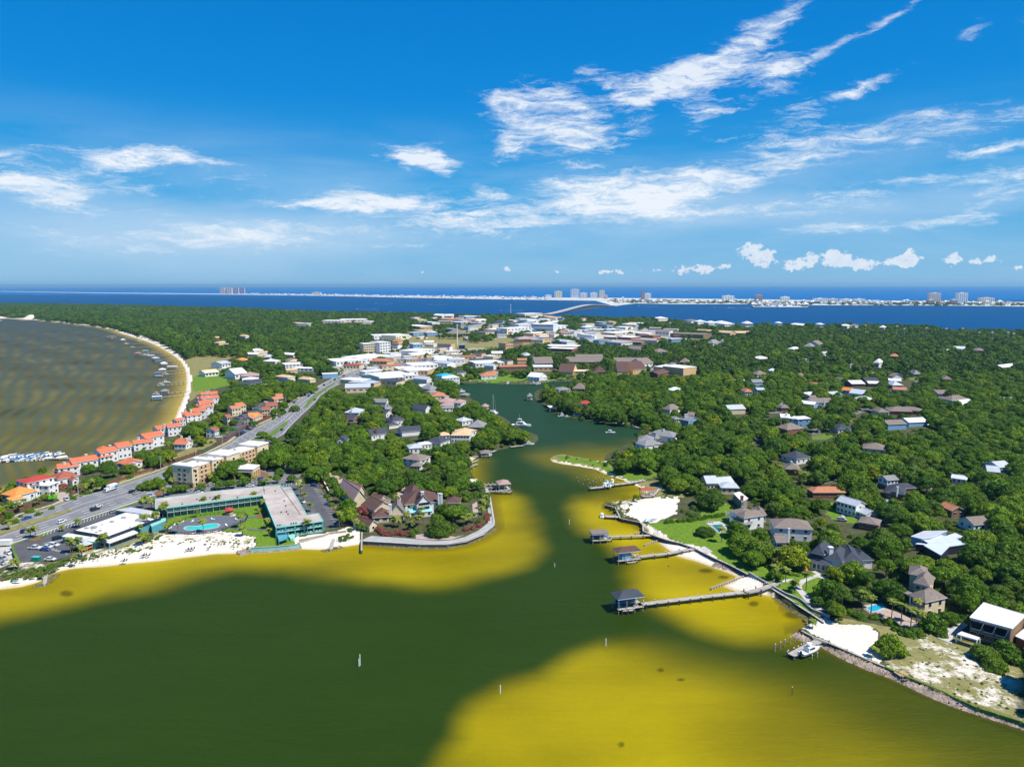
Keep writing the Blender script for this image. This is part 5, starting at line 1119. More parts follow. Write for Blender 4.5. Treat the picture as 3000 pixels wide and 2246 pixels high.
# barrier island: towers, long blocks, cottages; bridge
ISL_Z=1.0
for k,c in dict(tower_pink=(.62,.5,.5),tower_cream=(.8,.72,.5),tower_white=(.8,.8,.8),tower_brown=(.34,.2,.19),tower_tan=(.75,.64,.52),tower_blue=(.62,
.7,.8)).items():dm(k,c,.8,.05,.02)
dm('tower_glass',(.22,.3,.4),.3,.1,.02)
def tower(label,z,x0,x1,yt,yb,m,cols=4,dep=24,cap=None,short=None,name='high_rise',cat='high rise'):
 a,b=z(x0,yb),z(x1,yb);t=z(x0,yt)
 A,B=np.array(G(*a,ISL_Z)),np.array(G(*b,ISL_Z));w=np.linalg.norm(B-A);k=math.hypot(*A)/FPX;H=(a[1]-t[1])*k*.98
 T=thing(name,label,cat,(*((A+B)/2),ISL_Z),math.atan2((B-A)[1],(B-A)[0]))
 f=MB();f.box(-w/2,w/2,0,dep,-.5,H);f.build('wall',M[m],T)
 f=MB();f.box(-w*.15,w*.15,dep*.3,dep*.7,H,H+4.5);f.box(-w/2-.4,w/2+.4,-.4,dep+.4,H-.2,H+1.1);f.build('roof',M[cap or m],T)
 for i in range(cols):
  x=-w/2+w*(i+.5)/cols;bw=w/cols*.42;f=MB();n_=max(3,int(H/7.5))
  f.box(x-bw/2,x+bw/2,-.5,.2,3,H-3,0)
  for q in range(n_):f.box(x-bw/2-.2,x+bw/2+.2,-1.6,.1,3+(H-6)*q/n_,3.9+(H-6)*q/n_,1)
  f.build('balcony_stack',[M['tower_glass'],M[m]],T)
 return T
for i,(a,b,c,d) in enumerate(((160,212,88,150),(228,293,88,150),(310,363,88,148),(377,428,88,142))):
 tower(('leftmost','widest','third','rightmost')[i]+' of the four pinkish grey towers standing together on the island',ZH,a,b,c,d,'tower_pink',3)
tower('cream yellow beach tower left of the tallest tower beyond the bridge',ZI,1562,1643,122,195,'tower_cream',4);tower('tallest white and blue tower on the island beyond the bridge',
ZI,1737,1828,100,192,'tower_blue',4)
tower('white block directly right of the tallest tower',ZI,1838,1915,140,198,'tower_white',5);tower('pale green and white block between the white block and pink tower',
ZI,1947,2024,138,197,'tower_white',5)
tower('pale pink tower rightmost of the cluster beyond the bridge',ZI,2043,2102,113,196,'tower_tan',3);tower('low pink annex at the foot of the pale pink tower',
ZI,2092,2137,165,204,'tower_pink',3)
tower('low white block left of the cream yellow tower',ZI,1460,1530,163,198,'tower_white',5);tower('slim dark brown tower next to a white block',ZJ,290,
322,117,216,'tower_brown',2);tower('white block attached to the slim brown tower',ZJ,325,393,147,216,'tower_white',5)
tower('wide white island hotel with central dome',ZJ,1167,1292,172,213,'tower_white',7);tower('dark brown mid rise with pale end wall',ZJ,1520,1597,165,
228,'tower_brown',5,cap='tower_pink');tower('small white stepped hotel right of the brown mid rise',ZJ,1797,1888,185,228,'tower_white',5)
tower('broad beige and grey twin-slab tower at right',ZK,1183,1307,158,252,'tower_pink',6,cap='tower_white');tower('dark low block at the foot of the broad twin-slab tower',
ZK,1175,1243,222,262,'tower_brown',4,cap='tower_white')
tower('white tower with dark blue glass at far right of the island',ZK,1482,1597,158,256,'tower_blue',5,cap='tower_white');tower('dark low block left of the blue glass tower',
ZK,1423,1495,222,264,'tower_brown',4,cap='tower_white');tower('tan resort block with raised centre, rightmost on the island',ZK,1730,1888,203,252,'tower_tan',
7)
tower('pinkish white long block among the island cottages',ZH,1153,1250,134,160,'tower_tan',6,cap='white_roof')
for i,(a,b,c,d) in enumerate(((-60,88,203,238),(92,210,207,238),(225,365,210,240),(372,497,210,246),(510,730,228,246))):tower('long low white apartment block on the island, '+('first',
'second','third','fourth','fifth')[i]+' of five in a row',ZK,a,b,c,d,'tower_white',8,30,'white_roof',name='apartment_block',cat='apartment block')
cm=[]
for (w_,d_,h_,rh_,wc,rc) in ((14,12,9,4,'white_wall','white_roof'),(18,14,8,5,'tower_cream','white_roof'),(12,12,11,4,'white_wall','pink_shingle'),(20,
14,10,5,'tower_white','grey_shingle'),(15,12,8,4,'tower_tan','copper_tile'),(16,12,9,4,'blue_wall','white_roof')):
 f=MB();f.box(-w_/2,w_/2,-d_/2,d_/2,0,h_,0);v=[(-w_/2-.6,-d_/2-.6,h_),(w_/2+.6,-d_/2-.6,h_),(w_/2+.6,d_/2+.6,h_),(-w_/2-.6,d_/2+.6,h_),(-w_/4,0,h_+rh_),
(w_/4,0,h_+rh_)]
 f.add(v,[(0,1,5,4),(1,2,5),(2,3,4,5),(3,0,4),(3,2,1,0)],1);f.box(-w_*.3,w_*.3,-d_/2-.2,-d_/2+.3,h_*.45,h_*.75,2);cm.append(f.mesh('beach_house',[M[wc],
M[rc],M['tower_glass']]))
def cottages(n,x0,x1,yf,lab,grp,seed):
 r=random.Random(seed)
 for i in range(n):
  x=x0+(x1-x0)*(i+r.random())/n;lo,hi=yf(x);y=lo+(hi-lo)*r.random()
  X_,Y_=G(x,y,ISL_Z);ci=r.choice((0,0,1,2,3,0,4,5));o=link('beach_house',cm[ci],None,(X_,Y_,ISL_Z),r.uniform(-.3,.3),(r.uniform(.9,1.5),)*3);tag(o,('white',
'cream','pink roofed white','grey roofed','tan copper roofed','blue walled')[ci]+' '+lab,'beach house',grp);THINGS.append(o)
fr=lambda x:float(np.interp(x,[0,300,600,926,1200,1472,1608,1744,1800,1860,2194,2208,2365,2371,3000],[854,859,862,866,872,877,879,881,888,889,891,898,
899,894,897]))
bk=lambda x:float(np.interp(x,[0,600,926,1200,1472,1800,2200,2726,3000],[853,860,863,867,870,873,877,882,885]))
cottages(150,700,1620,lambda x:(bk(x)+1,fr(x)-.6),'beach cottage in the dense white row left of the island towers','white beach cottages left of the island towers',
1)
cottages(95,1770,2980,lambda x:(bk(x)+3,fr(x)-1),'beach house on the green island shore right of the bridge end','beach houses on the island right of the bridge',
2)
cottages(22,2203,2368,lambda x:(894,898),'house on the little spit that juts into the sound','white houses on the island spit',3)
S0,E0=np.array(G(1600,923)),np.array(G(1800,896));Lb=np.linalg.norm(E0-S0);db_=(E0-S0)/Lb;nb_=np.array([-db_[1],db_[0]])
pk=min(range(101),key=lambda i:abs(project([(*(S0+(E0-S0)*i/100),15)])[0][0]-1722))/100
def bz(t):
 q=t/pk if t<pk else (1-t)/(1-pk);q=max(0,min(1,q));return 3+19*q*q*(3-2*q)
T=thing('bridge','long grey highway bridge arching over the blue sound to the island','bridge',(*S0,0))
f=MB();pts=[(*((S0+(E0-S0)*i/40)-S0),bz(i/40)) for i in range(41)]
for off in (-7,7):
 for a,b in zip(pts[:-1],pts[1:]):
  A_,B_1=Vector((a[0]+nb_[0]*off,a[1]+nb_[1]*off,a[2])),Vector((b[0]+nb_[0]*off,b[1]+nb_[1]*off,b[2]));f.bar(A_,B_1,11,1.6)
f.build('deck',M['grey_concrete'],T);f=MB()
for off in (-12.6,12.6):
 for a,b in zip(pts[:-1],pts[1:]):f.bar(Vector((a[0]+nb_[0]*off,a[1]+nb_[1]*off,a[2]+1.2)),Vector((b[0]+nb_[0]*off,b[1]+nb_[1]*off,b[2]+1.2)),.5,1.1)
f.build('parapet',M['white_wall'],T)
for i in range(2,40):
 f=MB();p=pts[i];f.bar((p[0]-nb_[0]*11,p[1]-nb_[1]*11,p[2]-1.6),(p[0]+nb_[0]*11,p[1]+nb_[1]*11,p[2]-1.6),3,1.8)
 for off in (-9,-3,3,9):x,y=p[0]+nb_[0]*off,p[1]+nb_[1]*off;f.cyl(x,y,-2,p[2]-1.5,1.1)
 f.build('pier',M['grey_concrete'],T)
protect_px([(1600,915),(1700,885),(1800,885),(1800,905),(1700,912),(1610,928)],3000)
# town beyond the channel
FB=[(ZH,1415,880,1735,858,7,45,'flat',0,'white_roof','white_wall',1,8,'long white shopping centre beside the highway, left half'),(ZH,1735,850,2045,812,
7,55,'flat',0,'white_roof','white_wall',1,6,'long white shopping centre beside the highway, right half'),(ZH,1710,690,1890,682,17,22,'flat',0,'white_roof',
'cream_wall',4,7,'cream five storey inn with grey roof behind the shopping centre'),(ZH,1885,675,2003,665,19,26,'flat',0,'white_roof','white_wall',4,4,
'white five storey wing of the inn'),(ZH,1822,600,2160,590,9,45,'flat',0,'white_roof','white_wall',1,8,'white low office behind the inn'),(ZH,1490,918,
1668,920,6,22,'flat',0,'red_tile','cream_wall',1,5,'shop with red awning roof at the highway junction'),(ZH,1765,870,1965,878,6,25,'hip',3,'copper_tile',
'tan_wall',1,5,'copper roofed restaurant in front of the shopping centre'),(ZH,1267,1015,1438,1008,6,12,'flat',0,'white_roof','blue_wall',0,0,'blue and white petrol station canopy'),
(ZH,865,915,1065,905,6,30,'flat',0,'white_roof','white_wall',2,5,'white flat roofed house in the forest left of the junction'),(ZH,930,950,1165,955,4,
16,'flat',0,'white_roof','white_wall',1,5,'lower white wing in the forest left of the junction'),(ZH,185,905,290,890,7,22,'gx',3,'pale_metal','white_wall',
1,3,'pale roofed beach house in trees behind the bay'),(ZH,350,868,480,862,6,24,'hip',3,'amber_tile','white_wall',1,3,'amber roofed house in trees behind the bay'),
(ZH,322,1015,462,1000,7,26,'gx',6,'white_roof','white_wall',1,3,'bright white gabled hall in trees behind the bay'),(ZH,390,1038,588,1030,6,22,'hip',4,
'pink_shingle','white_wall',1,4,'brown hip roofed hall by the bay beach'),(ZH,402,1075,578,1068,5,16,'hip',2,'white_roof','white_wall',1,4,'white roofed hall by the bay beach'),
(ZH,490,1125,690,1085,5,20,'hip',3,'slate_shingle','grey_concrete',1,4,'slate roofed hall above the condominiums'),(ZH,0,1005,160,990,5,20,'gx',3,'pale_tan',
'white_wall',1,4,'cream roofed house by the bay beach'),(ZH,620,832,700,832,5,22,'hip',3,'pale_metal','white_wall',1,3,'small blue grey roofed house in the deep forest'),
(ZH,1895,1050,2210,1010,6,40,'gx',2,'white_roof','white_wall',1,6,'white low store roof beside the highway'),(ZH,2115,975,2330,965,6,45,'flat',0,'white_roof',
'tan_wall',1,6,'large white roofed warehouse near the channel head'),(ZF,1020,125,1300,130,7,34,'flat',0,'white_roof','tan_wall',1,7,'white warehouse with rust wall near the channel head'),
(ZF,780,215,1050,200,5,30,'gx',2,'white_roof','white_wall',1,5,'white metal roofed store row below the warehouse'),(ZF,1050,185,1180,180,5,26,'flat',0,
'white_roof','white_wall',1,3,'small white store right of the metal roofed row'),(ZI,0,990,200,975,6,35,'flat',0,'white_roof','white_wall',1,5,'white store with raised back wall by the channel head'),
(ZI,40,925,310,910,5,40,'flat',0,'white_roof','white_wall',1,6,'flat white roof behind the store'),(ZI,710,900,1025,888,6,40,'flat',0,'white_roof','white_wall',
1,8,'big plain white roof above the channel houses'),(ZI,970,938,1275,932,4,22,'flat',0,'copper_tile','brick',1,8,'long low brick and clay roofed row above the channel'),
(ZI,670,868,900,862,5,28,'flat',0,'slate_shingle','blue_wall',1,4,'dark blue roofed store above the channel'),(ZI,95,770,270,745,9,40,'flat',0,'white_roof',
'white_wall',2,5,'white office with glass front beside the sports field'),(ZI,40,690,143,685,9,20,'flat',0,'white_roof','blue_wall',1,3,'white box shed left of the sports field'),
(ZI,380,580,590,580,5,60,'hip',10,'taupe_shingle','tan_wall',0,0,'large brown hip roof behind the floodlight mast'),(ZI,295,685,445,690,9,18,'flat',0,
'tan_base','tan_wall',1,4,'brown field house beside the baseball diamond'),(ZI,800,532,1095,540,9,60,'flat',0,'white_roof','white_wall',1,7,'white hospital wing at left'),
(ZI,1050,525,1320,510,14,40,'flat',0,'white_roof','white_wall',2,7,'white hospital centre block with window rows'),(ZI,1175,480,1315,478,14,50,'flat',
0,'white_roof','white_wall',1,4,'white hospital block at the back'),(ZI,1310,475,1550,480,18,40,'flat',0,'white_roof','tower_blue',2,10,'long blue glazed hospital block'),
(ZI,1000,560,1105,560,6,30,'hip',3,'amber_tile','tan_wall',0,0,'small amber roof in front of the hospital'),(ZI,610,395,770,388,10,40,'flat',0,'white_roof',
'blue_wall',1,5,'white office in the trees before the sound'),(ZI,240,420,575,435,8,60,'flat',0,'copper_tile','brick',1,7,'long clay roofed school far left of the sound bridge'),
(ZI,240,380,350,385,8,40,'gx',5,'white_roof','white_wall',1,3,'white house row near the sound shore'),(ZI,380,385,470,385,8,40,'gx',5,'white_roof','tower_tan',
1,3,'cream house near the sound shore'),(ZI,1245,365,1435,358,9,60,'flat',0,'white_roof','tower_tan',1,6,'cream marina hall at the bridge foot'),(ZI,1640,
570,1760,568,7,50,'hip',3,'copper_tile','white_wall',1,4,'clay roofed restaurant with white walls near the bridge road'),(ZI,1450,710,1800,720,6,40,'flat',
0,'white_roof','brick',1,8,'brick school building with pale stepped roofs, back'),(ZI,1480,735,1750,745,5,30,'flat',0,'white_roof','brick',1,8,'brick school building with pale stepped roofs, front'),
(ZI,1140,640,1440,640,6,60,'flat',0,'pink_shingle','brick',1,7,'tan roofed school wing behind the grandstand'),(ZI,1035,685,1120,680,11,24,'flat',0,'tan_base',
'tan_wall',1,3,'brown stadium building at the end of the stand'),(ZI,1120,680,1225,665,7,20,'flat',0,'slate_shingle','brown_wall',0,0,'dark bleacher block beside the stadium building'),
(ZI,530,700,592,700,8,18,'flat',0,'blue_wall','navy_fascia',0,0,'small dark blue box at the field edge'),(ZI,1350,900,1555,895,5,30,'gx',8,'taupe_shingle',
'white_wall',1,6,'taupe roofed chapel row with white gables'),(ZI,1680,880,2095,885,5,30,'gx',6,'taupe_shingle','brick',1,10,'long taupe roofed retirement home, front wing'),
(ZI,1790,850,2090,850,6,24,'gx',6,'taupe_shingle','white_wall',0,0,'long taupe roofed retirement home, back wing'),(ZI,1235,815,1330,812,5,24,'hip',4,
'pale_metal','white_wall',1,3,'pale roofed house above the white warehouse'),(ZJ,0,880,300,880,5,26,'gx',5,'taupe_shingle','blue_wall',1,6,'grey gabled apartment row behind the church'),
(ZJ,300,905,425,890,6,24,'gx',7,'taupe_shingle','white_wall',1,3,'white gabled end of the apartment row'),(ZJ,625,950,750,930,7,30,'flat',0,'white_roof',
'tan_wall',1,3,'tan hall with white roof right of the church, left part'),(ZJ,745,952,890,935,10,35,'flat',0,'white_roof','tan_wall',0,0,'tan windowless hall with white roof right of the church'),
(ZJ,700,885,805,888,4,26,'hip',5,'taupe_shingle','brick',1,3,'small taupe hip roof behind the tan hall'),(ZJ,470,1015,590,985,5,16,'gx',3,'brown_shingle',
'brick',0,0,'dark brown roof beside the church road'),(ZJ,0,570,290,560,6,50,'flat',0,'white_roof','tower_tan',1,7,'white roofed industrial hall, far left'),
(ZJ,0,610,180,620,6,40,'flat',0,'white_roof','brick',1,6,'pale roofed school hall with dark front'),(ZJ,180,640,460,655,5,22,'flat',0,'pink_shingle','tower_tan',
0,0,'long tan roofed classroom row'),(ZJ,0,660,290,672,5,20,'flat',0,'pink_shingle','brown_wall',0,0,'low tan classroom row nearest the woods'),(ZJ,250,
590,420,600,6,30,'flat',0,'pink_shingle','brick',1,5,'tan roofed classroom block'),(ZJ,440,548,590,552,12,40,'flat',0,'tan_base','white_wall',1,4,'tall school gym with brown top'),
(ZJ,600,575,960,590,9,50,'flat',0,'taupe_shingle','brown_wall',0,0,'wide dark flat roofed school block with field'),(ZJ,640,600,960,605,5,20,'flat',0,
'pink_shingle','brick',1,8,'low pale front of the dark school block'),(ZJ,870,548,1250,572,7,24,'gx',4,'sand_tile','tan_wall',1,9,'long tan roofed apartment row before the sound'),
(ZJ,1265,572,1490,570,6,20,'gx',4,'sand_tile','tan_wall',1,6,'second tan roofed apartment row before the sound'),(ZJ,0,505,120,510,8,40,'flat',0,'white_roof',
'tower_cream',1,4,'cream school block with white roof'),(ZJ,1410,470,1500,470,10,40,'hip',6,'white_roof','white_wall',1,3,'large white house on the sound shore'),
(ZJ,405,410,475,415,9,40,'hip',5,'white_roof','tower_tan',1,3,'pale shore house left of the long shore villas'),(ZJ,1040,458,1150,465,7,40,'hip',6,'white_roof',
'white_wall',1,3,'white villa on the sound shore'),(ZJ,850,445,900,450,7,30,'hip',5,'white_roof','white_wall',1,2,'white villa on the sound shore'),(ZJ,
960,455,1015,462,7,30,'hip',5,'white_roof','white_wall',1,2,'white villa on the sound shore'),(ZJ,1190,475,1300,472,7,30,'hip',5,'white_roof','white_wall',
1,3,'white villa on the sound shore'),(ZJ,740,435,830,440,7,30,'hip',4,'taupe_shingle','white_wall',1,3,'grey roofed villa on the sound shore'),(ZJ,1760,
465,1815,465,7,30,'hip',4,'white_roof','white_wall',1,2,'white villa on the sound shore'),(ZJ,1870,475,2020,490,6,30,'hip',4,'white_roof','brick',1,4,
'brick and white villa on the sound shore'),(ZK,190,490,305,495,7,30,'hip',4,'white_roof','white_wall',1,3,'white villa on the sound shore'),(ZK,310,492,
390,495,7,30,'hip',4,'taupe_shingle','white_wall',1,3,'grey roofed villa on the sound shore'),(ZK,640,510,705,512,7,30,'hip',4,'white_roof','white_wall',
1,3,'white villa on the sound shore'),(ZK,0,480,60,480,7,30,'hip',4,'white_roof','white_wall',1,3,'white villa on the sound shore'),(ZJ,985,680,1065,685,
5,30,'hip',7,'grey_shingle','white_wall',0,0,'grey roofed house in the far woods'),(ZJ,1120,670,1180,672,5,24,'hip',5,'taupe_shingle','white_wall',0,0,
'taupe roofed house in the far woods'),(ZJ,830,740,905,742,4,20,'gx',4,'copper_tile','brick',0,0,'clay roofed house in the far woods'),(ZJ,130,740,280,
750,5,24,'gx',5,'taupe_shingle','white_wall',0,0,'long taupe roof in the far woods'),(ZJ,460,775,590,770,5,24,'hip',5,'taupe_shingle','white_wall',1,3,
'white fronted taupe house in the far woods'),(ZJ,1635,975,1710,980,4,18,'hip',2,'light_metal','white_wall',0,0,'bright white roof deep in the woods'),
(ZJ,1455,1005,1540,1020,4,18,'hip',4,'taupe_shingle','white_wall',1,2,'taupe roofed white house deep in the woods'),(ZJ,1945,1050,2000,1055,4,16,'hip',
5,'taupe_shingle','brick',0,0,'small steep taupe roof deep in the woods'),(ZJ,1865,740,1930,745,4,24,'hip',3,'white_roof','white_wall',0,0,'white roofed house in the far woods'),
(ZJ,2030,715,2130,720,4,24,'hip',6,'grey_shingle','white_wall',0,0,'grey hip roof in the far woods'),(ZJ,1485,830,1560,850,4,20,'hip',3,'white_roof','white_wall',
0,0,'pale house in a forest clearing'),(ZJ,1995,870,2040,875,4,16,'gx',3,'light_metal','white_wall',0,0,'tiny white roof in the far woods'),(ZK,0,700,
60,690,5,26,'gx',7,'taupe_shingle','white_wall',0,0,'white gabled taupe house in the upper right woods'),(ZK,1445,740,1575,745,4,24,'gx',4,'light_metal',
'white_wall',0,0,'long pale metal roof in the upper right woods'),(ZK,1690,760,1810,762,4,24,'hip',4,'taupe_shingle','brick',0,0,'taupe roof in the upper right woods'),
(ZK,770,822,885,825,4,20,'hip',4,'copper_tile','brick',0,0,'brownish roof in the upper right woods'),(ZK,580,890,650,895,8,18,'hip',5,'white_roof','white_wall',
1,2,'white towered house standing out of the woods'),(ZK,1020,1015,1110,1015,4,18,'hip',5,'grey_shingle','white_wall',1,3,'grey hip roofed house beside a lawn'),
(ZK,1330,1068,1440,1072,4,18,'hip',4,'taupe_shingle','brown_wall',1,3,'taupe hip roofed house at a sandy drive'),(ZK,790,1135,910,1135,4,18,'hip',4,'pale_metal',
'teal_wall',1,3,'grey green house with hip roof on a lawn'),(ZK,750,1085,890,1090,4,14,'gx',2,'white_roof','teal_wall',0,0,'long cream roofed house behind the grey green one'),
(ZK,350,1120,500,1118,4,18,'gx',3,'white_roof','brick',1,4,'white roofed brick ranch in a clearing'),(ZK,530,1115,665,1118,4,14,'gx',2,'white_roof','brown_wall',
0,0,'white roofed ranch right of the brick ranch'),(ZK,500,1085,650,1085,4,16,'gx',3,'slate_shingle','brown_wall',0,0,'dark roof behind the white roofed ranches'),
(ZK,318,1215,480,1235,4,14,'gx',4,'light_metal','white_wall',0,0,'brilliant white roof lowest of the clearing'),(ZK,240,1185,340,1195,4,10,'gx',3,'amber_tile',
'white_wall',1,2,'small amber roofed white house in the clearing'),(ZK,740,1030,795,1040,4,16,'gx',4,'taupe_shingle','white_wall',0,0,'taupe gable left of the green lawn'),
(ZK,1280,1225,1450,1225,4,16,'gx',3,'taupe_shingle','white_wall',0,0,'low brown roof in the right woods'),(ZK,1430,1300,1640,1290,4,16,'hip',4,'taupe_shingle',
'white_wall',0,0,'wide faint taupe roof in the right woods'),(ZK,290,940,330,945,4,18,'hip',5,'grey_shingle','white_wall',0,0,'narrow grey roof between the upper trees'),
(ZK,1980,945,2140,925,4,14,'gx',3,'white_roof','white_wall',0,0,'pale roof at the far right of the woods'),(ZJ,2130,1310,2208,1310,4,18,'gx',5,'taupe_shingle',
'teal_wall',1,2,'taupe roofed pale house by the dark tree'),(ZH,1000,465,1080,462,6,50,'flat',0,'sand_tile','tan_wall',0,0,'tan hall in the forest near the sound'),
(ZH,1110,470,1160,465,8,40,'flat',0,'white_roof','tower_tan',1,3,'cream block in the forest near the sound'),(ZH,1250,440,1470,440,8,60,'flat',0,'white_roof',
'tower_tan',1,6,'long white school in the forest near the sound'),(ZH,1480,430,1760,425,9,70,'flat',0,'white_roof','tower_tan',1,7,'wide cream school in the forest near the sound'),
(ZH,1700,450,1790,450,8,50,'flat',0,'white_roof','tower_cream',0,0,'cream annex right of the wide school'),(ZH,1550,530,1590,530,5,26,'hip',5,'white_roof',
'white_wall',0,0,'lone white house in the forest'),(ZH,2060,600,2208,585,10,40,'flat',0,'white_roof','tower_cream',1,5,'cream flat roofed offices right of the inn'),
(ZH,2010,660,2085,662,5,30,'hip',5,'tan_base','tan_wall',0,0,'brown roofed shop right of the inn'),(ZI,1230,440,1340,445,6,40,'gx',5,'white_roof','white_wall',
0,0,'white house before the bridge foot'),(ZI,1380,430,1470,432,6,40,'gx',5,'pale_metal','white_wall',0,0,'grey white house before the bridge foot'),(ZI,
1590,500,1750,490,7,40,'flat',0,'white_roof','white_wall',1,4,'white store with turquoise sign by the bridge road'),(ZI,1930,535,2150,538,6,40,'flat',
0,'white_roof','blue_wall',1,6,'long blue and white store by the bridge road'),(ZI,2090,610,2230,615,6,40,'flat',0,'white_roof','brown_wall',0,0,'dark fronted store with white roof')]
for (z,x0,y0,x1,y1,h,dep,rt,rh,rm,wm,rows,cols,lab) in FB:
 w0=mpp(z(x0,y0)[1]+8)
 big='hall' if h>=7 or rt=='flat' else 'house'
 T=bthing({'hall':'building','house':'house'}[big],lab,{'hall':'building','house':'house'}[big],z(x0,y0),z(x1,y1),h)
 pk_=dict(prot_k=.94 if h>=7 or rt=='flat' else .7)
 wing(T,z(x0,y0),z(x1,y1),h,dep,rt,rh,wall=wm,rmat=rm,rows=rows,cols=cols,scols=0,oh=.3 if rt=='flat' else 1.0,ww=2.6*w0*2,wh=min(2.2,h/max(rows,1)*.45),
**pk_)
slab('playing_field',[ZI(0,690),ZI(300,680),ZI(600,680),ZI(900,655),ZI(1130,690),ZI(830,715),ZI(560,745),ZI(100,735),ZI(0,730)],'turf_dry',.1)
slab('ball_diamond',[ZI(120,690),ZI(300,680),ZI(330,700),ZI(240,720),ZI(130,715)],'sand_tile',.2);slab('playing_field',[ZJ(830,620),ZJ(960,600),ZJ(1020,
605),ZJ(1010,635),ZJ(880,645)],'turf',.1);slab('parking_area',[ZI(1750,540),ZI(1900,530),ZI(2208,600),ZI(2208,680),ZI(1950,640),ZI(1800,610)],'concrete_walk',
.1)
T=bthing('grandstand','long concrete grandstand stepping down to the sports field','grandstand',ZI(640,655),ZI(940,640),3);a,b,d,n,L=rect(ZI(645,660),
ZI(945,640),LAND_Z,40);o=np.array(T.location[:2])
for j in range(5):
 f=MB()
 for i in range(8):p0,p1=a+d*L*(j+.03)/5+n*i*3-o,a+d*L*(j+.97)/5+n*i*3-o;f.prism([tuple(p0),tuple(p1),tuple(p1+n*3),tuple(p0+n*3)],0,1.2+i*1.1)
 f.build('seating_block',M['grey_concrete'],T)
protect_px([ZI(600,620),ZI(940,610),ZI(950,640),ZI(640,665)],1300)
for P in ([ZI(0,860),ZI(300,800),ZI(480,820),ZI(660,850),ZI(560,900),ZI(350,890),ZI(0,930)],[ZH(1180,1120),ZH(1400,1060),ZH(1560,1010),ZH(1500,1000),ZH(1240,
1010),ZH(1180,1090)],[ZH(1900,940),ZH(2208,860),ZH(2208,760),ZH(2060,790),ZH(2050,850),ZH(1800,900)],[ZK(740,1045),ZK(1040,1080),ZK(930,1180),ZK(820,1180),
ZK(780,1150)],[ZK(240,1140),ZK(510,1130),ZK(640,1125),ZK(480,1180),ZK(240,1240)],[ZI(1940,600),ZI(2208,560),ZI(2208,660),ZI(2000,660)],[ZJ(0,530),ZJ(440,
520),ZJ(620,560),ZJ(720,650),ZJ(600,620),ZJ(0,640)]):protect_px(P)
for P in ([ZK(790,1030),ZK(860,1030),ZK(860,1060),ZK(800,1060)],[ZK(960,1050),ZK(1040,1050),ZK(1050,1085),ZK(980,1080)],[ZK(780,1150),ZK(930,1150),ZK(900,
1180),ZK(790,1170)],[ZM_(785,555),ZM_(1050,520),ZM_(1060,570),ZM_(960,610),ZM_(790,610)],[ZM_(1230,380),ZM_(1330,290),ZM_(1310,390)],[ZM_(1930,1150),ZM_(2100,
1160),ZM_(2080,1200),ZM_(1930,1210)],[ZM_(1600,200),ZM_(1760,190),ZM_(1700,235)],[ZM_(780,1210),ZM_(940,1190),ZM_(930,1250),ZM_(790,1250)]):slab('lawn',
P,'turf',.08)
rt_=random.Random(31)
CN=dict(white_roof='white',grey_concrete='grey',pale_metal='silver',taupe_shingle='taupe',sand_tile='sandy',copper_tile='copper',slate_shingle='slate',
grey_shingle='dark grey',light_metal='bright')
def fill(P,n,lab,grp,wr,hr,roofs,walls,rts,lawn=0.0,pk=.95):
 xs=[p[0] for p in P];ys=[p[1] for p in P];k=t=0
 while k<n and t<n*30:
  t+=1;x,y=rt_.uniform(min(xs),max(xs)),rt_.uniform(min(ys),max(ys))
  if not inpoly(np.array([x]),np.array([y]),P)[0]:continue
  g=np.array(G(x,y,LAND_Z+5));w=rt_.uniform(*wr);dp=w*rt_.uniform(.5,.9)
  if any(np.hypot(*(np.mean(f_,0)-g))<w*.6+14 for f_ in FOOT):continue
  px=w/mpp(y)/2;sl=rt_.uniform(-.12,.12);h=rt_.uniform(*hr);m_=rt_.choice(walls);rm_=rt_.choice(roofs);T=bthing('house' if 'roof' in lab else 'building',
lab.format(rt_.choice(('small','low','plain'))+' '+m_.replace('_wall','')+' walled '+CN.get(rm_,'pale')),'house' if 'roof' in lab else 'building',(x-px,
y+sl*px),(x+px,y-sl*px),h,grp)
  wing(T,(x-px,y+sl*px),(x+px,y-sl*px),h,dp,rt_.choice(rts),rt_.uniform(1.8,3.4),wall=m_,rmat=rm_,rows=1 if w>20 and h>5 else 0,cols=4,scols=0,oh=.5,ww=w*.12,
prot_k=pk);k+=1
  if rt_.random()<lawn:slab('lawn',[(x-px*1.6,y+3),(x-px*.4,y+1+px*.25),(x+px*1.3,y+px*.3),(x+px*1.8,y+1)],rt_.choice(('turf','turf','turf_dry','concrete_walk')),
.07)
fill([ZI(0,400),ZI(600,380),ZI(1100,400),ZI(1500,380),ZI(2208,420),ZJ(100,440),ZJ(600,520),ZJ(700,640),ZJ(0,700),ZI(1500,660),ZI(900,600),ZI(0,560)],80,
'{} topped building in the crowded town before the bridge','pale buildings of the town before the bridge',(18,48),(5,9),('white_roof','white_roof','grey_concrete',
'pale_metal','taupe_shingle','sand_tile'),('white_wall','cream_wall','blue_wall','tan_wall'),('flat','flat','hip'))
fill([ZH(1900,700),ZI(0,540),ZI(500,750),ZI(1300,760),ZI(1500,940),ZI(600,960),ZF(1100,250),ZF(500,320),ZF(300,280),ZF(700,60),ZH(1700,760)],38,'{} topped shop in the business quarter above the channel',
'pale shops of the business quarter',(14,34),(4.5,7),('white_roof','white_roof','pale_metal','copper_tile','slate_shingle'),('white_wall','cream_wall',
'tan_wall'),('flat','flat','gx'),.3)
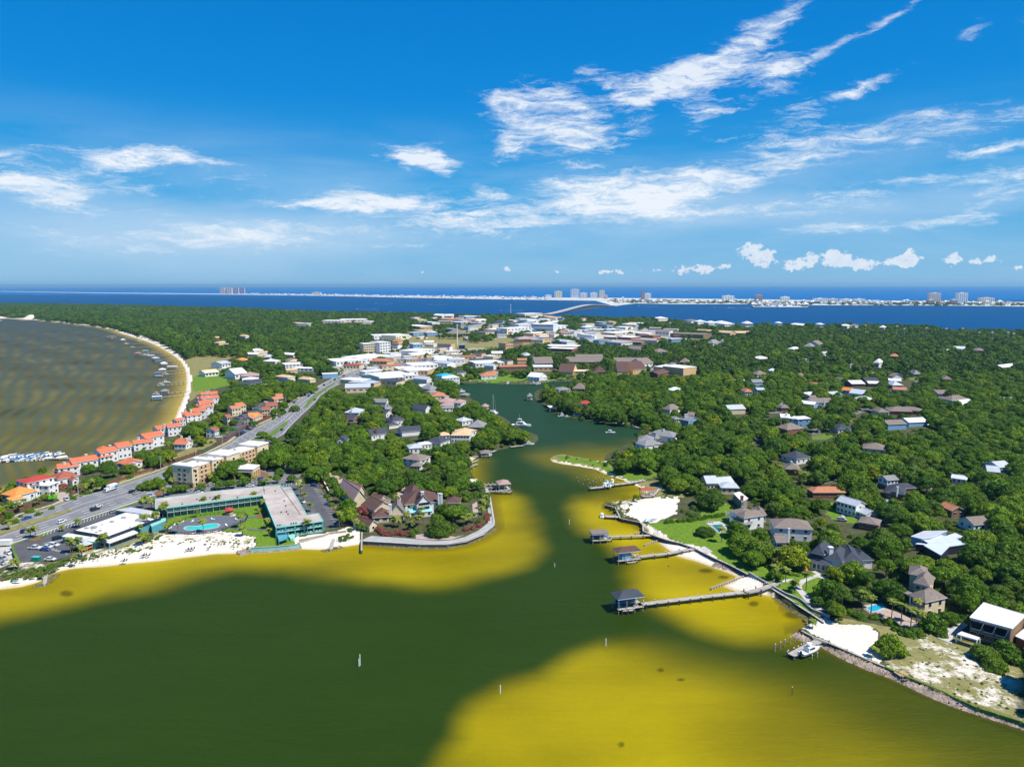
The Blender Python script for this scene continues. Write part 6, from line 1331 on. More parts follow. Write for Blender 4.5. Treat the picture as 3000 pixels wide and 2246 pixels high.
fill([ZJ(700,720),ZJ(2208,640),ZK(2208,700),ZK(2208,1500),ZM_(1400,600),ZJ(1500,1500),ZJ(900,1300),ZJ(300,1100),ZJ(1000,1000)],34,'{} roofed house glimpsed in the right hand woods',
'houses glimpsed in the right hand woods',(12,18),(3.4,5),('taupe_shingle','grey_shingle','white_roof','pale_metal','copper_tile','taupe_shingle','light_metal'),
('white_wall','brick','cream_wall','blue_wall'),('hip','gx','gx'),.6,0)
fill([ZF(100,450),ZF(1300,430),ZF(1300,900),ZF(300,1000),ZF(0,800)],3,'{} roofed house half hidden in the left hand oaks','houses half hidden in the left hand oaks',
(12,17),(3.4,4.6),('taupe_shingle','grey_shingle','slate_shingle'),('white_wall','brick'),('hip','gx'),.6,.9)
fill([ZG(1900,640),ZH(500,600),ZH(1300,900),ZH(1000,1150),ZH(400,850)],14,'{} roofed house glimpsed in the forest behind the bay','houses in the forest behind the bay',
(14,24),(4,5.5),('taupe_shingle','white_roof','pale_metal','sand_tile'),('white_wall','cream_wall'),('hip','gx'),.5,.9)
# docks, boathouses, boats
def dock(label,pts,z=1.5,w=1.8,sp=4.0,deck='wood_grey',far=False,name='pier',cat='pier',group=None,rail=False,cap=True):
 P=[np.array(G(*p,z)) for p in pts];o=P[0];T=thing(name,label,cat,(*o,0),0,group)
 f=MB()
 for a,b in zip(P[:-1],P[1:]):f.bar((*(a-o),z-.1),(*(b-o),z-.1),w,.2)
 f.build('walkway',M[deck],T)
 pf=MB();
 for a,b in zip(P[:-1],P[1:]):
  L=np.linalg.norm(b-a);k=max(1,int(L/sp));d=(b-a)/max(L,.01);n=np.array([-d[1],d[0]])
  if not far:
   g=MB();
   for s_ in (-1,1):g.bar((*(a-o+n*s_*w*.42),z-.28),(*(b-o+n*s_*w*.42),z-.28),.14,.24)
   g.build('stringer',M['wood_grey'],T)
  for i in range(k+(0 if far else 1)):
   for s_ in (-1,1):
    p=a+d*L*i/k+n*s_*(w/2+.12)-o;hh=z+(.9 if rail else .45)
    if far:pf.cyl(p[0],p[1],-2,hh,.17,n=4)
    else :
     me=pilemesh(hh);link('piling',me,T,(p[0],p[1],0))
 if far:q=pf.build('pilings',M['pile_dark'],T);q['kind']='stuff'
 if rail:
  g=MB()
  for a,b in zip(P[:-1],P[1:]):
   d=(b-a)/np.linalg.norm(b-a);n=np.array([-d[1],d[0]])
   for s_ in (-1,1):g.bar((*(a-o+n*s_*w*.5),z+.85),(*(b-o+n*s_*w*.5),z+.85),.08,.1)
  g.build('railing',M['wood_grey'],T)
 return T
_pm={}
def pilemesh(h,r=.16,cap=True,m='pile_dark'):
 k=(round(h,1),r,cap,m)
 if k not in _pm:
  f=MB();f.cyl(0,0,-2.5,h,r,r,6,0)
  if cap:f.cyl(0,0,h,h+.3,r*1.3,.03,6,1)
  _pm[k]=f.mesh('piling',[M[m],M['pile_cap']])
 return _pm[k]
def boathouse(label,A,B,eave,depth,rt='hip',rh=1.6,rm='slate_shingle',deckz=1.6,name='boathouse',cat='boathouse',group=None,room=None,far=False,short=None,
decks=True):
 a,b,d,n,L=rect(A,B,eave,depth);T=thing(name,label,cat,(*a,0),math.atan2(d[1],d[0]),group)
 f=MB();v=[(0,0,eave),(L,0,eave),(L,depth,eave),(0,depth,eave)];m_=min(L,depth)/2
 if rt=='flat':f.box(0,L,0,depth,eave,eave+.25)
 elif rt=='gx':f.add(v+[(0,depth/2,eave+rh),(L,depth/2,eave+rh)],[(0,1,5,4),(2,3,4,5),(3,2,1,0),(0,4,3),(1,2,5)])
 elif rt=='arch':
  n_=8;vs=[]
  for i in range(n_+1):t=math.pi*i/n_;vs+=[(0,depth/2-depth/2*math.cos(t),eave+rh*math.sin(t)),(L,depth/2-depth/2*math.cos(t),eave+rh*math.sin(t))]
  f.add(vs,[(2*i,2*i+1,2*i+3,2*i+2) for i in range(n_)])
 else :f.add(v+([(m_,depth/2,eave+rh),(L-m_,depth/2,eave+rh)] if L>depth else [(L/2,m_,eave+rh),(L/2,depth-m_,eave+rh)]),([(0,1,5,4),(1,2,5),(2,3,4,5),
(3,0,4)] if L>depth else [(0,1,4),(1,2,5,4),(2,3,5),(3,0,4,5)])+[(3,2,1,0)])
 f.build('roof',M[rm],T);f=MB();f.box(.05,L-.05,.05,.2,eave-.3,eave);f.box(.05,L-.05,depth-.2,depth-.05,eave-.3,eave);f.box(.05,.2,.2,depth-.2,eave-.3,
eave);f.box(L-.2,L-.05,.2,depth-.2,eave-.3,eave);f.build('beam',M['white_wall'],T)
 k=max(2,int(L/3.2));i0=.5
 for i in range(k+1):
  for y in (.45,depth-.45):link('post',pilemesh(eave-.3,.13,False,'wood_grey'),T,(i0+(L-2*i0)*i/k,y,0))
 if decks:
  f=MB();f.box(.2,L-.2,.1,1.3,deckz-.15,deckz);f.box(.2,L-.2,depth-1.3,depth-.1,deckz-.15,deckz);f.box(L-1.6,L,1.3,depth-1.3,deckz-.15,deckz);f.build('deck',
M['wood_grey'],T)
 if room:f=MB();f.box(L*room[0],L*room[1],depth*.15,depth*.85,deckz,eave-.3);f.build('room',M[room[2]],T)
 return T,a,d,n,L
_bm={}
def boat(label,px,L,deg,kind='open',hull='white_wall',canopy='white_wall',z=0.0,name='boat',cat='boat',group=None):
 x,y=G(*px,z);T=thing(name,label,cat,(x,y,z),math.radians(deg),group);T.scale=(L/7.0,)*3
 key=(kind,hull,canopy)
 if key not in _bm:
  parts=[];f=MB();st=[]
  for i in range(8):
   t=i/7;xx=-3.5+7*t;wd=1.15*(1-max(0,t-.45)**2*3.1);wd=max(wd,.04);zt=.75+.35*t*t
   st.append([(xx,-wd,zt),(xx,-wd*.75,.1+.25*t*t),(xx,0,-.25+.45*t**3),(xx,wd*.75,.1+.25*t*t),(xx,wd,zt)])
  vs=[p for s_ in st for p in s_];fs=[(i*5+j,i*5+j+1,i*5+j+6,i*5+j+5) for i in range(7) for j in range(4)]+[(4,3,2,1,0)]
  f.add(vs,fs);parts.append(('hull',f.mesh('hull',M[hull])))
  f=MB();vs=[]
  for s_ in st:vs+=[(s_[0][0],s_[0][1]*.93,s_[0][2]-.06),(s_[4][0],s_[4][1]*.93,s_[4][2]-.06)]
  f.add(vs,[(2*i,2*i+1,2*i+3,2*i+2) for i in range(7)]);parts.append(('deck',f.mesh('deck',M['white_roof'])))
  if kind=='open':
   f=MB();f.box(-.7,.5,-.4,.4,.8,1.5);f.box(-2.2,-1.6,-.7,.7,.8,1.2);parts.append(('console',f.mesh('console',M['white_wall'])))
   f=MB();f.box(-1.4,1.0,-.85,.85,2.2,2.3)
   for a_ in (-1.2,.8):
    for b_ in (-.7,.7):f.box(a_-.04,a_+.04,b_-.04,b_+.04,.8,2.2)
   parts.append(('canopy',f.mesh('canopy',M[canopy])))
  if kind=='cruiser':
   f=MB();f.add([(-1.8,-.9,.8),(1.8,-.6,.9),(1.8,.6,.9),(-1.8,.9,.8),(-1.6,-.8,1.9),(.6,-.6,1.9),(.6,.6,1.9),(-1.6,.8,1.9)],[(0,1,5,4),(1,2,6,5),(2,3,
7,6),(3,0,4,7),(4,5,6,7)]);parts.append(('cabin',f.mesh('cabin',M['white_wall'])))
   f=MB();f.box(-1.2,.1,-.6,.6,2.7,2.8);[f.box(a_-.04,a_+.04,b_-.04,b_+.04,1.9,2.7) for a_ in (-1.1,0) for b_ in (-.5,.5)];f.cyl(-.6,0,2.8,4.6,.05,.02,
5);parts.append(('tower',f.mesh('tower',M[canopy])))
   f=MB();f.box(-1.3,.7,-.84,.84,1.3,1.65);parts.append(('windscreen',f.mesh('windscreen',M['glass'])))
  if kind=='cover':f=MB();f.add([(-3.3,-1.0,.85),(3.0,-.3,1.1),(3.0,.3,1.1),(-3.3,1.0,.85),(-3.0,0,1.5),(1.2,0,1.8)],[(0,1,5,4),(1,2,5),(2,3,4,5),(3,0,
4)]);parts.append(('cover',f.mesh('cover',M[canopy])))
  if kind=='sail':
   f=MB();f.cyl(.3,0,.8,10.5,.07,.04,6);f.bar((.3,0,1.8),(-2.6,0,1.9),.16,.2);f.bar((.3,0,10.4),(3.4,0,1.1),.03,.03);f.bar((.3,0,10.4),(-3.4,0,.8),.03,
.03);parts.append(('mast',f.mesh('mast',M['white_wall'])))
   f=MB();f.box(-1.4,1.4,-.6,.6,.8,1.3);parts.append(('cabin',f.mesh('cabin',M['white_wall'])))
  if kind!='sail':
   f=MB();f.box(-3.9,-3.5,-.22,.22,.4,1.3);f.box(-3.8,-3.65,-.08,.08,-.4,.4);parts.append(('outboard',f.mesh('outboard',M['black_metal'])))
  _bm[key]=parts
 for nm,me in _bm[key]:link(nm,me,T)
 return T
dm('boat_blue',(.03,.2,.5),.4,.1,1);dm('boat_dark',(.03,.05,.1),.4,.1,1);dm('tan_canvas',(.62,.5,.3),.8,.08,.8);dm('boat_teal',(.1,.45,.5),.4,.1,1)
boathouse('large boathouse with slate hip roof at the end of the longest pier',ZT(490,910),ZT(838,866),6.0,6.8,'hip',1.9,'slate_shingle',1.9)
boat('blue covered boat on the lift under the slate boathouse',ZT(600,945),8,14,'cover','boat_blue','boat_blue',1.9)
dock('long white pier leading from the terraced lawn to the slate boathouse',[ZT(690,978),ZT(838,958),ZO(0,1535),ZO(300,1502),ZO(600,1468)],1.9,2.3,4.2)
dock('grey ramp over the double seawall at the landward end of the long pier',[ZO(600,1475),ZO(760,1440),ZO(900,1395),ZO(1000,1362)],2.3,2.6,4,rail=True,
name='footbridge',cat='footbridge')
T=thing('boat_deck','square low white swim deck beside the slate boathouse','deck',(*G(*ZT(560,1050),1.5),0));f=MB();Pq=polyW([ZT(488,985),ZT(545,1058),
ZT(697,1048),ZT(690,980)],1.5);o=T.location;Qq=[(x-o[0],y-o[1]) for x,y in Pq];f.prism(Qq,1.3,1.5);f.build('decking',M['wood_grey'],T)
for i in range(4):
 for t_ in (0,.5):p=np.array(Qq[i])*(1-t_)+np.array(Qq[(i+1)%4])*t_;link('piling',pilemesh(2.3),T,(p[0],p[1],0))
boathouse('boathouse with brown hip roof and pale blue storage room on a curved pier',ZT(490,308),ZT(795,274),5.6,6.5,'hip',1.4,'brown_shingle',1.8,room=(.22,
.6,'blue_wall'))
dock('curved white pier from the sand spit to the brown boathouse',[ZT(640,380),ZT(760,352),ZT(950,328),ZT(1120,312),ZT(1300,275),ZT(1500,245)],1.8,2.0,
4.0)
boat('white jet boat on a low lift beside the brown roofed boathouse',ZT(560,390),5,12,'open',z=1.0);dock('low white lift frame in front of the brown roofed boathouse',
[ZT(600,425),ZT(725,412)],.9,1.2,2.5,name='boat_lift',cat='boat lift')
boathouse('boathouse with flat taupe roof and blue boat, nearest the green lawn',ZT(155,70),ZT(372,57),4.8,6.2,'flat',0,'taupe_shingle',1.7)
boat('blue covered boat under the flat taupe roof',ZT(250,105),7.5,10,'cover','boat_blue','boat_blue',1.6);dock('straight grey pier between green lawn and taupe boathouse',
[ZT(340,95),ZT(380,92),ZT(660,82),ZT(960,72)],1.7,1.8,3.8);dock('white angled lower platform of the taupe boathouse',[ZT(180,145),ZT(400,132)],1.2,1.4,
2.6,name='landing_stage',cat='landing stage')
dock('small grey dock by the sandy corner with an L shaped head',[ZL(455,960),ZL(560,965),ZL(600,968)],1.4,3.0,3);boat('white boat moored left of the small grey dock',
ZL(420,970),6,80,'open',z=0)
T,a,d,n,L=boathouse('open shelter with rusty tile roof on the dune edge',ZL(838,690),ZL(985,688),4.6,5.5,'gx',1.2,'russet_tile',1.6,name='pavilion',cat='pavilion');dock('white curved boardwalk around the rusty roofed shelter',
[ZL(850,745),ZL(960,745),ZL(1000,710),ZL(1050,650),ZL(1045,620)],1.7,1.6,3,name='boardwalk',cat='boardwalk')
dock('long grey pier with boat lifts from the green bank below the oaks',[ZL(285,660),ZL(440,645),ZL(540,622),ZL(750,598),ZL(880,568)],1.6,2.6,3.4)
for i,(x,y,c) in enumerate(((470,610,'boat_teal'),(530,600,'white_wall'),(450,640,'white_wall'),(500,640,'boat_teal'))):boat('white boat on a lift at the grey pier below the oaks',
ZL(x,y),6.5,70+4*i,'open','white_wall',c,1.2,group='boats at the grey pier')
for (x,y) in ((148,590),(167,630),(236,615),(246,580),(268,610),(285,650),(322,630),(347,600),(355,640),(388,590),(398,620),(435,585),(217,660),(300,690)):
 p=G(*ZL(x,y));o=link('mooring_pile',pilemesh(2.6,.15),None,(*p,0));tag(o,'grey mooring pile with white cap near the grey pier below the oaks','mooring pile',
'mooring piles by the grey pier');THINGS.append(o)
for (x,y,lab,h) in ((1055,1948,'taller one of two white channel posts in the dark green water',3.6),(1052,1951,'shorter one of two white channel posts in the dark green water',
2.4),(1466,2031,'white post standing at the edge of the bottom shoal',2.6),(1775,1892,'white post at the tip of the bottom shoal',2.6),(2320,2036,'dark post in the water below the boat dock',
2.6),(1668,1536,'white channel post in the channel mouth',2.6),(1625,1660,'white buoy post in mid channel',1.4),(1959,1660,'small dark post between the two boathouses',
1.2),(1376,1146,'twin thin posts at the head of the channel',3)):
 p=G(x,y);o=link('channel_post',pilemesh(h,.13,True,'pile_cap' if 'white' in lab else 'pile_dark'),None,(*p,0));tag(o,lab,'post');THINGS.append(o)
def groin(label,a,b,h=.9,m='wood_grey',w=.45,sp=1.6):
 A,B=np.array(G(*a,h)),np.array(G(*b,h));T=thing('groin',label,'groin',(*A,0));d=B-A;L=np.linalg.norm(d);f=MB();f.bar((0,0,h/2-.4),(*d,h/2-.4),w*.6,h+.8);f.build('planking',
M[m],T);f=MB();f.bar((0,0,h+.05),(*d,h+.05),w,.12);f.build('cap',M['wood_grey'],T)
 for i in range(int(L/sp)):p=d*i*sp/L;n=np.array([-d[1],d[0]])/L*w*.6;link('piling',pilemesh(h+.15,.1,False),T,(*(p-n),0))
groin('long wooden groin running from the seawall corner into the shoal',ZT(1690,758),ZT(2165,582));groin('short sunken groin beside the sand spit',ZL(875,
1272),ZL(1040,1213),.6);groin('very short groin at the lawn corner',ZL(778,1150),ZL(860,1122),.6)
groin('white concrete jetty on the motel beach',ZE(255,1135),ZE(290,1000),1.0,'grey_concrete',1.6,9);groin('mossy wall between motel beach and seawall promenade',
ZE(585,1150),ZE(590,950),1.6,'turf',.7,9);groin('broken concrete jetty at the left beach',ZB(575,1480),ZB(600,1330),.8,'grey_concrete',1.4,9)
dock('wide grey boat dock with T shaped root at the white sand',[ZQ(520,962),ZQ(700,865),ZQ(900,765)],1.3,2.6,3.6);dock('grey landing across the bulkhead at the boat dock',
[ZQ(815,738),ZQ(1000,802)],1.5,1.8,3,name='landing_stage',cat='landing stage')
boat('white motorboat with hard top on the lift of the right boat dock',ZQ(770,930),8.6,28,'cruiser',z=1.0)
for i,(x,y,h) in enumerate(((312,918,4.2),(380,888,4.2),(437,858,4.2),(508,822,4.2),(573,792,4.2),(480,985,3.6),(549,930,2.6),(608,905,2.6),(680,880,3.0),
(556,1020,2.0),(610,990,1.8),(790,1022,2.6),(857,992,2.6))):
 p=G(*ZQ(x,y));o=link('mooring_pile',pilemesh(h*.62,.17,True,'wood_grey'),None,(*p,0));tag(o,'tall mooring pile in the outer row left of the boat dock' if i<5 else 'mooring pile with white cap right beside the boat dock',
'mooring pile','outer mooring piles of the boat dock' if i<5 else 'mooring piles beside the boat dock');THINGS.append(o)
dock('small new wooden landing on the rocks of the right shore',[ZR(570,1210),ZR(680,1190)],1.6,3.0,2.4,'wood_new')
T,*_=boathouse('white boathouse with pink hip roof at the mouth of the channel',ZE(2062,438),ZE(2200,428),5.2,8,'hip',1.8,'pink_shingle',1.6);dock('white framed dock with empty slips next to the pink boathouse',
[ZE(1925,505),ZE(2205,515)],1.6,1.6,2.6);dock('back walkway of the white framed dock',[ZE(1910,440),ZE(2050,432)],1.6,1.4,2.6);dock('middle finger of the white framed dock',
[ZE(1915,470),ZE(2100,470)],1.6,1.2,2.6)
boathouse('tan barrel roofed boat shelter on the left channel bank',ZE(1640,175),ZE(1780,195),4.2,8,'arch',1.6,'tan_canvas',1.2);boat('white boat under the tan barrel roof',
ZE(1735,225),8,-30,'open',canopy='boat_blue',z=.8);boathouse('boathouse with flat tan roof and white flags on the left bank',ZE(1520,262),ZE(1692,258),
4.6,6,'gx',1.0,'tan_canvas',1.4)
boathouse('grey hip roofed boat shelter at the rocky left bank',ZE(1870,100),ZE(1985,95),3.6,8,'hip',1.4,'taupe_shingle',1.2);boat('white boat beside the grey hip roofed shelter',
ZE(1940,130),7.5,25,'open',z=.6);dock('grey dock along the left bank below the oaks',[ZE(1720,150),ZE(1870,125),ZE(2030,70)],1.2,1.6,4)
dock('white boat dock at the oak point of the channel',[ZF(2190,950),ZF(2330,935)],1.2,2,4);boat('white boat at the oak point dock',(1550,1303),8,10,'cruiser')
boat('large white sport fishing yacht moored near the oak point',ZI(1205,1582),17,-12,'cruiser',name='yacht',cat='yacht');boat('white sailboat with bare tall mast anchored in the channel',
ZI(905,1432),12,120,'sail',name='sailboat',cat='sailboat');boathouse('boathouse with maroon roof on the left channel bank',ZI(757,1365),ZI(835,1368),4,
9,'hip',2.4,'pink_shingle');boathouse('grey roofed dock group with boats on the left channel bank',ZI(530,1235),ZI(612,1240),3.2,10,'hip',1.6,'grey_shingle');boat('white boat behind the grey roofed dock group',
ZI(560,1210),10,40,'open')
boathouse('lone grey boathouse standing in the upper channel',ZI(1265,1255),ZI(1325,1255),5,9,'hip',3,'grey_shingle');boathouse('white flat roofed boathouse at the right channel bank',
ZI(1508,1375),ZI(1592,1372),4.5,10,'flat',0,'white_roof');boat('white fishing boat with tower at the right channel bank',ZI(1650,1475),9,10,'cruiser');boat('turquoise small boat right of the fishing boat',
ZI(1695,1478),5,10,'open','boat_teal');boat('pair of white and blue boats on the right bank lawn',ZI(1810,1465),8,0,'cover','white_wall','boat_blue',1.0)
boat('small white motorboat crossing the channel with red side',ZL(508,68),8,0,'open','white_wall');boat('white boat at the right bank below the grey house',
ZJ(60,1550),8,0,'cruiser');boat('blue and white boat by the bank before the sprawling house',ZJ(320,1600),8,20,'open',canopy='boat_blue');dock('grey dock before the sprawling house',
[ZJ(75,1560),ZJ(150,1545)],1.2,2,4);dock('low dock with ladder before the sprawling house',[ZJ(220,1580),ZJ(290,1595)],1.2,2,4)
for i,(x,y,k) in enumerate(((440,1138,'open'),(510,1115,'cruiser'),(655,1105,'open'),(820,1105,'cruiser'),(1060,1120,'open'),(1340,1125,'cruiser'),(1385,
1125,'open'))):boat('white boat at the docks along the head of the channel',ZI(x,y),9,(i*37)%90,k,group='boats at the channel head')
dock('timber breakwater fence at the head of the channel',[ZI(1180,1115),ZI(1420,1105),ZI(1590,1075),ZI(1740,1090)],2.2,.6,5,'wood_grey',True,'breakwater',
'breakwater')
BD=[((1110,610),(1350,592)),((1200,630),(1440,624)),((1270,650),(1460,632)),((1350,692),(1640,682)),((1395,730),(1680,717)),((1500,800),(1790,783)),((1590,
780),(1780,768)),((1600,828),(1860,803)),((1740,860),(1920,842)),((1750,880),(1940,863)),((1810,915),(1970,903)),((1890,955),(1990,936)),((1780,985),(2010,
968)),((1740,1022),(2040,995)),((1690,1143),(2020,1112)),((1820,1108),(2030,1090)),((1830,1215),(2060,1195)),((1740,1260),(2035,1238))]
for i,(a,b) in enumerate(BD):dock('narrow timber pier reaching out from the curved bay beach',[ZG(*a),ZG(*b)],1.5,1.5,5,'wood_grey',True,group='piers along the bay beach')
BH=[(1150,610,1250,606,4,'flat','taupe_shingle','low grey shelter, farthest pier'),(1300,645,1355,643,5,'hip','white_roof','white hip roofed shelter on the third pier'),
(1443,790,1502,790,4.5,'hip','copper_tile','copper roofed blue boathouse'),(1535,762,1597,760,6,'flat','teal_trim','tall open frame shelter with green roof'),
(1528,800,1605,798,4,'flat','grey_shingle','grey shelter under the tall frame'),(1590,815,1665,812,4,'flat','white_roof','flat white shelter behind the blue boathouse'),
(1650,845,1726,840,5,'hip','pale_metal','pale blue roofed boathouse'),(1670,865,1752,858,4,'hip','slate_shingle','slate roofed boathouse'),(1735,900,1812,
895,4.5,'hip','white_roof','white hip roofed shelter'),(1797,935,1905,932,4,'flat','white_roof','long flat white shelter'),(1707,968,1787,965,5,'hip',
'white_roof','second white hip roofed shelter'),(1664,1000,1752,996,6.5,'flat','taupe_shingle','tall brown flat roofed boathouse'),(1735,1198,1825,1192,
4.5,'hip','grey_shingle','grey hip roofed shelter'),(1637,1262,1748,1255,4.2,'flat','light_metal','white box boathouse nearest the town houses')]
for (x0,y0,x1,y1,e,rt,rm,lab) in BH:boathouse(lab+' on the bay piers',ZG(x0,y0),ZG(x1,y1),e,8,rt,1.8,rm,room=(.1,.8,'blue_wall') if 'boathouse' in lab else None)
for i,(x,y,k) in enumerate(((1210,635,'open'),(1500,662,'open'),(1360,690,'open'),(1430,730,'open'),(1565,815,'cruiser'),(1630,838,'cruiser'),(1770,912,
'open'),(1780,1018,'open'),(1790,1108,'cruiser'),(1735,1135,'open'),(1780,1228,'cruiser'),(1690,1238,'open'),(8,440,'open'))):boat('white boat kept at one of the bay piers',
ZG(x,y),9,(i*29)%60-20,k,group='boats at the bay piers')
dock('white pier leading to the crowded boat slips',[ZA(0,1095),ZA(300,1085),ZA(620,1070),ZA(840,1068),ZA(1060,1062)],1.4,1.8,4,'wood_grey',True)
rb=random.Random(5)
for i in range(16):
 x=-10+i*52;y=1100-i*2.6
 for r_ in (0,1):
  boat('white boat in the '+('near' if r_ else 'far')+' row of the crowded slips',ZA(x+r_*18,y-32+r_*50),7.5+rb.random()*1.8,62+rb.uniform(-6,6)+(180 if r_ else 0),
rb.choice(('open','open','cruiser','cover')),'boat_dark' if (i in (2,4) and r_) else 'white_wall',rb.choice(('white_wall','white_wall','boat_blue','boat_dark')),
group='boats in the crowded slips')
WK=[(ZI(980,330),12),(ZI(220,267),12),(ZI(900,222),14),(ZI(1140,240),12),(ZI(1615,232),12),(ZI(1780,238),10),(ZH(1640,316),14),(ZH(1845,257),12),(ZJ(1075,
300),12),(ZJ(1235,305),14),(ZJ(268,285),12)]
for i,(p,L_) in enumerate(WK):
 boat('distant white motorboat running on the blue sound',p,L_,180,'cruiser',group='motorboats far out on the sound')
 x,y=G(*p);f=MB();f.add([(x+5,y-1.5,.1),(x+110,y-7,.1),(x+110,y+7,.1),(x+5,y+1.5,.1)],[(0,1,2,3)]);w_=f.build('wake',mat('foam',(.42,.52,.62),.9,.2,.05));w_['kind']='stuff'
 # bulkheads, rocks
def bulkhead(label,pts,top,m,capm,th=.5,sp=2.4,name='seawall',cat='seawall',bot=-2.5,post=True):
 P=[np.array(G(*p,top)) for p in pts];o=P[0];T=thing(name,label,cat,(*o,0));k=0
 c=MB()
 for a,b in zip(P[:-1],P[1:]):
  L=np.linalg.norm(b-a);n_=max(1,int(L/sp));d=(b-a)/L;c.bar((*(a-o),top+.06),(*(b-o+d*.15),top+.06),th+.35,.18)
  for i in range(n_):
   f=MB();p0,p1=a+d*(L*i/n_+.05)-o,a+d*(L*(i+1)/n_-.05)-o;f.bar((*p0,(top+bot)/2),(*p1,(top+bot)/2),th*.5,top-bot);f.build('panel',M[m],T);k+=1
   if post:n=np.array([d[1],-d[0]]);n=n if n[1]<0 else -n;f=MB();q=p0+n*th*.5;f.box(q[0]-.12,q[0]+.12,q[1]-.12,q[1]+.12,bot,top);f.build('pilaster',M[m],
T)
 c.build('cap',M[capm],T);return T
bulkhead('curved dark seawall with pale cap around the mansion point',[ZE(600,1045),ZE(900,1062),ZE(1200,1080),ZE(1500,1080),ZE(1710,1040),ZE(1850,980),
ZE(1960,915),ZE(2012,875),ZE(2015,840),ZE(1998,740),ZE(1975,600),ZE(1965,520)],LAND_Z+.4,'deck_grey','concrete_walk')
bulkhead('blue grey plank bulkhead below the terraced lawn',[ZO(935,1430),ZO(1100,1530),ZO(1280,1640),ZQ(560,290),ZQ(780,430),ZQ(945,540)],LAND_Z+.5,'boat_blue' if False else 'slate_shingle',
'wood_grey');bulkhead('low wooden bulkhead holding the white sand beside the dock',[ZQ(655,650),ZQ(820,735),ZQ(1000,805),ZQ(1250,910),ZQ(1500,1020),ZQ(1720,
1110)],LAND_Z+.1,'turf','wood_grey',.35)
bulkhead('stone bulkhead along the dry lawn at lower right',[ZQ(1720,1110),ZR(640,1220),ZR(900,1330),ZR(1150,1430),ZR(1350,1530),ZR(1600,1640),(2990,2112),
(3120,2168)],LAND_Z,'turf','turf',.3,4,post=False)
bulkhead('dark timber bulkhead below the rectangular lawn and big oaks',[ZL(860,1060),ZL(865,1125),ZL(960,1165),ZL(1120,1220),ZL(1270,1255),ZL(1420,1310),
ZL(1620,1410),ZL(1800,1490),ZL(1985,1585)],LAND_Z+.5,'slate_shingle','wood_grey',.4);bulkhead('weathered timber bulkhead at the sandy corner by the small dock',
[ZL(450,842),ZL(560,868),ZL(595,940),ZL(615,985),ZL(730,1010),ZL(830,1030),ZL(860,1060)],LAND_Z+.2,'pile_dark','wood_grey',.3)
bulkhead('grey retaining wall curving above the lower grass strip',[ZO(640,1215),ZO(800,1310),ZO(950,1395),ZO(1100,1480),ZO(1300,1560),ZO(1420,1650),ZQ(700,
290),ZQ(800,370),ZQ(1020,450)],LAND_Z+.8,'grey_concrete','grey_concrete',.2,3,'retaining_wall','retaining wall',0,False);bulkhead('weathered fence along the sand below the motel lawn',
[ZD(1250,1345),ZD(1500,1330),ZD(1750,1310),ZD(1890,1290)],LAND_Z+.6,'teal_trim','grey_concrete',.15,2.4,'fence','fence',0,False);bulkhead('grey board fence between motel end and beach jetty',
[ZD(1880,1240),ZD(2208,1175),ZE(240,955),ZE(420,935)],LAND_Z+1.0,'wood_grey','wood_grey',.15,2.4,'fence','fence',0,False)
def rocks(name,pts,w,n,m='rock',z=.1,s0=.35,s1=1.0,seed=3,zt=1.0):
 r=random.Random(seed);f=MB();P=[np.array(G(*p)) for p in pts];Ls=[np.linalg.norm(b-a) for a,b in zip(P[:-1],P[1:])];tot=sum(Ls)
 for _ in range(n):
  s=r.random()*tot;i=0
  while s>Ls[i] and i<len(Ls)-1:s-=Ls[i];i+=1
  d=(P[i+1]-P[i])/Ls[i];nn=np.array([d[1],-d[0]]);q=r.random();p=P[i]+d*s+nn*(q-.5)*w;R0=r.uniform(s0,s1);zz=z+(1-q if nn[1]<0 else q)*zt
  vs=[(p[0]+dx*R0*r.uniform(.6,1.1),p[1]+dy*R0*r.uniform(.6,1.1),zz+dz*R0*r.uniform(.5,.9)) for dx,dy,dz in ((1,0,0),(-1,0,0),(0,1,0),(0,-1,0),(0,0,1),
(0,0,-1))]
  f.add(vs,[(0,2,4),(2,1,4),(1,3,4),(3,0,4),(2,0,5),(1,2,5),(3,1,5),(0,3,5)])
 o=f.build(name,M[m]);o['kind']='stuff';return o
dm('rock_tan',(.46,.36,.28),.95,.35,.4);dm('rock_mossy',(.2,.17,.07),.95,.4,.4)
rocks('riprap',[(2392,1879),(2472,1924),(2540,1955),(2607,1978),(2653,1999),(2726,2035),(2817,2071),(3000,2129),(3120,2175)],3.4,2600,'rock_tan',-.3,.25,
.75,4,1.4);rocks('riprap',[(2330,1858),(2345,1870),(2392,1884)],3,260,'rock_tan',-.2,.25,.7,5);rocks('riprap',[(2277,1750),(2302,1775),(2336,1797),(2365,
1816),(2372,1832)],2.6,480,'rock_mossy',-.2,.25,.65,6,.8)
rocks('riprap',[(1063,1594),(1144,1602),(1226,1608),(1308,1606),(1362,1597),(1403,1582),(1434,1564),(1450,1548)],2.6,1500,'rock_mossy',-.3,.2,.6,7,.8);rocks('riprap',
[ZD(1100,1430),ZD(1260,1390),ZD(1500,1380),ZD(1750,1360),ZD(1910,1335)],5,1300,'rock',-.1,.25,.7,8,.9);rocks('riprap',[ZE(180,1165),ZE(260,1140),ZE(330,
1130),ZE(380,1110)],4,260,'rock_mossy',-.2,.25,.6,9,.4);rocks('riprap',[ZB(480,1530),ZB(580,1470),ZB(640,1420),ZB(700,1360)],5,340,'rock_mossy',-.2,.25,
.6,10,.5);rocks('riprap',[(1775,1478),(1802,1492),(1812,1515),(1842,1528),(1872,1538)],1.6,260,'rock_mossy',-.1,.2,.5,11,.6);rocks('riprap',[(2090,1655),
(2130,1668),(2168,1680)],3.5,380,'rock',0,.25,.6,12,1.0)
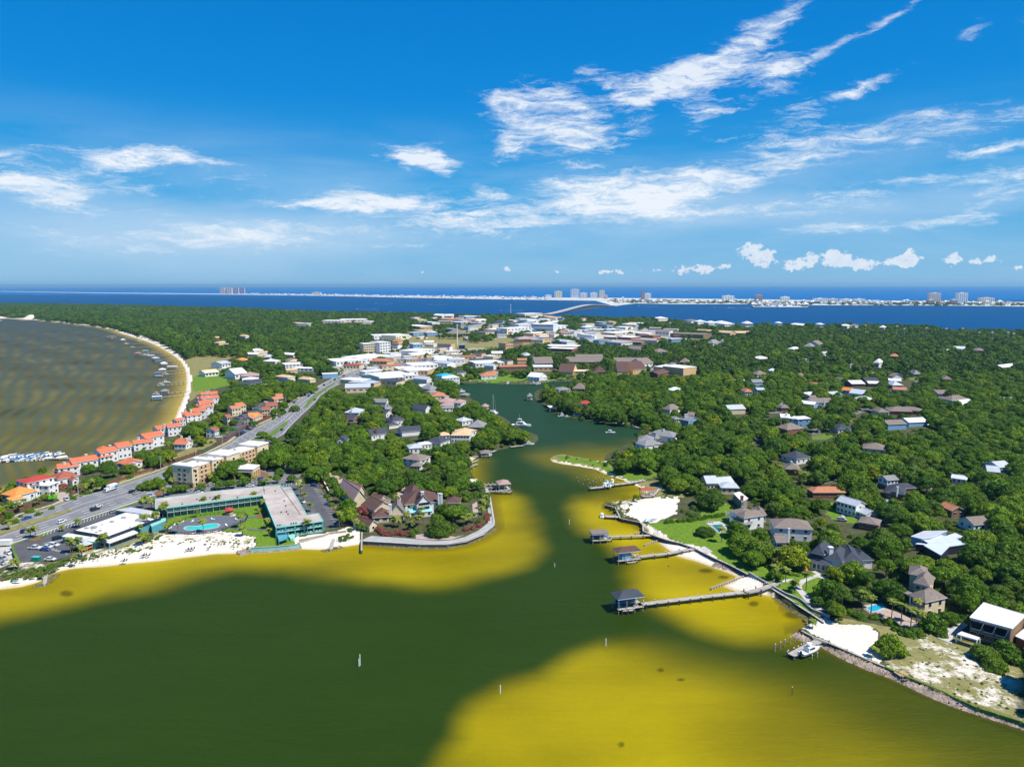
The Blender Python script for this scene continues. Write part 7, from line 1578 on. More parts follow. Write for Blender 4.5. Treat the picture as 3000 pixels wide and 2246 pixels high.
# cars
CARCOL=dict(white=(.75,.76,.77),black=(.015,.016,.018),silver=(.4,.42,.44),blue=(.03,.09,.28),red=(.45,.02,.02),grey=(.12,.13,.14),teal=(.03,.25,.25),
green=(.02,.12,.05))
for k,c in CARCOL.items():dm('car_'+k,c,.3,.03,.5,spec=.5,coat=.6)
dm('tyre',(.015,.015,.016),.8,.1,2);dm('signal_red',(.4,.02,.02),.4,.1,2)
_cm={}
def carparts(kind,col):
 k=(kind,col)
 if k in _cm:return _cm[k]
 L,Wd={'sedan':(4.6,1.8),'suv':(4.8,1.95),'pickup':(5.7,2.0),'van':(5.6,2.05)}[kind]
 prof={'sedan':[(-2.3,.35),(2.3,.35),(2.32,.75),(1.3,.92),(-1.6,.98),(-2.3,.9)],'suv':[(-2.4,.4),(2.4,.4),(2.42,.95),(1.35,1.1),(-2.3,1.12),(-2.42,1.0)],
'pickup':[(-2.85,.5),(2.85,.5),(2.87,1.05),(1.7,1.2),(-2.85,1.15),(-2.87,1.0)],'van':[(-2.8,.45),(2.8,.45),(2.82,1.0),(2.1,1.25),(-2.8,1.25),(-2.82,1.0)]}[kind]
 cab={'sedan':[(-1.7,.97),(1.1,.93),(.45,1.43),(-1.0,1.45)],'suv':[(-2.25,1.11),(1.2,1.1),(.55,1.72),(-2.05,1.75)],'pickup':[(-.9,1.17),(1.6,1.19),(1.0,
1.85),(-.7,1.87)],'van':[(-2.78,1.24),(2.1,1.24),(1.4,2.1),(-2.7,2.2)]}[kind]
 def ext(pr,w0,w1,zt=None):
  n=len(pr);zs=[p[1] for p in pr];lo,hi=min(zs),max(zs);f=MB();vs=[]
  for s_ in (-1,1):
   for x,z in pr:t=(z-lo)/(hi-lo);vs.append((x,s_*(w0*(1-t)+w1*t)/2,z))
  f.add(vs,[tuple(range(n)),tuple(range(2*n-1,n-1,-1))]+[(i,n+i,n+(i+1)%n,(i+1)%n) for i in range(n)]);return f
 b=ext(prof,Wd,Wd*.94)
 c=[(x*.985,z+.02) for x,z in cab];g=ext(cab,Wd*.92,Wd*.78);rf=MB();x0,x1,zz=cab[3][0],cab[2][0],cab[3][1];rf.box(x0-.02,x1+.02,-Wd*.4,Wd*.4,zz-.04,zz+.05);rf.bar((cab[1][0],
Wd*.45,cab[1][1]),(x1,Wd*.39,zz),.09,.09);rf.bar((cab[1][0],-Wd*.45,cab[1][1]),(x1,-Wd*.39,zz),.09,.09);rf.bar((cab[0][0],Wd*.45,cab[0][1]),(x0,Wd*.39,
zz),.12,.12);rf.bar((cab[0][0],-Wd*.45,cab[0][1]),(x0,-Wd*.39,zz),.12,.12)
 wh=MB()
 n=10;r=.36
 wh.add([(r*math.cos(2*math.pi*i/n),s_*.12,r*math.sin(2*math.pi*i/n)) for s_ in (-1,1) for i in range(n)],[tuple(range(n)),tuple(range(2*n-1,n-1,-1))]+[(i,
n+i,n+(i+1)%n,(i+1)%n) for i in range(n)])
 hl=MB();hl.box(-.03,.03,-.16,.16,-.08,.08)
 parts=[('body',b.mesh('body',M['car_'+col]),(0,0,0)),('roof',rf.mesh('roof',M['car_'+col]),(0,0,0)),('window',g.mesh('window',M['glass']),(0,0,0))]
 wm=wh.mesh('wheel',M['tyre'])
 for x in (-L*.31,L*.31):
  for y in (-Wd*.46,Wd*.46):parts.append(('wheel',wm,(x,y,r)))
 hm=hl.mesh('headlight',M['white_wall']);tm=hl.mesh('taillight',M['signal_red'])
 for y in (-Wd*.36,Wd*.36):parts+=[('headlight',hm,(L/2+.02,y,.72)),('taillight',tm,(-L/2-.02,y,.8))]
 if kind=='pickup':f=MB();f.box(-2.7,-1.0,-.8,.8,1.16,1.19);parts.append(('bed',f.mesh('bed',M['black_metal']),(0,0,0)))
 _cm[k]=parts;return parts
def car(label,px,kind,col,deg,group=None,z=LAND_Z+.16,s=1.0):
 x,y=G(*px,z+.3);T=thing('car' if kind in ('sedan','suv') else {'pickup':'pickup_truck','van':'van'}[kind],label,{'pickup':'pickup truck','van':'van'}.get(kind,
'car'),(x,y,z),math.radians(deg),group);T.scale=(s,s,s)
 for nm,me,l in carparts(kind,col):link(nm,me,T,l)
 protect_px([(px[0]-8,px[1]-6),(px[0]+8,px[1]-6),(px[0]+8,px[1]+5),(px[0]-8,px[1]+5)]) if s==1.0 else None
 return T
def hdir(px):
 p=np.array(G(*px,zR));c=(Tw+Bw)/2;i=int(np.argmin(np.linalg.norm(c-p,axis=1)));i=min(max(i,0),len(c)-2);d=c[i+1]-c[i];return math.degrees(math.atan2(d[1],
d[0]))
HG='vehicles driving on the highway'
for (p,k,c,w,lab) in ((ZB(860,388),'pickup','white',70,'white pickup leaving the side drive onto the highway'),(ZB(345,632),'sedan','blue',180,'blue sedan on the far carriageway near the left edge'),
(ZB(798,678),'suv','white',0,'white car on the near carriageway beside the grass strip'),(ZB(1230,518),'suv','black',0,'black car side by side with a white sedan on the highway'),
(ZB(1266,480),'sedan','white',0,'white sedan passing the black car on the highway'),(ZB(335,800),'suv','black',0,'black car half hidden by the palms at the car park corner'),
(ZB(385,800),'sedan','white',0,'white car behind the corner palms'),(ZB(1720,290),'suv','black',0,'black van waiting at the median gap'),(ZB(1768,306),
'sedan','silver',0,'grey car next to the black van at the median gap'),(ZC(1818,352),'suv','blue',180,'dark blue car on the bend of the highway'),(ZC(1897,
268),'suv','black',180,'black car following round the highway bend'),(ZC(1960,247),'van','white',180,'white van last in line on the highway bend'),(ZC(1660,
702),'sedan','black',0,'dark car on the lower carriageway under the oaks'),(ZC(1628,535),'sedan','grey',180,'grey car in the tree shadow on the highway')):
 car(lab,p,k,c,hdir(p)+w,HG,zR)
x=ZB(1430,275);T=thing('box_truck','white box truck with blue painted rear panel on the highway','truck',(*G(*x,zR),zR),math.radians(hdir(x)+180),HG)
f=MB();f.box(-4.2,1.6,-1.25,1.25,.9,3.7);f.build('cargo_box',M['white_wall'],T);f=MB();f.box(-4.22,-2.0,-1.27,1.27,1.2,2.8);f.build('painted_panel',M['boat_blue'],
T);f=MB();f.box(-2.0,.6,-1.28,1.28,1.6,2.3);f.build('painted_stripe',M['silver' if False else 'grey_concrete'],T);f=MB();f.add([(1.7,-1.1,.6),(4.1,-1.1,
.6),(4.1,-1.1,1.4),(3.3,-1.1,2.4),(1.7,-1.1,2.4),(1.7,1.1,.6),(4.1,1.1,.6),(4.1,1.1,1.4),(3.3,1.1,2.4),(1.7,1.1,2.4)],[(0,1,2,3,4),(9,8,7,6,5),(0,5,6,
1),(1,6,7,2),(2,7,8,3),(3,8,9,4),(4,9,5,0)]);f.build('cab',M['car_white'],T);f=MB();f.add([(3.36,-1.0,2.3),(4.12,-1.0,1.45),(4.12,1.0,1.45),(3.36,1.0,
2.3)],[(0,1,2,3)]);f.build('windscreen',M['glass'],T)
for a_ in (-2.8,2.8):
 for b_ in (-1.1,1.1):link('wheel',carparts('sedan','white')[3][1],T,(a_,b_,.45),None,(1.3,1.3,1.3))
CP='cars parked by the beach restaurant'
for (p,k,c,d,lab) in ((ZB(450,1018),'pickup','white',-8,'white pickup parked leftmost in the restaurant car park'),(ZB(697,982),'suv','white',-10,'white car parked nearest the restaurant wall'),
(ZB(612,1003),'sedan','white',-8,'white sedan between two other parked cars by the restaurant'),(ZB(585,1037),'sedan','blue',-8,'blue grey car parked in front of the white sedan'),
(ZB(752,893),'suv','black',50,'black car parked against the turquoise wall'),(ZB(650,1163),'sedan','white',-6,'white sedan parked alone at the sandy edge'),
(ZB(105,1082),'sedan','white',-30,'white sedan on the pale lot left of the ivy wall'),(ZB(1462,550),'sedan','silver',0,'silver car parked behind the restaurant near the canopy'),
(ZB(20,1215),'sedan','silver',-20,'grey car at the bottom left corner of the lots'),(ZB(35,1160),'suv','silver',-20,'grey van by the grey shed at left edge')):car(lab,
p,k,c,d,CP)
f=MB();T=thing('box_trailer','white box trailer parked beside the ivy covered wall','trailer',(*G(*ZB(80,1030)),LAND_Z+.15),.1);f.box(-2.6,2.6,-1.2,1.2,
.6,2.9);f.build('box',M['white_wall'],T);[link('wheel',carparts('sedan','white')[3][1],T,(a_,b_,.35)) for a_ in (-.6,.6) for b_ in (-1.2,1.2)]
HP='cars in the hotel car park'
for (p,k,c,d,lab) in ((ZD(890,493),'sedan','blue',-20,'bright blue car crossing in front of the hotel canopy'),(ZD(1383,455),'suv','blue',85,'dark blue car between the planted islands'),
(ZD(1518,350),'sedan','black',10,'black sedan under the tree beside the hotel'),(ZD(1700,293),'suv','white',5,'white car in the upper hotel car park'),
(ZD(1650,277),'sedan','blue',5,'blue car behind the white one in the upper hotel car park'),(ZD(1825,370),'suv','red',15,'red car by the hedge of the hotel car park'),
(ZD(740,533),'suv','silver',75,'silver car near the hotel porch'),(ZD(785,585),'suv','black',80,'black car parked against the motel back wall'),(ZD(575,
520),'sedan','grey',0,'grey car under the small hotel porch'),(ZD(510,550),'suv','black',80,'second black car left of the hotel porch'),(ZD(450,565),'suv',
'black',80,'first black car left of the hotel porch'),(ZD(1250,545),'sedan','white',10,'white car between trees behind the motel roof'),(ZD(1100,498),
'suv','grey',80,'grey car in the lane before the hotel'),(ZD(960,580),'suv','black',80,'black car half hidden by a round tree'),(ZD(590,632),'sedan','white',
5,'white car showing over the motel roof edge'),(ZD(370,600),'sedan','grey',5,'grey car among the small trees left of the hotel'),(ZD(2085,545),'suv',
'blue',-25,'blue car at the top of the motel car park'),(ZE(228,655),'sedan','blue',-15,'dark blue car in the middle of the motel car park'),(ZE(320,765),
'sedan','black',-15,'black car in the tree shade of the motel car park'),(ZE(375,880),'suv','black',8,'long black car at the beach end of the motel car park'),
(ZD(1920,752),'sedan','white',-35,'white car beside the motel wing')):car(lab,p,k,c,d,HP)
CG='cars parked at the tan condominiums'
for i,(x,y,c) in enumerate(((1215,440,'white'),(1240,432,'white'),(1262,428,'silver'),(1195,465,'grey'),(1180,485,'black'),(1210,455,'black'),(1130,520,
'blue'),(1085,560,'blue'),(1328,442,'teal'),(1385,440,'silver'),(1195,560,'red'),(1450,345,'white'),(1480,335,'white'),(1510,332,'silver'),(1455,535,'red'),
(1090,775,'black'),(1120,755,'black'),(1155,735,'blue'),(1185,720,'silver'),(1225,695,'black'),(1260,665,'grey'),(1215,665,'black'),(1300,650,'white'),
(960,738,'blue'),(925,745,'black'),(845,798,'white'))):car(c+' car parked at the tan condominiums',ZC(x,y),'suv' if i%3 else 'sedan',c,60 if x>1150 and y<600 else 35 if y>600 else 20,
CG)
for i,(x,y,c) in enumerate(((2170,225,'white'),(1340,0,'white'))):pass
for (p,k,c,d,lab) in ((ZM_(893,498),'suv','silver',10,'silver car in tree shade on the woodland street'),(ZM_(785,1),'sedan','white',0,'white car on the upper woodland street'),
(ZM_(295,240),'suv','grey',5,'grey car on the street left of the dark oak'),(ZO(1840,545),'suv','silver',-20,'silver car in front of the farmhouse lawn'),
(ZP(1235,310),'suv','black',0,'black car beside the copper gabled house'),(ZM_(1722,208),'suv','blue',0,'blue car on the drive of the long ranch house')):car(lab,
p,k,c,d)
x=ZM_(790,1200);T=thing('delivery_truck','red delivery truck with square box on the woodland street','truck',(*G(*x),LAND_Z+.15),math.radians(200));f=MB();f.box(-3.4,
.8,-1.2,1.2,.9,3.4);f.build('cargo_box',mat('truck_red',(.6,.06,.02),.5,.05,1),T);f=MB();f.box(.9,3.0,-1.1,1.1,.6,2.1);f.build('cab',_mats['truck_red'],
T);f=MB();f.box(2.9,3.03,-.95,.95,1.4,1.95);f.build('windscreen',M['glass'],T);[link('wheel',carparts('sedan','white')[3][1],T,(a_,b_,.4)) for a_ in (-2.2,
2.0) for b_ in (-1.1,1.1)];protect_px([ZM_(730,1150),ZM_(850,1150),ZM_(850,1230),ZM_(730,1230)])
rc=random.Random(9)
ss=[s for s in np.arange(15.2,21.5,.27)]
for i,s in enumerate(ss):
 t=rc.choice((.14,.3,.68,.84));p=hstation(s+rc.random()*.2,t);u,v,_=project([(*p,zR)]);c=rc.choice(('white','black','grey','silver','black','blue'));px=(float(u[0]),
float(v[0]));car(c+' car on the distant stretch of highway',px,'suv',c,hdir(px)+(180 if t<.5 else 0),'cars on the distant stretch of highway',zR,1.05)
PK=[[ZH(2060,860),ZH(2208,790),ZH(2208,870),ZH(2090,900)],[ZI(0,810),ZI(120,790),ZI(120,860),ZI(0,880)],[ZI(350,800),ZI(470,800),ZI(480,850),ZI(350,850)],
[ZH(1500,960),ZH(1760,920),ZH(1760,960),ZH(1560,990)],[ZI(1200,560),ZI(1640,540),ZI(1600,580),ZI(1260,585)],[ZI(1750,530),ZI(1880,530),ZI(1930,590),ZI(1830,
600)],[ZJ(380,930),ZJ(500,905),ZJ(490,935),ZJ(400,960)],[ZI(60,840),ZI(330,840),ZI(280,880),ZI(60,890)],[ZF(560,170),ZF(760,100),ZF(860,120),ZF(700,230)],
[ZH(1720,1020),ZH(1830,990),ZH(1830,1080),ZH(1720,1090)]]
for P in PK:
 xs=[p[0] for p in P];ys=[p[1] for p in P];k=0;protect_px(P)
 while k<12:
  x,y=rc.uniform(min(xs),max(xs)),rc.uniform(min(ys),max(ys))
  if not inpoly(np.array([x]),np.array([y]),P)[0]:continue
  c=rc.choice(('white','black','grey','silver','blue','red','white'));car(c+' parked car in the distant shopping area',(x,y),'suv' if k%2 else 'sedan',
c,rc.choice((15,105)),'parked cars of the distant shopping area',LAND_Z+.15,1.06);k+=1
  # poles, walls, fences, furniture
def pole(label,base,h,arm=0,kind='lamp_post',m='lamp_metal',r=.14,head=None,cat='lamp post',group=None,cross=False):
 x,y=G(*base,LAND_Z);T=thing(kind,label,cat,(x,y,LAND_Z),0,group);f=MB();f.cyl(0,0,-.2,h,r,r*.6,7);f.build('shaft',M[m],T)
 if arm:f=MB();f.bar((0,0,h-.1),(arm,0,h+.2),.12,.12);f.build('arm',M[m],T);f=MB();f.box(arm-.5,arm+.4,-.2,.2,h+.1,h+.3);f.build('lamp_head',M['lamp_metal'],
T)
 if head:f=MB();[f.box(-head/2,head/2,-.3,.3,h-.4-q*1.3,h+.4-q*1.3) for q in range(2)];f.build('floodlight_bank',M['white_wall'],T)
 if cross:f=MB();f.box(-1.2,1.2,-.08,.08,h-.9,h-.7);f.cyl(.35,0,h-3,h-2,.25);f.build('crossarm',M['wood_grey'],T)
 return T
pole('tall curved lamp post between the highway and the restaurant strip',ZB(1590,450),9.2,-2)
for i,(b,h,cr) in enumerate(((ZA(2082,1215),9.5,1),(ZA(1017,1552),8.5,0),(ZA(466,1625),8.5,0),(ZC(893,902),8,1),(ZC(1108,792),6,0),(ZC(541,1030),7,0),
(ZC(1712,400),9,1),(ZC(1620,800),8,0),(ZH(985,1220),14,0),(ZH(1175,1060),12,1),(ZH(875,1340),9,1))):pole('pale roadside pole behind the far verge of the highway',
b,h,1.6 if i%2 else 0,'utility_pole','grey_concrete',.2,None,'utility pole','poles along the highway',bool(cr))
pole('green utility pole with transformer by the woodland street, left of a pair',ZM_(2110,1180),11,0,'utility_pole','teal_trim',.2,None,'utility pole',
None,True);pole('wooden utility pole by the woodland street, right of a pair',ZM_(2125,1185),8.5,0,'utility_pole','wood_new',.18,None,'utility pole');pole('bare wooden pole behind the pink roofed hall',
ZE(222,290),8,0,'utility_pole','wood_new',.25,None,'utility pole')
pole('tall white mast rising over the sports field',ZI(514,700),42,0,'mast','white_wall',1.2,None,'mast');pole('cell tower by the sound shore',ZI(1090,
372),40,0,'mast','white_wall',1.2,7,'mast')
for b,h in ((ZI(650,620),26),(ZI(867,605),26),(ZI(963,690),30),(ZI(223,670),22),(ZI(335,660),16),(ZI(1387,720),18),(ZI(1180,600),14)):pole('floodlight mast beside the sports field',
b,h,0,'floodlight','lamp_metal',.6,7,'floodlight','floodlights of the sports field')
for b,h in ((ZK(335,610),24),(ZK(495,605),26),(ZK(680,610),22),(ZK(830,640),30),(ZK(913,640),24),(ZK(1148,630),24),(ZK(1363,640),24),(ZK(1540,650),26),
(ZK(1858,690),24),(ZK(2028,690),24),(ZK(2088,690),22),(ZK(1722,650),18),(ZJ(597,620),34)):pole('floodlight mast over the woods near the sound shore',b,
h,0,'floodlight','lamp_metal',.5,5,'floodlight','floodlights over the tennis woods')
T=None
def hwall(label,s0,s1,t,m='rust_wall',h=1.8):
 p0=hstation(s0,t);T=thing('brick_wall',label,'brick wall',(*p0,LAND_Z));s=s0;prev=p0
 while s<s1-1e-6:
  s=min(s1,s+.09);p=hstation(s,t)
  if np.linalg.norm(p-prev)<3.2 and s<s1:continue
  f=MB();f.bar((*(prev-p0),h/2),(*(p-p0),h/2),.3,h);f.build('panel',M[m],T);f=MB();q=prev-p0;f.box(q[0]-.3,q[0]+.3,q[1]-.3,q[1]+.3,0,h+.35);f.build('pillar',
M[m],T);prev=p
hwall('russet brick wall left of the villa drive',0,2.75,-.3);hwall('long russet brick wall between the town houses and the highway',3.9,7.9,-.27);hwall('russet brick wall in front of the dark condominium car park',
8.6,13.3,-.24);hwall('short brick wall by the highway bend',14.0,15.4,-.4)
bulkhead('cream garden wall dividing the mansion from the motel car park',[ZE(135,300),ZE(180,400),ZE(240,520)],LAND_Z+1.8,'cream_wall','pale_tan',.3,
4,'garden_wall','garden wall',LAND_Z,False);bulkhead('low cream wall behind the hotel car park',[ZD(1830,480),ZD(1960,455)],LAND_Z+2.2,'cream_wall','pale_tan',
.4,4,'garden_wall','garden wall',LAND_Z,False);bulkhead('ivy covered wall along the restaurant car park',[ZB(155,975),ZB(190,1090),ZB(240,1190)],LAND_Z+1.8,
'turf','turf',.6,3,'garden_wall','garden wall',LAND_Z,False)
def fence(label,pts,h=1.3,m='black_metal',sp=2.0,name='fence'):
 P=[np.array(G(*p,LAND_Z)) for p in pts];o=P[0];T=thing(name,label,'fence',(*o,LAND_Z+.1));r=MB();pk_=MB()
 pm=MB();pm.box(-.06,.06,-.06,.06,-.3,h);pme=pm.mesh('fence_post',M[m])
 for a,b in zip(P[:-1],P[1:]):
  L=np.linalg.norm(b-a);d=(b-a)/L
  for z_ in (.2,h-.1):r.bar((*(a-o),z_),(*(b-o),z_),.05,.07)
  for i in range(int(L/.35)):q=a+d*i*.35-o;pk_.box(q[0]-.02,q[0]+.02,q[1]-.02,q[1]+.02,.1,h-.05)
  for i in range(max(1,int(L/sp))):link('fence_post',pme,T,(*(a+d*i*sp-o),0))
 r.build('rail',M[m],T);k=pk_.build('pickets',M[m],T);k['kind']='stuff'
fence('black metal fence around the kidney shaped motel pool',[ZD(175,1128),ZD(200,1080),ZD(330,1010),ZD(500,950),ZD(740,915),ZD(790,912),ZD(900,905),
ZD(1050,905),ZD(1180,915),ZD(1222,945),ZD(1190,1000),ZD(1080,1050),ZD(980,1085),ZD(850,1135),ZD(650,1170),ZD(450,1178),ZD(280,1165),ZD(175,1128)])
def lounger(label,px,deg,m='navy_fascia',group=None,z=0.0):
 T=thing('sun_lounger',label,'sun lounger',(*G(*px,LAND_Z+z),LAND_Z+z+.05),math.radians(deg),group);f=MB();f.box(-.9,.5,-.35,.35,.3,.4);f.build('seat',
M[m],T);f=MB();f.add([(.5,-.35,.35),(.5,.35,.35),(1.0,.35,1.0),(1.0,-.35,1.0),(.58,-.35,.3),(.58,.35,.3),(1.08,.35,.95),(1.08,-.35,.95)],[(0,1,2,3),(7,
6,5,4),(0,3,7,4),(1,5,6,2),(3,2,6,7)]);f.build('backrest',M[m],T);f=MB();[f.box(a_-.05,a_+.05,b_-.04,b_+.04,0,.32) for a_ in (-.8,.5) for b_ in (-.3,.3)];f.build('legs',
M[m],T)['kind']='stuff'
for (p,lab) in ((ZB(1845,1118),'left dark lounger of a trio on the white sand by the restaurant'),(ZB(1875,1118),'middle dark lounger of a trio on the white sand by the restaurant'),
(ZB(1920,1118),'right dark lounger of a trio on the white sand by the restaurant'),(ZB(1588,1188),'left dark chair of a pair near the waterline'),(ZB(1620,
1190),'right dark chair of a pair near the waterline'),(ZD(433,1375),'left dark lounger of a trio on the motel beach'),(ZD(472,1370),'middle dark lounger of a trio on the motel beach'),
(ZD(510,1366),'right dark lounger of a trio on the motel beach'),(ZD(712,1354),'single dark lounger on the motel beach')):lounger(lab,p,60)
for (x,y) in ((215,1095),(500,1010),(600,1005),(640,998),(370,1020),(270,1055),(1075,985),(945,1062),(770,980),(800,1140),(720,1148),(520,1160),(1010,
940),(1040,935)):lounger('white sun lounger on the grey motel pool terrace',ZD(x,y),(x*7)%180,'white_wall','white loungers on the motel terrace',.2)
for i,(x,y) in enumerate(((1560,1028),(1588,1028),(1615,1028))):lounger(('left','middle','right')[i]+' white deck chair beside the rectangular teal pool',
ZL(x,y),250,'white_wall',None,.1)
for (x,y,lab) in ((1355,1203,'left orange garden chair before the navy roofed villa'),(1385,1203,'right orange garden chair before the navy roofed villa')):lounger(lab,
ZO(x,y),80,'amber_tile')
T=thing('dumpster','green dumpster with blue lid at the edge of the restaurant car park','dumpster',(*G(*ZB(470,1180),LAND_Z),LAND_Z+.12),-.1);f=MB();f.box(-1.6,
1.6,-.9,.9,0,1.7);f.build('bin',M['green_metal'],T);f=MB();f.box(-1.65,1.65,-.95,.95,1.7,1.85);f.build('lid',M['boat_teal'],T)
T=thing('dumpster','green dumpster in the condominium car park','dumpster',(*G(*ZC(1055,712),LAND_Z),LAND_Z+.12),.5);f=MB();f.box(-1.4,1.4,-.9,.9,0,1.6);f.build('bin',
M['green_metal'],T);f=MB();f.box(-1.45,1.45,-.95,.95,1.6,1.75);f.build('lid',M['green_metal'],T)
T=thing('skip_container','lime green open container in front of the red roofed villa','container',(*G(*ZB(685,365),LAND_Z),LAND_Z),.4);f=MB();f.box(-2.2,
2.2,-1.1,1.1,0,1.6);f.build('bin',M['lime_green'],T)
T=thing('monument_sign','blue and white oval sign beside the highway tree island','sign',(*G(*ZB(1945,1360-1000-5),LAND_Z),LAND_Z));f=MB();f.cyl(0,0,0,
.9,.3);f.build('post',M['white_wall'],T);f=MB();f.box(-1.6,1.6,-.15,.15,.8,2.4);f.build('sign_board',M['white_wall'],T);f=MB();f.box(-1.3,1.3,-.18,.18,
1.2,2.0);f.build('sign_face',M['blue_plastic'],T)
for (x,y,m,lab,d) in ((885,1010,'boat_teal','green kayak on the white sand corner',60),(910,1028,'boat_blue','dark blue canoe lying on the white sand',
10),(965,1003,'boat_blue','bright blue kayak at the edge of the sand',20)):
 T=thing('kayak',lab,'kayak',(*G(*ZL(x,y),LAND_Z),LAND_Z+.1),math.radians(d));f=MB();n_=7;vs=[]
 for i in range(n_):t=i/(n_-1)*2-1;w_=.42*(1-t*t)+.02;vs+=[(t*2.6,-w_,.25+.1*t*t),(t*2.6,0,0+.15*t*t),(t*2.6,w_,.25+.1*t*t),(t*2.6,0,.38)]
 f.add(vs,[(i*4+j,i*4+(j+1)%4,i*4+4+(j+1)%4,i*4+4+j) for i in range(n_-1) for j in range(4)]);f.build('hull',M[m],T);f=MB();f.cyl(0,0,.33,.41,.32,.3,10);f.build('cockpit',
M['black_metal'],T)
T=thing('kayak','bright blue kayak on the left beach by the green scrub','kayak',(*G(*ZB(225,1445),LAND_Z),LAND_Z));f=MB();f.add([(-2,-.4,.3),(0,-.5,.3),
(2,0,.4),(0,.5,.3),(-2,.4,.3),(0,0,.5),(-1.8,0,0)],[(0,1,5),(1,2,5),(2,3,5),(3,4,5),(4,0,5),(0,6,1),(1,6,2),(2,6,3),(3,6,4),(4,6,0)]);f.build('hull',M['boat_teal'],
T)
for (x,y,m,lab) in ((1140,800,'white_wall','person in red standing on the motel lawn by the gallery, left'),(1160,797,'pink_shingle','person in pale clothes on the motel lawn by the gallery, right')):
 px=ZD(x,y);X_,Y_=G(*px,LAND_Z);T=thing('person',lab,'person',(X_,Y_,LAND_Z+.1));f=MB()
 rings=[(0,.07,.16),(.45,.08,.14),(.85,.14,.12),(1.0,.17,.13),(1.35,.2,.13),(1.45,.07,.07),(1.5,.09,.1),(1.62,.1,.11),(1.72,.03,.03)];n_=8;vs=[(rx*math.cos(2*math.pi*i/n_),
ry*math.sin(2*math.pi*i/n_),z_) for z_,rx,ry in rings for i in range(n_)]
 f.add(vs,[(r_*n_+i,r_*n_+(i+1)%n_,r_*n_+n_+(i+1)%n_,r_*n_+n_+i) for r_ in range(len(rings)-1) for i in range(n_)]);f.build('body',mat('skin',(.45,.25,
.17),.7,.05,3),T);f=MB();f.cyl(0,0,.5,1.4,.17,.2,8);f.build('clothes',M['red_paint' if 'red' in lab else 'white_wall'],T)
 # trees
leafmat('oak_leaves',[(.058,.124,.009),(.096,.183,.010),(.069,.151,.013),(.131,.229,.010),(.104,.164,.023),(.084,.177,.009),(.159,.261,.013),(.073,.138,
.013),(.193,.288,.015),(.115,.196,.015)])
leafmat('lime_leaves',[(.2,.27,.010),(.24,.29,.012)]);leafmat('fresh_leaves',[(.091,.192,.012),(.122,.223,.017)]);leafmat('palm_leaves',[(.17,.23,.03),
(.23,.26,.04)]);leafmat('rose_leaves',[(.25,.085,.06),(.3,.12,.08)]);leafmat('far_leaves',[(.042,.097,.012),(.073,.142,.013),(.055,.118,.017),(.102,.172,
.016),(.065,.121,.012)]);leafmat('scrub_leaves',[(.12,.17,.035),(.2,.21,.07)])
dm('bark',(.16,.12,.09),.95,.2,1.5)
def crown(name,seed,m,nl=16,leaves=1500,ls=.085,flat=.62,core=.8,tall=0.0):
 """unit crown: lobes on an uneven dome, a shell of leaf-sprays over them"""
 r=np.random.default_rng(seed);L=[]
 for i in range(nl):
  a=2.4*i+r.uniform(-.5,.5);q=math.sqrt((i+.5)/nl);rad=.68*q*r.uniform(.8,1.15)
  z=(1-q**2.2)*flat*r.uniform(.7,1.15)+.1+tall*(1-q);s=r.uniform(.27,.42)*(1.05-.25*q)*min(1,(17/nl)**.4)
  L.append((rad*math.cos(a),rad*math.sin(a),z,s))
 V=[];F=[]
 ico=[(0,0,-1),(.72,-.53,-.45),(-.28,-.85,-.45),(-.89,0,-.45),(-.28,.85,-.45),(.72,.53,-.45),(.28,-.85,.45),(-.72,-.53,.45),(-.72,.53,.45),(.28,.85,.45),
(.89,0,.45),(0,0,1)]
 fi=[(0,1,2),(1,0,5),(0,2,3),(0,3,4),(0,4,5),(1,5,10),(2,1,6),(3,2,7),(4,3,8),(5,4,9),(1,10,6),(2,6,7),(3,7,8),(4,8,9),(5,9,10),(6,10,11),(7,6,11),(8,
7,11),(9,8,11),(10,9,11)]
 for (x,y,z,s) in L:
  k=len(V);V+=[(x+a*s*core,y+b*s*core,z+c*s*core*.75) for a,b,c in ico];F+=[tuple(k+j for j in f) for f in fi]
 La=np.array(L);n=0;tries=0
 while n<leaves and tries<leaves*6:
  tries+=1;x,y,z,s=L[r.integers(nl)];d=r.normal(size=3);d/=np.linalg.norm(d)
  if d[2]<-.55:continue
  p=np.array([x,y,z])+d*s*np.array([1,1,.8])*r.uniform(.86,1.12)
  e=(p-La[:,:3])/np.array([1,1,.8]);
  if (np.linalg.norm(e,axis=1)<La[:,3]*.8).any():continue
  nn=d+r.normal(size=3)*.45;nn/=np.linalg.norm(nn);t=np.cross(nn,r.normal(size=3));t/=np.linalg.norm(t);b=np.cross(nn,t);q=ls*r.uniform(.6,1.3)
  k=len(V);V+=[tuple(p+t*q),tuple(p+b*q*.7+nn*q*.15),tuple(p-t*q),tuple(p-b*q*.7+nn*q*.15)];F.append((k,k+1,k+2,k+3));n+=1
 me=bpy.data.meshes.new(name);me.from_pydata(V,[],F);me.materials.append(_mats[m]);return me
def trunk_mesh(seed):
 r=random.Random(seed);f=MB();f.cyl(0,0,-.05,.42,.06,.04,7)
 for i in range(6):a=i*1.05+r.random();f.bar((0,0,.28+.02*i),(.5*math.cos(a),.5*math.sin(a),.62+.1*r.random()),.035,.035)
 return f.mesh('trunk',M['bark'])
TRK=[trunk_mesh(i) for i in range(3)]
OAK=[crown('crown',20+i,'oak_leaves',22+i%3*5,2700,.052,.5+.05*(i%3),.86) for i in range(7)]
LIME=[crown('crown',40+i,'lime_leaves',15,1500,.075,.6) for i in range(2)];FRESH=[crown('crown',44+i,'fresh_leaves',14,1300,.085,.6,.62) for i in range(3)]
ROSE=[crown('crown',50,'rose_leaves',14,1200,.09,.45)];DARK=OAK
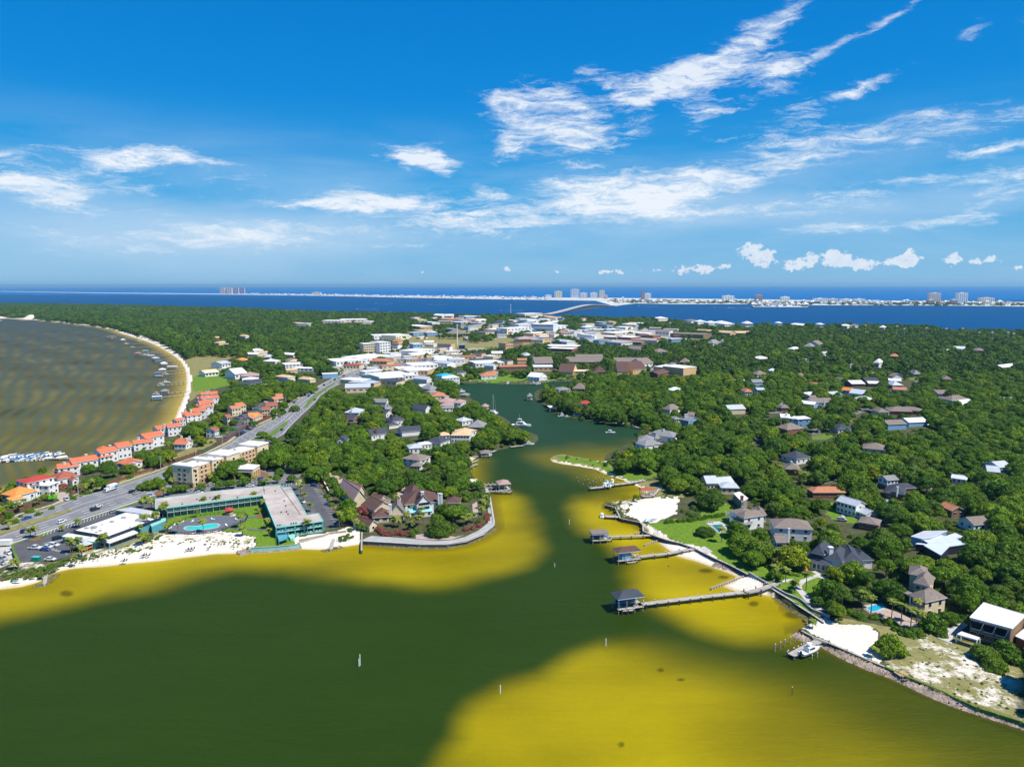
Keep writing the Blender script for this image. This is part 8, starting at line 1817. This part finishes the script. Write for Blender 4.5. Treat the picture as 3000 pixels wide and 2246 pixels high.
FAR=[crown('crown',60+i,'far_leaves',9,260,.15,.55) for i in range(4)]
def grove(seed):
 r=np.random.default_rng(seed);a=FAR[seed%4];V=[];F=[];co=np.zeros(len(a.vertices)*3);a.vertices.foreach_get('co',co);co=co.reshape(-1,3);fs=[tuple(p.vertices) for p in a.polygons]
 for i in range(9):
  q=math.sqrt((i+.5)/9);an=2.4*i;s=r.uniform(.3,.44);k=len(V);rr=r.uniform(0,6.28);c,sn=math.cos(rr),math.sin(rr)
  P=co*s;P=np.stack([P[:,0]*c-P[:,1]*sn+.8*q*math.cos(an),P[:,0]*sn+P[:,1]*c+.8*q*math.sin(an),P[:,2]+r.uniform(-.05,.06)],1);V+=[tuple(v) for v in P];F+=[tuple(k+j for j in f) for f in fs]
 me=bpy.data.meshes.new('grove');me.from_pydata(V,[],F);me.materials.append(_mats['far_leaves']);return me
GROVE=[grove(i) for i in range(3)]
def palm_mesh(seed,n=15,droop=1.0):
 r=random.Random(seed);f=MB()
 for i in range(n):
  a=i*2.4;e=r.uniform(-.2,1.1);L=r.uniform(1.5,2.1);pts=[]
  for j in range(5):t=j/4;pts.append((L*t*math.cos(e*(1-t*.5))*math.cos(a),L*t*math.cos(e*(1-t*.5))*math.sin(a),L*t*math.sin(e)-droop*t*t*1.1))
  px,py=-math.sin(a),math.cos(a)
  for j in range(4):
   w0,w1=(.12,.42,.5,.38,.06)[j],(.12,.42,.5,.38,.06)[j+1];A,B=pts[j],pts[j+1]
   for s_ in (-1,1):f.add([A,B,(B[0]+s_*px*w1,B[1]+s_*py*w1,B[2]-.22*w1),(A[0]+s_*px*w0,A[1]+s_*py*w0,A[2]-.22*w0)],[(0,1,2,3) if s_>0 else (3,2,1,0)])
 return f.mesh('fronds',_mats['palm_leaves'])
PF=[palm_mesh(i) for i in range(4)];pt=MB();pt.cyl(0,0,-.2,1,.045,.03,7);PTR=pt.mesh('trunk',M['bark'])
IND=[]
def tree(px,R,h,crowns=OAK,label=None,group=None,name='oak_tree',cat='tree',xy=None,s=None):
 x,y=xy if xy is not None else G(*px,LAND_Z);r=random.Random(int(x*7+y*13));T=thing(name,label,cat,(x,y,LAND_Z),r.uniform(0,6.28),group)
 c=link('crown',crowns[s if s is not None else r.randrange(len(crowns))],T,(0,0,h-R*1.0),0,(R,R,R*r.uniform(.85,1.1)));t=link('trunk',TRK[r.randrange(3)],
T,(0,0,0),0,(R*.9,R*.9,max(h*.95,.5)));IND.append((T,x,y,R));return T
def palm(px,h,label,R=1.0,group=None):
 x,y=G(*px,LAND_Z);r=random.Random(int(x*5+y));T=thing('palm_tree',label,'palm tree',(x,y,LAND_Z),r.uniform(0,6),group);link('trunk',PTR,T,None,None,(2.6+h*.25,
2.6+h*.25,h));a=link('fronds',PF[r.randrange(4)],T,(0,0,h),0,(R,R,R));b=link('fronds',PF[(r.randrange(4))],T,(0,0,h-.1),1.1,(R*.8,R*.8,R*.9));IND.append((T,
x,y,R*2));return T
PA=[(ZD,'at the motel gallery or pool',[(650,860,6.5),(835,840,7),(1300,778,6),(152,940,6.5),(120,960,6),(38,1075,7),(320,1170,6.5),(645,1150,6),(1130,
1085,6),(1415,860,5.5),(1480,1095,4.5),(555,950,3.6),(1155,1190,4),(1500,1190,3.6),(1390,760,5),(245,600,6.5),(735,500,4.5),(790,420,5),(1993,1170,7),
(1905,680,6),(1870,600,5.5),(1945,760,5),(2030,880,4.5),(1315,545,5.5),(1510,520,5),(1480,560,5),(130,690,5),(150,1140,3.5),(1365,905,2.5)]),(ZB,'around the beach restaurant',
[(915,1085,6.5),(1030,1050,6),(940,1080,5),(1360,1030,6.5),(1300,1020,4.5),(1060,1140,5),(970,1230,3.5),(1800,860,5),(1860,760,6),(1915,800,8),(2020,740,
7),(2110,640,6),(1880,960,5),(1840,980,4.5),(460,885,5),(400,880,4),(1015,755,4),(800,800,2.5),(110,780,4.5),(1840,500,4),(1960,520,5),(1880,440,4),(185,
1290,4),(2140,600,6.5),(1200,260,5.5),(1105,310,5),(680,410,4.5),(240,560,5),(65,590,4.5),(310,480,4),(1000,290,4),(470,480,4)]),(ZE,'in the mansion garden',
[(930,890,5),(980,900,4.5),(1060,760,5.5),(1130,760,5),(1080,850,5),(1150,880,4.5),(1200,910,6),(1250,880,6.5),(1230,800,5.5),(1110,930,4),(1690,890,4.5),
(1740,870,5),(1790,850,4.5),(1880,760,4),(1900,700,4.5),(1920,640,4),(950,630,3.5),(530,930,5),(350,910,8),(1400,200,6.5),(1780,330,4.5),(730,590,3),(1070,
560,3)]),(ZO,'on the terraced lawn',[(965,1330,6),(1110,1355,6),(1375,1450,7),(1230,1480,4),(280,830,6.5),(430,700,3)]),(ZQ,'round the blue curved pool',
[(1440,395,7.5),(1552,450,7),(1820,480,6.5),(1940,570,7.5),(2065,620,7),(2190,640,6.5),(800,615,2.5),(1600,990,3),(2140,550,8.5),(570,160,5)]),(ZM_,'beside the woodland house among palms',
[(330,1010,5),(390,1040,4.5),(570,1100,5),(620,1110,4.5),(700,1140,5),(860,310,5),(900,315,5),(940,310,5)]),(ZC,'in the condominium gardens',[(960,810,
4.5),(160,960,5),(220,950,4.5)])]
for z_,place,lst in PA:
 for (x,y,h) in lst:palm(z_(x,y),h,('tall' if h>=6 else 'mid sized' if h>4 else 'small')+' fan palm '+place,.95 if h<4 else 1.1 if z_ is ZQ else 1.35)
TR=[(ZE,1440,975,8.6,8.5,OAK,'broad dark oak standing on the lawn right behind the curved seawall'),(ZE,1480,790,6,8,OAK,'dark oak in front of the cyan terrace of the mansion'),
(ZE,1660,790,5,7,FRESH,'light green tree between the two dark oaks and the palms of the point'),(ZE,830,560,8,11,OAK,'large oak behind the brown roofs and the mansion drive'),
(ZE,960,510,6,8,OAK,'drooping oak left of the mansion drive circle'),(ZE,270,480,4,8,FRESH,'upper pine of four bright trees along the motel car park'),
(ZE,300,560,4.2,8.5,FRESH,'second of four bright trees along the motel car park'),(ZE,350,640,4.4,8.5,FRESH,'third of four bright trees along the motel car park'),
(ZE,440,790,5.2,10,FRESH,'largest and lowest of four bright trees along the motel car park'),(ZE,590,770,5,6,ROSE,'reddish bronze tree beside the brown roofs'),
(ZE,610,850,3.6,4.5,ROSE,'small rust coloured tree at the corner of the pavilion'),(ZE,610,925,4,5,OAK,'green bush tree at the corner above the concrete wall'),
(ZE,1540,570,6,7,OAK,'grey green oak right of the twin white chimneys'),(ZE,1700,600,5.5,6.5,OAK,'oak above the brown guest house roof'),(ZE,1830,510,
5,6.5,FRESH,'bright tree next to the channel dock walk'),(ZE,1680,480,6,8,FRESH,'yellow green oak behind the guest house'),(ZE,1870,850,3.2,3.2,OAK,'round clipped bush at the curve of the promenade'),
(ZO,1180,1180,8.5,10.5,LIME,'large yellow green tree in front of the navy slate villa'),(ZO,1730,1290,4,5,LIME,'small yellow tree in the corner of the villa terrace'),
(ZO,1810,1340,3.6,5,LIME,'second yellow tree by the villa terrace'),(ZO,560,990,8.5,11,OAK,'big dark oak left at the edge of the green lawn'),(ZO,790,
1080,8,11,OAK,'big dark oak in the middle of the lawn edge'),(ZO,690,1150,6.5,9,OAK,'front oak shading the lawn above the plank wall'),(ZO,480,770,7,9,
OAK,'oak directly beside the taupe porch roof'),(ZO,60,740,5.5,6,OAK,'low spreading oak alone on the big lawn'),(ZO,1660,1560,6.5,7.5,FRESH,'bright oak below the villa terrace by the curving path'),
(ZO,1980,1330,7.5,8,OAK,'dark oak hiding the right end of the navy villa'),(ZQ,1060,440,4.5,5.5,OAK,'oak at the end of the curved retaining wall'),(ZQ,
1120,260,6,7,FRESH,'yellowish oak above the sandy terrace'),(ZQ,860,330,3,4,OAK,'small oak over the white path'),(ZQ,1800,950,6.0,6.5,OAK,'lone round oak casting shade on the white sand'),
(ZQ,1800,560,3,2.6,OAK,'round dark bush above the sandy lawn'),(ZQ,1400,480,3.2,2.5,FRESH,'green shrub mound below the curved pool'),(ZQ,1300,430,3,2.2,
OAK,'dark green shrub mound left of the curved pool'),(ZQ,1600,490,3,2,FRESH,'low shrub along the pool wall'),(ZR,1700,1010,5.5,6,OAK,'left half of the spreading oak before the dark box house'),
(ZR,1960,1010,6,6,OAK,'right half of the spreading oak before the dark box house'),(ZR,1840,1140,4.5,4,OAK,'lowest bough mass of the spreading oak on the dry lawn'),
(ZR,1020,640,5,6,FRESH,'bright dense tree beside the sandy drive'),(ZR,1240,560,4.6,5.5,OAK,'dark oak between drive and woods'),(ZR,700,700,4,2.4,FRESH,
'hedge like shrub below the pool terrace, left'),(ZR,830,700,4,2.4,OAK,'hedge like shrub below the pool terrace, right'),(ZB,1950,250,6,7,OAK,'spreading oak on the highway median behind the black van'),
(ZB,1840,280,4,5.5,OAK,'smaller median oak left of the spreading one'),(ZB,580,400,2.6,4,OAK,'oak by the brick wall before the white villa'),(ZB,130,500,
3,4.2,OAK,'oak at the brick wall below the amber roof'),(ZB,820,240,3.8,3.6,ROSE,'pink flowering shrub beside the white villa'),(ZB,930,280,2.5,2.4,FRESH,
'round hedge bush at the villa drive'),(ZA,1400,1230,6,8,OAK,'oak left of the two gabled cottage'),(ZA,1150,1260,6,7.5,OAK,'oak in front of the first town house block'),
(ZA,1680,1260,6,7,OAK,'oak in front of the two gabled cottage'),(ZA,1880,950,3.6,5,OAK,'oak between town house blocks'),(ZA,1270,1400,4,5,FRESH,'light tree by the wall before the bay houses'),
(ZA,560,1290,3.4,5,FRESH,'light green tree behind the red roof at the water'),(ZD,1150,450,4.4,6,OAK,'round tree in front of the hotel canopy'),(ZD,1180,
540,4.4,6,FRESH,'bright tree at the motel back, left of a pair'),(ZD,1630,420,4,5.5,OAK,'umbrella shaped tree on the small island of the car park'),(ZD,
1790,490,3.6,5,OAK,'dark tree at the corner of the cream wall'),(ZD,1480,330,4.4,6,OAK,'oak between canopy and upper car park'),(ZD,1590,510,3.2,5,FRESH,
'tree at the lane corner of the car park'),(ZD,1400,540,3,4,FRESH,'small tree beside the palm behind the motel'),(ZD,860,590,3.8,5.5,FRESH,'tree behind the middle of the motel roof'),
(ZD,970,580,3.2,5.2,FRESH,'left tree of the pair beside the black car'),(ZD,1040,575,3.2,5.4,FRESH,'right tree of the pair beside the black car'),(ZD,
815,500,3.6,4.5,FRESH,'tree at the hotel corner by the palms'),(ZD,615,610,3.6,5.2,FRESH,'thin tree in the left part of the hotel car park'),(ZD,290,630,
3.2,5.2,FRESH,'small tree left of the hotel, first of a trio'),(ZD,350,640,3,5,FRESH,'small tree left of the hotel, second of a trio'),(ZD,410,630,3,5,
FRESH,'small tree left of the hotel, third of a trio'),(ZD,210,660,3.4,5,FRESH,'small tree nearest the motel end'),(ZD,250,480,7,9.5,OAK,'tall dark oak close to the left end of the hotel'),
(ZD,60,580,6,7.5,OAK,'oak over the brick wall left of the hotel'),(ZD,1330,230,5,7,OAK,'dark tree against the hotel front'),(ZD,1400,220,4,7,OAK,'second dark tree against the hotel front'),
(ZC,1440,520,1,1,OAK,'tiny shrub at the condominium wall'),(ZC,1290,650,5.2,6,OAK,'oak in the dark condominium car park'),(ZC,1040,640,4.5,6,OAK,'slim oak at the left of the dark car park'),
(ZC,1830,460,6.5,7,OAK,'oak on the highway median at the bend'),(ZC,1580,520,6,7.5,OAK,'oak over the brick wall by the highway'),(ZC,1410,810,5,7,OAK,
'dark tree behind the hotel roof on the median'),(ZL,790,790,2.6,3.4,LIME,'bright yellow bush on the dune by the open shelter'),(ZL,1370,1230,.9,1,OAK,
'small shrub under the lone lawn oak'),(ZM_,800,590,.9,1,OAK,'small shrub by the street lawn'),(ZJ,1220,1145,8,14,LIME,'brilliant yellow green tree in the far woods'),
(ZJ,2000,1140,9,13,LIME,'broad yellow tree in the far woods left of white roofs'),(ZK,95,730,11,14,LIME,'yellow green tree at the left of the upper right woods'),
(ZK,225,800,8,12,LIME,'small yellow green tree in the upper right woods'),(ZJ,870,1195,8,12,FRESH,'vivid green tree in the middle of the woods'),(ZN,1610,
670,6,9,FRESH,'vivid green tree in the right woods'),(ZP,1880,330,9,13,FRESH,'tall vivid green tree in the right woods'),(ZP,1560,850,4.5,4,LIME,'yellow green shrub right of the folded metal roofs'),
(ZH,460,650,1,1,OAK,'small far shrub')]
for (z_,x,y,R,h,cr,lab) in TR:
 if R>1:tree(z_(x,y),R,h,cr,lab,None,'oak_tree' if cr is OAK else 'shrub' if h<3 else 'tree')
for P,n,R,h,m,lab,nm,cat in (([ZE(720,900),ZE(860,985),ZE(1010,970),ZE(1120,990)],9,2.6,2.6,ROSE,'rust red flowering shrub in the row behind the promenade',
'shrub','shrub'),([ZE(1660,930),ZE(1740,930),ZE(1850,880),ZE(1940,830),ZE(1950,760)],7,2.2,2.2,ROSE,'rust red shrub along the curve of the promenade',
'shrub','shrub'),([ZE(1120,1000),ZE(1150,960),ZE(1180,940)],3,2,2.4,FRESH,'green shrub behind the promenade','shrub','shrub'),([ZE(1850,580),ZE(1950,560),
ZE(1930,690),ZE(1860,720)],8,2,2.6,FRESH,'palmetto clump by the channel promenade','shrub','shrub'),([ZL(1100,1035),ZL(1300,1020),ZL(1480,1000),ZL(1750,
950)],13,2.0,1.8,FRESH,'clipped bush of the hedge behind the large lawn','hedge_bush','hedge'),([ZM_(800,1480),ZM_(900,1470),ZM_(1010,1450)],5,2.2,2.6,
FRESH,'clipped bush of the hedge beside the farmhouse','hedge_bush','hedge'),([ZP(1200,640),ZP(1350,690),ZP(1520,770)],8,1.8,2.0,OAK,'clipped bush of the hedge above the folded metal roofs',
'hedge_bush','hedge'),([ZC(1480,850),ZC(1600,900),ZC(1760,980),ZC(1860,1080)],10,3.4,5,FRESH,'light green palm thicket right of the tan hotel','thicket',
'shrub'),([ZR(520,620),ZR(700,680),ZR(900,650),ZR(950,620)],8,1.9,1.5,FRESH,'low hedge bush below the pool terrace','hedge_bush','hedge')):
 W_=[np.array(G(*p,LAND_Z)) for p in P];Ls=[np.linalg.norm(b-a) for a,b in zip(W_[:-1],W_[1:])]
 for i in range(n):
  s=(i+.5)/n*sum(Ls);k=0
  while s>Ls[k] and k<len(Ls)-1:s-=Ls[k];k+=1
  p=W_[k]+(W_[k+1]-W_[k])*s/Ls[k];tree(None,R,h,m,lab,lab,nm,cat,(p[0]+random.uniform(-.6,.6),p[1]+random.uniform(-.6,.6)))
  # the woods: candidates over all land, kept where the photograph does not look through to the ground
ZN_SPARSE=[([ZI(0,560),ZI(2208,520),ZJ(600,520),ZJ(700,650),ZI(2208,700),ZI(1500,700),ZI(900,700),ZI(600,850),ZI(300,960),ZF(1000,200),ZF(500,330),ZF(100,
350),ZF(250,150),ZH(1500,900),ZH(1400,830),ZH(1700,760),ZH(2200,640)],.62),([ZI(1290,330),ZI(2208,380),ZI(2208,540),ZI(900,560),ZI(600,470),ZI(800,400)],
.75)]
PALMY=[[ZA(0,1600),ZA(700,1300),ZA(2208,1000),ZA(2208,1200),ZA(1000,1560),ZA(0,1656)]]
GX=[];
def dens_ok(u,v):
 k=np.ones(len(u))
 for P,q in ZN_SPARSE:k=np.where(inpoly(u,v,P),k*q,k)
 return k
def candidates(y0,y1,sp,Rm,Rs,hk,seed):
 """jittered triangular grid between two ground distances"""
 r=np.random.default_rng(seed);ys=np.arange(y0,y1,sp*.87);C=[]
 for j,yy in enumerate(ys):
  hw=yy*.80+30;xs=np.arange(-hw,hw,sp)+(j%2)*sp/2;C.append(np.stack([xs+r.uniform(-.38,.38,len(xs))*sp,yy+r.uniform(-.38,.38,len(xs))*sp],1))
 C=np.concatenate(C);q_=r.random(len(C));R=r.uniform(Rm-Rs,Rm+Rs,len(C))*np.where(q_<.25,.62,np.where(q_>.72,1.38,1));h=R*hk*r.uniform(.85,1.2,len(C))+3.6
 u,v,_=project(np.concatenate([C,np.full((len(C),1),LAND_Z)],1));ok=inpoly(u,v,MAIN)&(r.random(len(C))<dens_ok(u,v))&(u>-160)&(u<3160)&(v<2400)
 C,R,h,u,v=C[ok],R[ok],h[ok],u[ok],v[ok]
 mw=np.array(polyW(MAIN[:len(near_coast)]));bw=np.array(polyW(bay_coast));d=seg_dist(C[:,0],C[:,1],[tuple(p) for p in mw],False);d2=seg_dist(C[:,0],C[:,
1],[tuple(p) for p in bw],False)
 ok=(d>3.0)&(d2>np.where(C[:,1]>1500,14,12));C,R,h=C[ok],R[ok],h[ok]
 ut,vt,dt=project(np.concatenate([C,(LAND_Z+h)[:,None]],1));ub,vb,_=project(np.concatenate([C,(LAND_Z+h*.35)[:,None]],1));keep=np.ones(len(C),bool)
 for i in range(len(C)):
  rp=R[i]*FPX/dt[i]*.82;a0,a1=int((ut[i]-rp)/4),int((ut[i]+rp)/4)+1;b0,b1=int(vt[i]/4),int(vb[i]/4)+1
  a0,b0=max(0,a0),max(0,b0)
  if a0>=CW or b0>=CHH or a1<=0:continue
  s=prot[b0:b1,a0:a1]
  if s.size and ((s>C[i,1]-R[i])&(s>0)).sum()>max(.9 if C[i,1]>900 else 1.6,(.13 if C[i,1]>520 else .07)*s.size):keep[i]=False
 return C[keep],R[keep],h[keep]
def near_foot(C,R):
 k=np.ones(len(C),bool)
 for P in FOOT:
  c=np.mean(P,0);rr=max(np.hypot(*(np.array(p)-c)) for p in P);m=np.hypot(C[:,0]-c[0],C[:,1]-c[1])<rr+R*.5;
  if m.any():ii=np.where(m)[0];dd=seg_dist(C[ii,0],C[ii,1],[tuple(p) for p in P]);ins=inpoly(C[ii,0],C[ii,1],P);k[ii[ins|(dd<R[ii]*.45)]]=False
 return k
def near_ind(C,R):
 k=np.ones(len(C),bool)
 for (T,x,y,r_) in IND:k&=np.hypot(C[:,0]-x,C[:,1]-y)>(r_+R)*.55
 return k
C1,R1,h1=candidates(180,900,10.0,6.2,1.3,.9,1);k=near_foot(C1,R1)&near_ind(C1,R1);C1,R1,h1=C1[k],R1[k],h1[k]
C2,R2,h2=candidates(900,1900,10.5,7.0,1.8,.95,2);k=near_foot(C2,R2);C2,R2,h2=C2[k],R2[k],h2[k]
C3,R3,h3=candidates(1900,7500,24,20,3,.33,3);k=near_foot(C3,R3*.4);C3,R3,h3=C3[k],R3[k],h3[k]
C4,R4,h4=candidates(1900,3600,13,7.5,1.5,.95,5);k=near_foot(C4,R4);C4,R4,h4=C4[k],R4[k],h4[k]
print('trees',len(C1),len(C2),len(C3),len(C4))
u,v,dp=project(np.concatenate([C1,(LAND_Z+h1)[:,None]],1));vis=(u>0)&(u<3000)&(v<2246)
order=np.argsort(-(R1/dp)*vis)[:190];rest=np.setdiff1d(np.arange(len(C1)),order)
AREAS=[([(1100,1100),(1700,1000),(1700,1500),(1000,1500),(850,1350)],'in the wooded yards left of the channel'),([(0,1000),(1000,1000),(850,1350),(0,1700)],
'between the highway and the bay'),([(1700,900),(2400,900),(2150,1650),(1700,1500)],'in the woods along the right bank'),([(2100,1500),(2700,1500),(2700,
1900),(2100,1800)],'in the woods above the terraced lawn'),([(2300,900),(3100,900),(3100,1560),(2250,1560)],'in the woods behind the white farmhouse')]
pl=np.array([(a,b) for a,b,s in PLACES])
for i in order:
 x,y=C1[i];uu,vv=u[i],v[i];ar=next((s for P,s in AREAS if inpoly(np.array([uu]),np.array([vv]),P)[0]),'in the woods at the right edge')
 dd=np.hypot(pl[:,0]-x,pl[:,1]-y);j=int(np.argmin(dd));size='broad' if R1[i]>6.2 else 'mid sized' if R1[i]>4.6 else 'small'
 if dd[j]<(26 if y<420 else 60):rel='in front of' if y<pl[j,1]-6 else 'behind' if y>pl[j,1]+6 else 'beside';lab=f'{size} green oak {rel} the {PLACES[j][2]}';g_=None
 else :lab=f'{size} green oak {ar}';g_='oaks '+ar
 tree(None,R1[i],h1[i],OAK,lab,g_,xy=(x,y))
PROTO={}
def proto_coll(name,meshes):
 c=bpy.data.collections.new(name)
 for i,me in enumerate(meshes):o=bpy.data.objects.new('%s_%02d'%(name,i),me);c.objects.link(o)
 return c
def scatter(name,C,R,hz,meshes,seed,zf=1.0,z=LAND_Z):
 r=np.random.default_rng(seed);n=len(C);me=bpy.data.meshes.new(name);me.vertices.add(n)
 me.vertices.foreach_set('co',np.stack([C[:,0],C[:,1],z+np.maximum(hz-R*zf,-.3)],1).astype(np.float32).ravel())
 a=me.attributes.new('scl','FLOAT_VECTOR','POINT');zz=R*r.uniform(.85,1.15,n)*zf;a.data.foreach_set('vector',np.stack([R,R,zz],1).astype(np.float32).ravel())
 a=me.attributes.new('rot','FLOAT_VECTOR','POINT');a.data.foreach_set('vector',np.stack([np.zeros(n),np.zeros(n),r.uniform(0,6.28,n)],1).astype(np.float32).ravel())
 a=me.attributes.new('idx','INT','POINT');a.data.foreach_set('value',r.integers(0,len(meshes),n).astype(np.int32))
 o=bpy.data.objects.new(name,me);COL.objects.link(o);o['kind']='stuff'
 ng=bpy.data.node_groups.new(name,'GeometryNodeTree');ng.interface.new_socket('Geometry',in_out='INPUT',socket_type='NodeSocketGeometry');ng.interface.new_socket('Geometry',
in_out='OUTPUT',socket_type='NodeSocketGeometry')
 q=ng.nodes;l=ng.links;gi=q.new('NodeGroupInput');go=q.new('NodeGroupOutput');ip=q.new('GeometryNodeInstanceOnPoints');ci=q.new('GeometryNodeCollectionInfo');ci.inputs[0].default_value=proto_coll(name+'_kind',
meshes);ci.inputs['Separate Children'].default_value=True;ci.inputs['Reset Children'].default_value=True
 def na(nm,t):x=q.new('GeometryNodeInputNamedAttribute');x.data_type=t;x.inputs[0].default_value=nm;return x.outputs[0]
 l.new(gi.outputs[0],ip.inputs['Points']);l.new(ci.outputs[0],ip.inputs['Instance']);ip.inputs['Pick Instance'].default_value=True;l.new(na('idx','INT'),
ip.inputs['Instance Index']);l.new(na('rot','FLOAT_VECTOR'),ip.inputs['Rotation']);l.new(na('scl','FLOAT_VECTOR'),ip.inputs['Scale']);l.new(ip.outputs[0],
go.inputs[0])
 m=o.modifiers.new('scatter','NODES');m.node_group=ng;return o
MIXED=OAK+OAK+FRESH[:2]+OAK+LIME[:1]
scatter('woodland',C1[rest],R1[rest],h1[rest],MIXED,1);scatter('woodland',np.concatenate([C2,C4]),np.concatenate([R2,R4]),np.concatenate([h2,h4]),FAR+FAR+OAK[:3]+FRESH[:1],
2);scatter('woodland',C3,R3,h3,GROVE,3,.42)
CU,RU,hU=candidates(180,1100,6.5,2.2,.8,.8,7);k=near_foot(CU,RU*2);scatter('undergrowth',CU[k],RU[k],RU[k]*.9,OAK[:2]+FRESH[:1],4)
def scrub(P,n,s0,s1,seed,ms):
 r=np.random.default_rng(seed);xs=[p[0] for p in P];ys=[p[1] for p in P];U=np.stack([r.uniform(min(xs),max(xs),n*3),r.uniform(min(ys),max(ys),n*3)],1);U=U[inpoly(U[:,
0],U[:,1],P)][:n];return Garr(U,LAND_Z),r.uniform(s0,s1,len(U))
SC=[crown('crown',80,'scrub_leaves',8,260,.16,.3),FRESH[0]]
A_=[scrub(P,n,a,b,i,None) for i,(P,n,a,b) in enumerate((([ZB(0,1330),ZB(350,1290),ZB(700,1220),ZB(880,1200),ZB(620,1340),ZB(560,1390),ZB(100,1440),ZB(0,
1400)],130,.5,1.4),([ZB(700,1200),ZB(1180,1100),ZB(1700,1020),ZB(2000,990),ZB(1960,1040),ZB(1300,1120),ZB(900,1210)],150,.3,.9),(SPARSE[0],190,.2,.7),
(SPARSE[2],110,.2,.6),(SPARSE[3],70,.3,1.0),([ZL(1000,560),ZL(1350,690),ZL(1200,780),ZL(1000,760)],60,.3,1.2),([(1650,1332),(1760,1350),(1850,1412),(1790,
1395),(1660,1345)],60,.4,1.2),([ZE(310,1040),ZE(430,1040),ZE(520,1000),ZE(440,980),ZE(330,1000)],30,.4,1.2),([ZB(1750,850),ZB(2208,800),ZB(2208,860),ZB(1900,
960)],30,.8,1.8)))]
scatter('dune_scrub',np.concatenate([a for a,b in A_]),np.concatenate([b for a,b in A_]),np.concatenate([b for a,b in A_])*.7,SC,6,.8)
r=np.random.default_rng(8);n=900;U=np.stack([r.uniform(1780,3000,n),np.zeros(n)],1);U[:,1]=[fr(a)-.8-r.random()*(fr(a)-bk(a)-3)*.8 for a in U[:,0]];scatter('island_scrub',
Garr(U,1),r.uniform(7,16,n),r.uniform(5,9,n),FAR,9,.5,ISL_Z)
# labels: look-alikes outside a crowd are told apart by their place in the row
from collections import defaultdict
bpy.context.view_layer.update()
def finish_labels():
 by=defaultdict(list)
 for o in THINGS:
  if o.get('label'):by[o['label']].append(o)
 NUM=['first','second','third','fourth','fifth','sixth','seventh','eighth','ninth','tenth','eleventh','twelfth']
 for lab,L in by.items():
  if len(L)<2 or len(L)>12:
   if len(L)>12:
    for o in L:
     if 'group' not in o:o['group']=lab[:60]
   continue
  L.sort(key=lambda o:project([tuple(o.matrix_world.translation)])[0][0])
  for i,o in enumerate(L):
   o['label']=' '.join(lab.split()[:12])+(', leftmost of them' if i==0 else ', rightmost of them' if i==len(L)-1 else ', %s from left'%NUM[i])
finish_labels()
hz=MB();hz.box(-62000,62000,-3000,62000,-5,175)
me=hz.mesh('haze',[]);hm=bpy.data.materials.new('haze');hm.use_nodes=True;hm.node_tree.nodes.clear();pv=hm.node_tree.nodes.new('ShaderNodeVolumePrincipled');oo=hm.node_tree.nodes.new('ShaderNodeOutputMaterial')
pv.inputs['Color'].default_value=(.42,.78,1,1);pv.inputs['Density'].default_value=3.4e-5;pv.inputs['Anisotropy'].default_value=.2;hm.node_tree.links.new(pv.outputs[0],
oo.inputs['Volume']);me.materials.append(hm);link('haze',me)['kind']='stuff'
S.cycles.volume_bounces=0
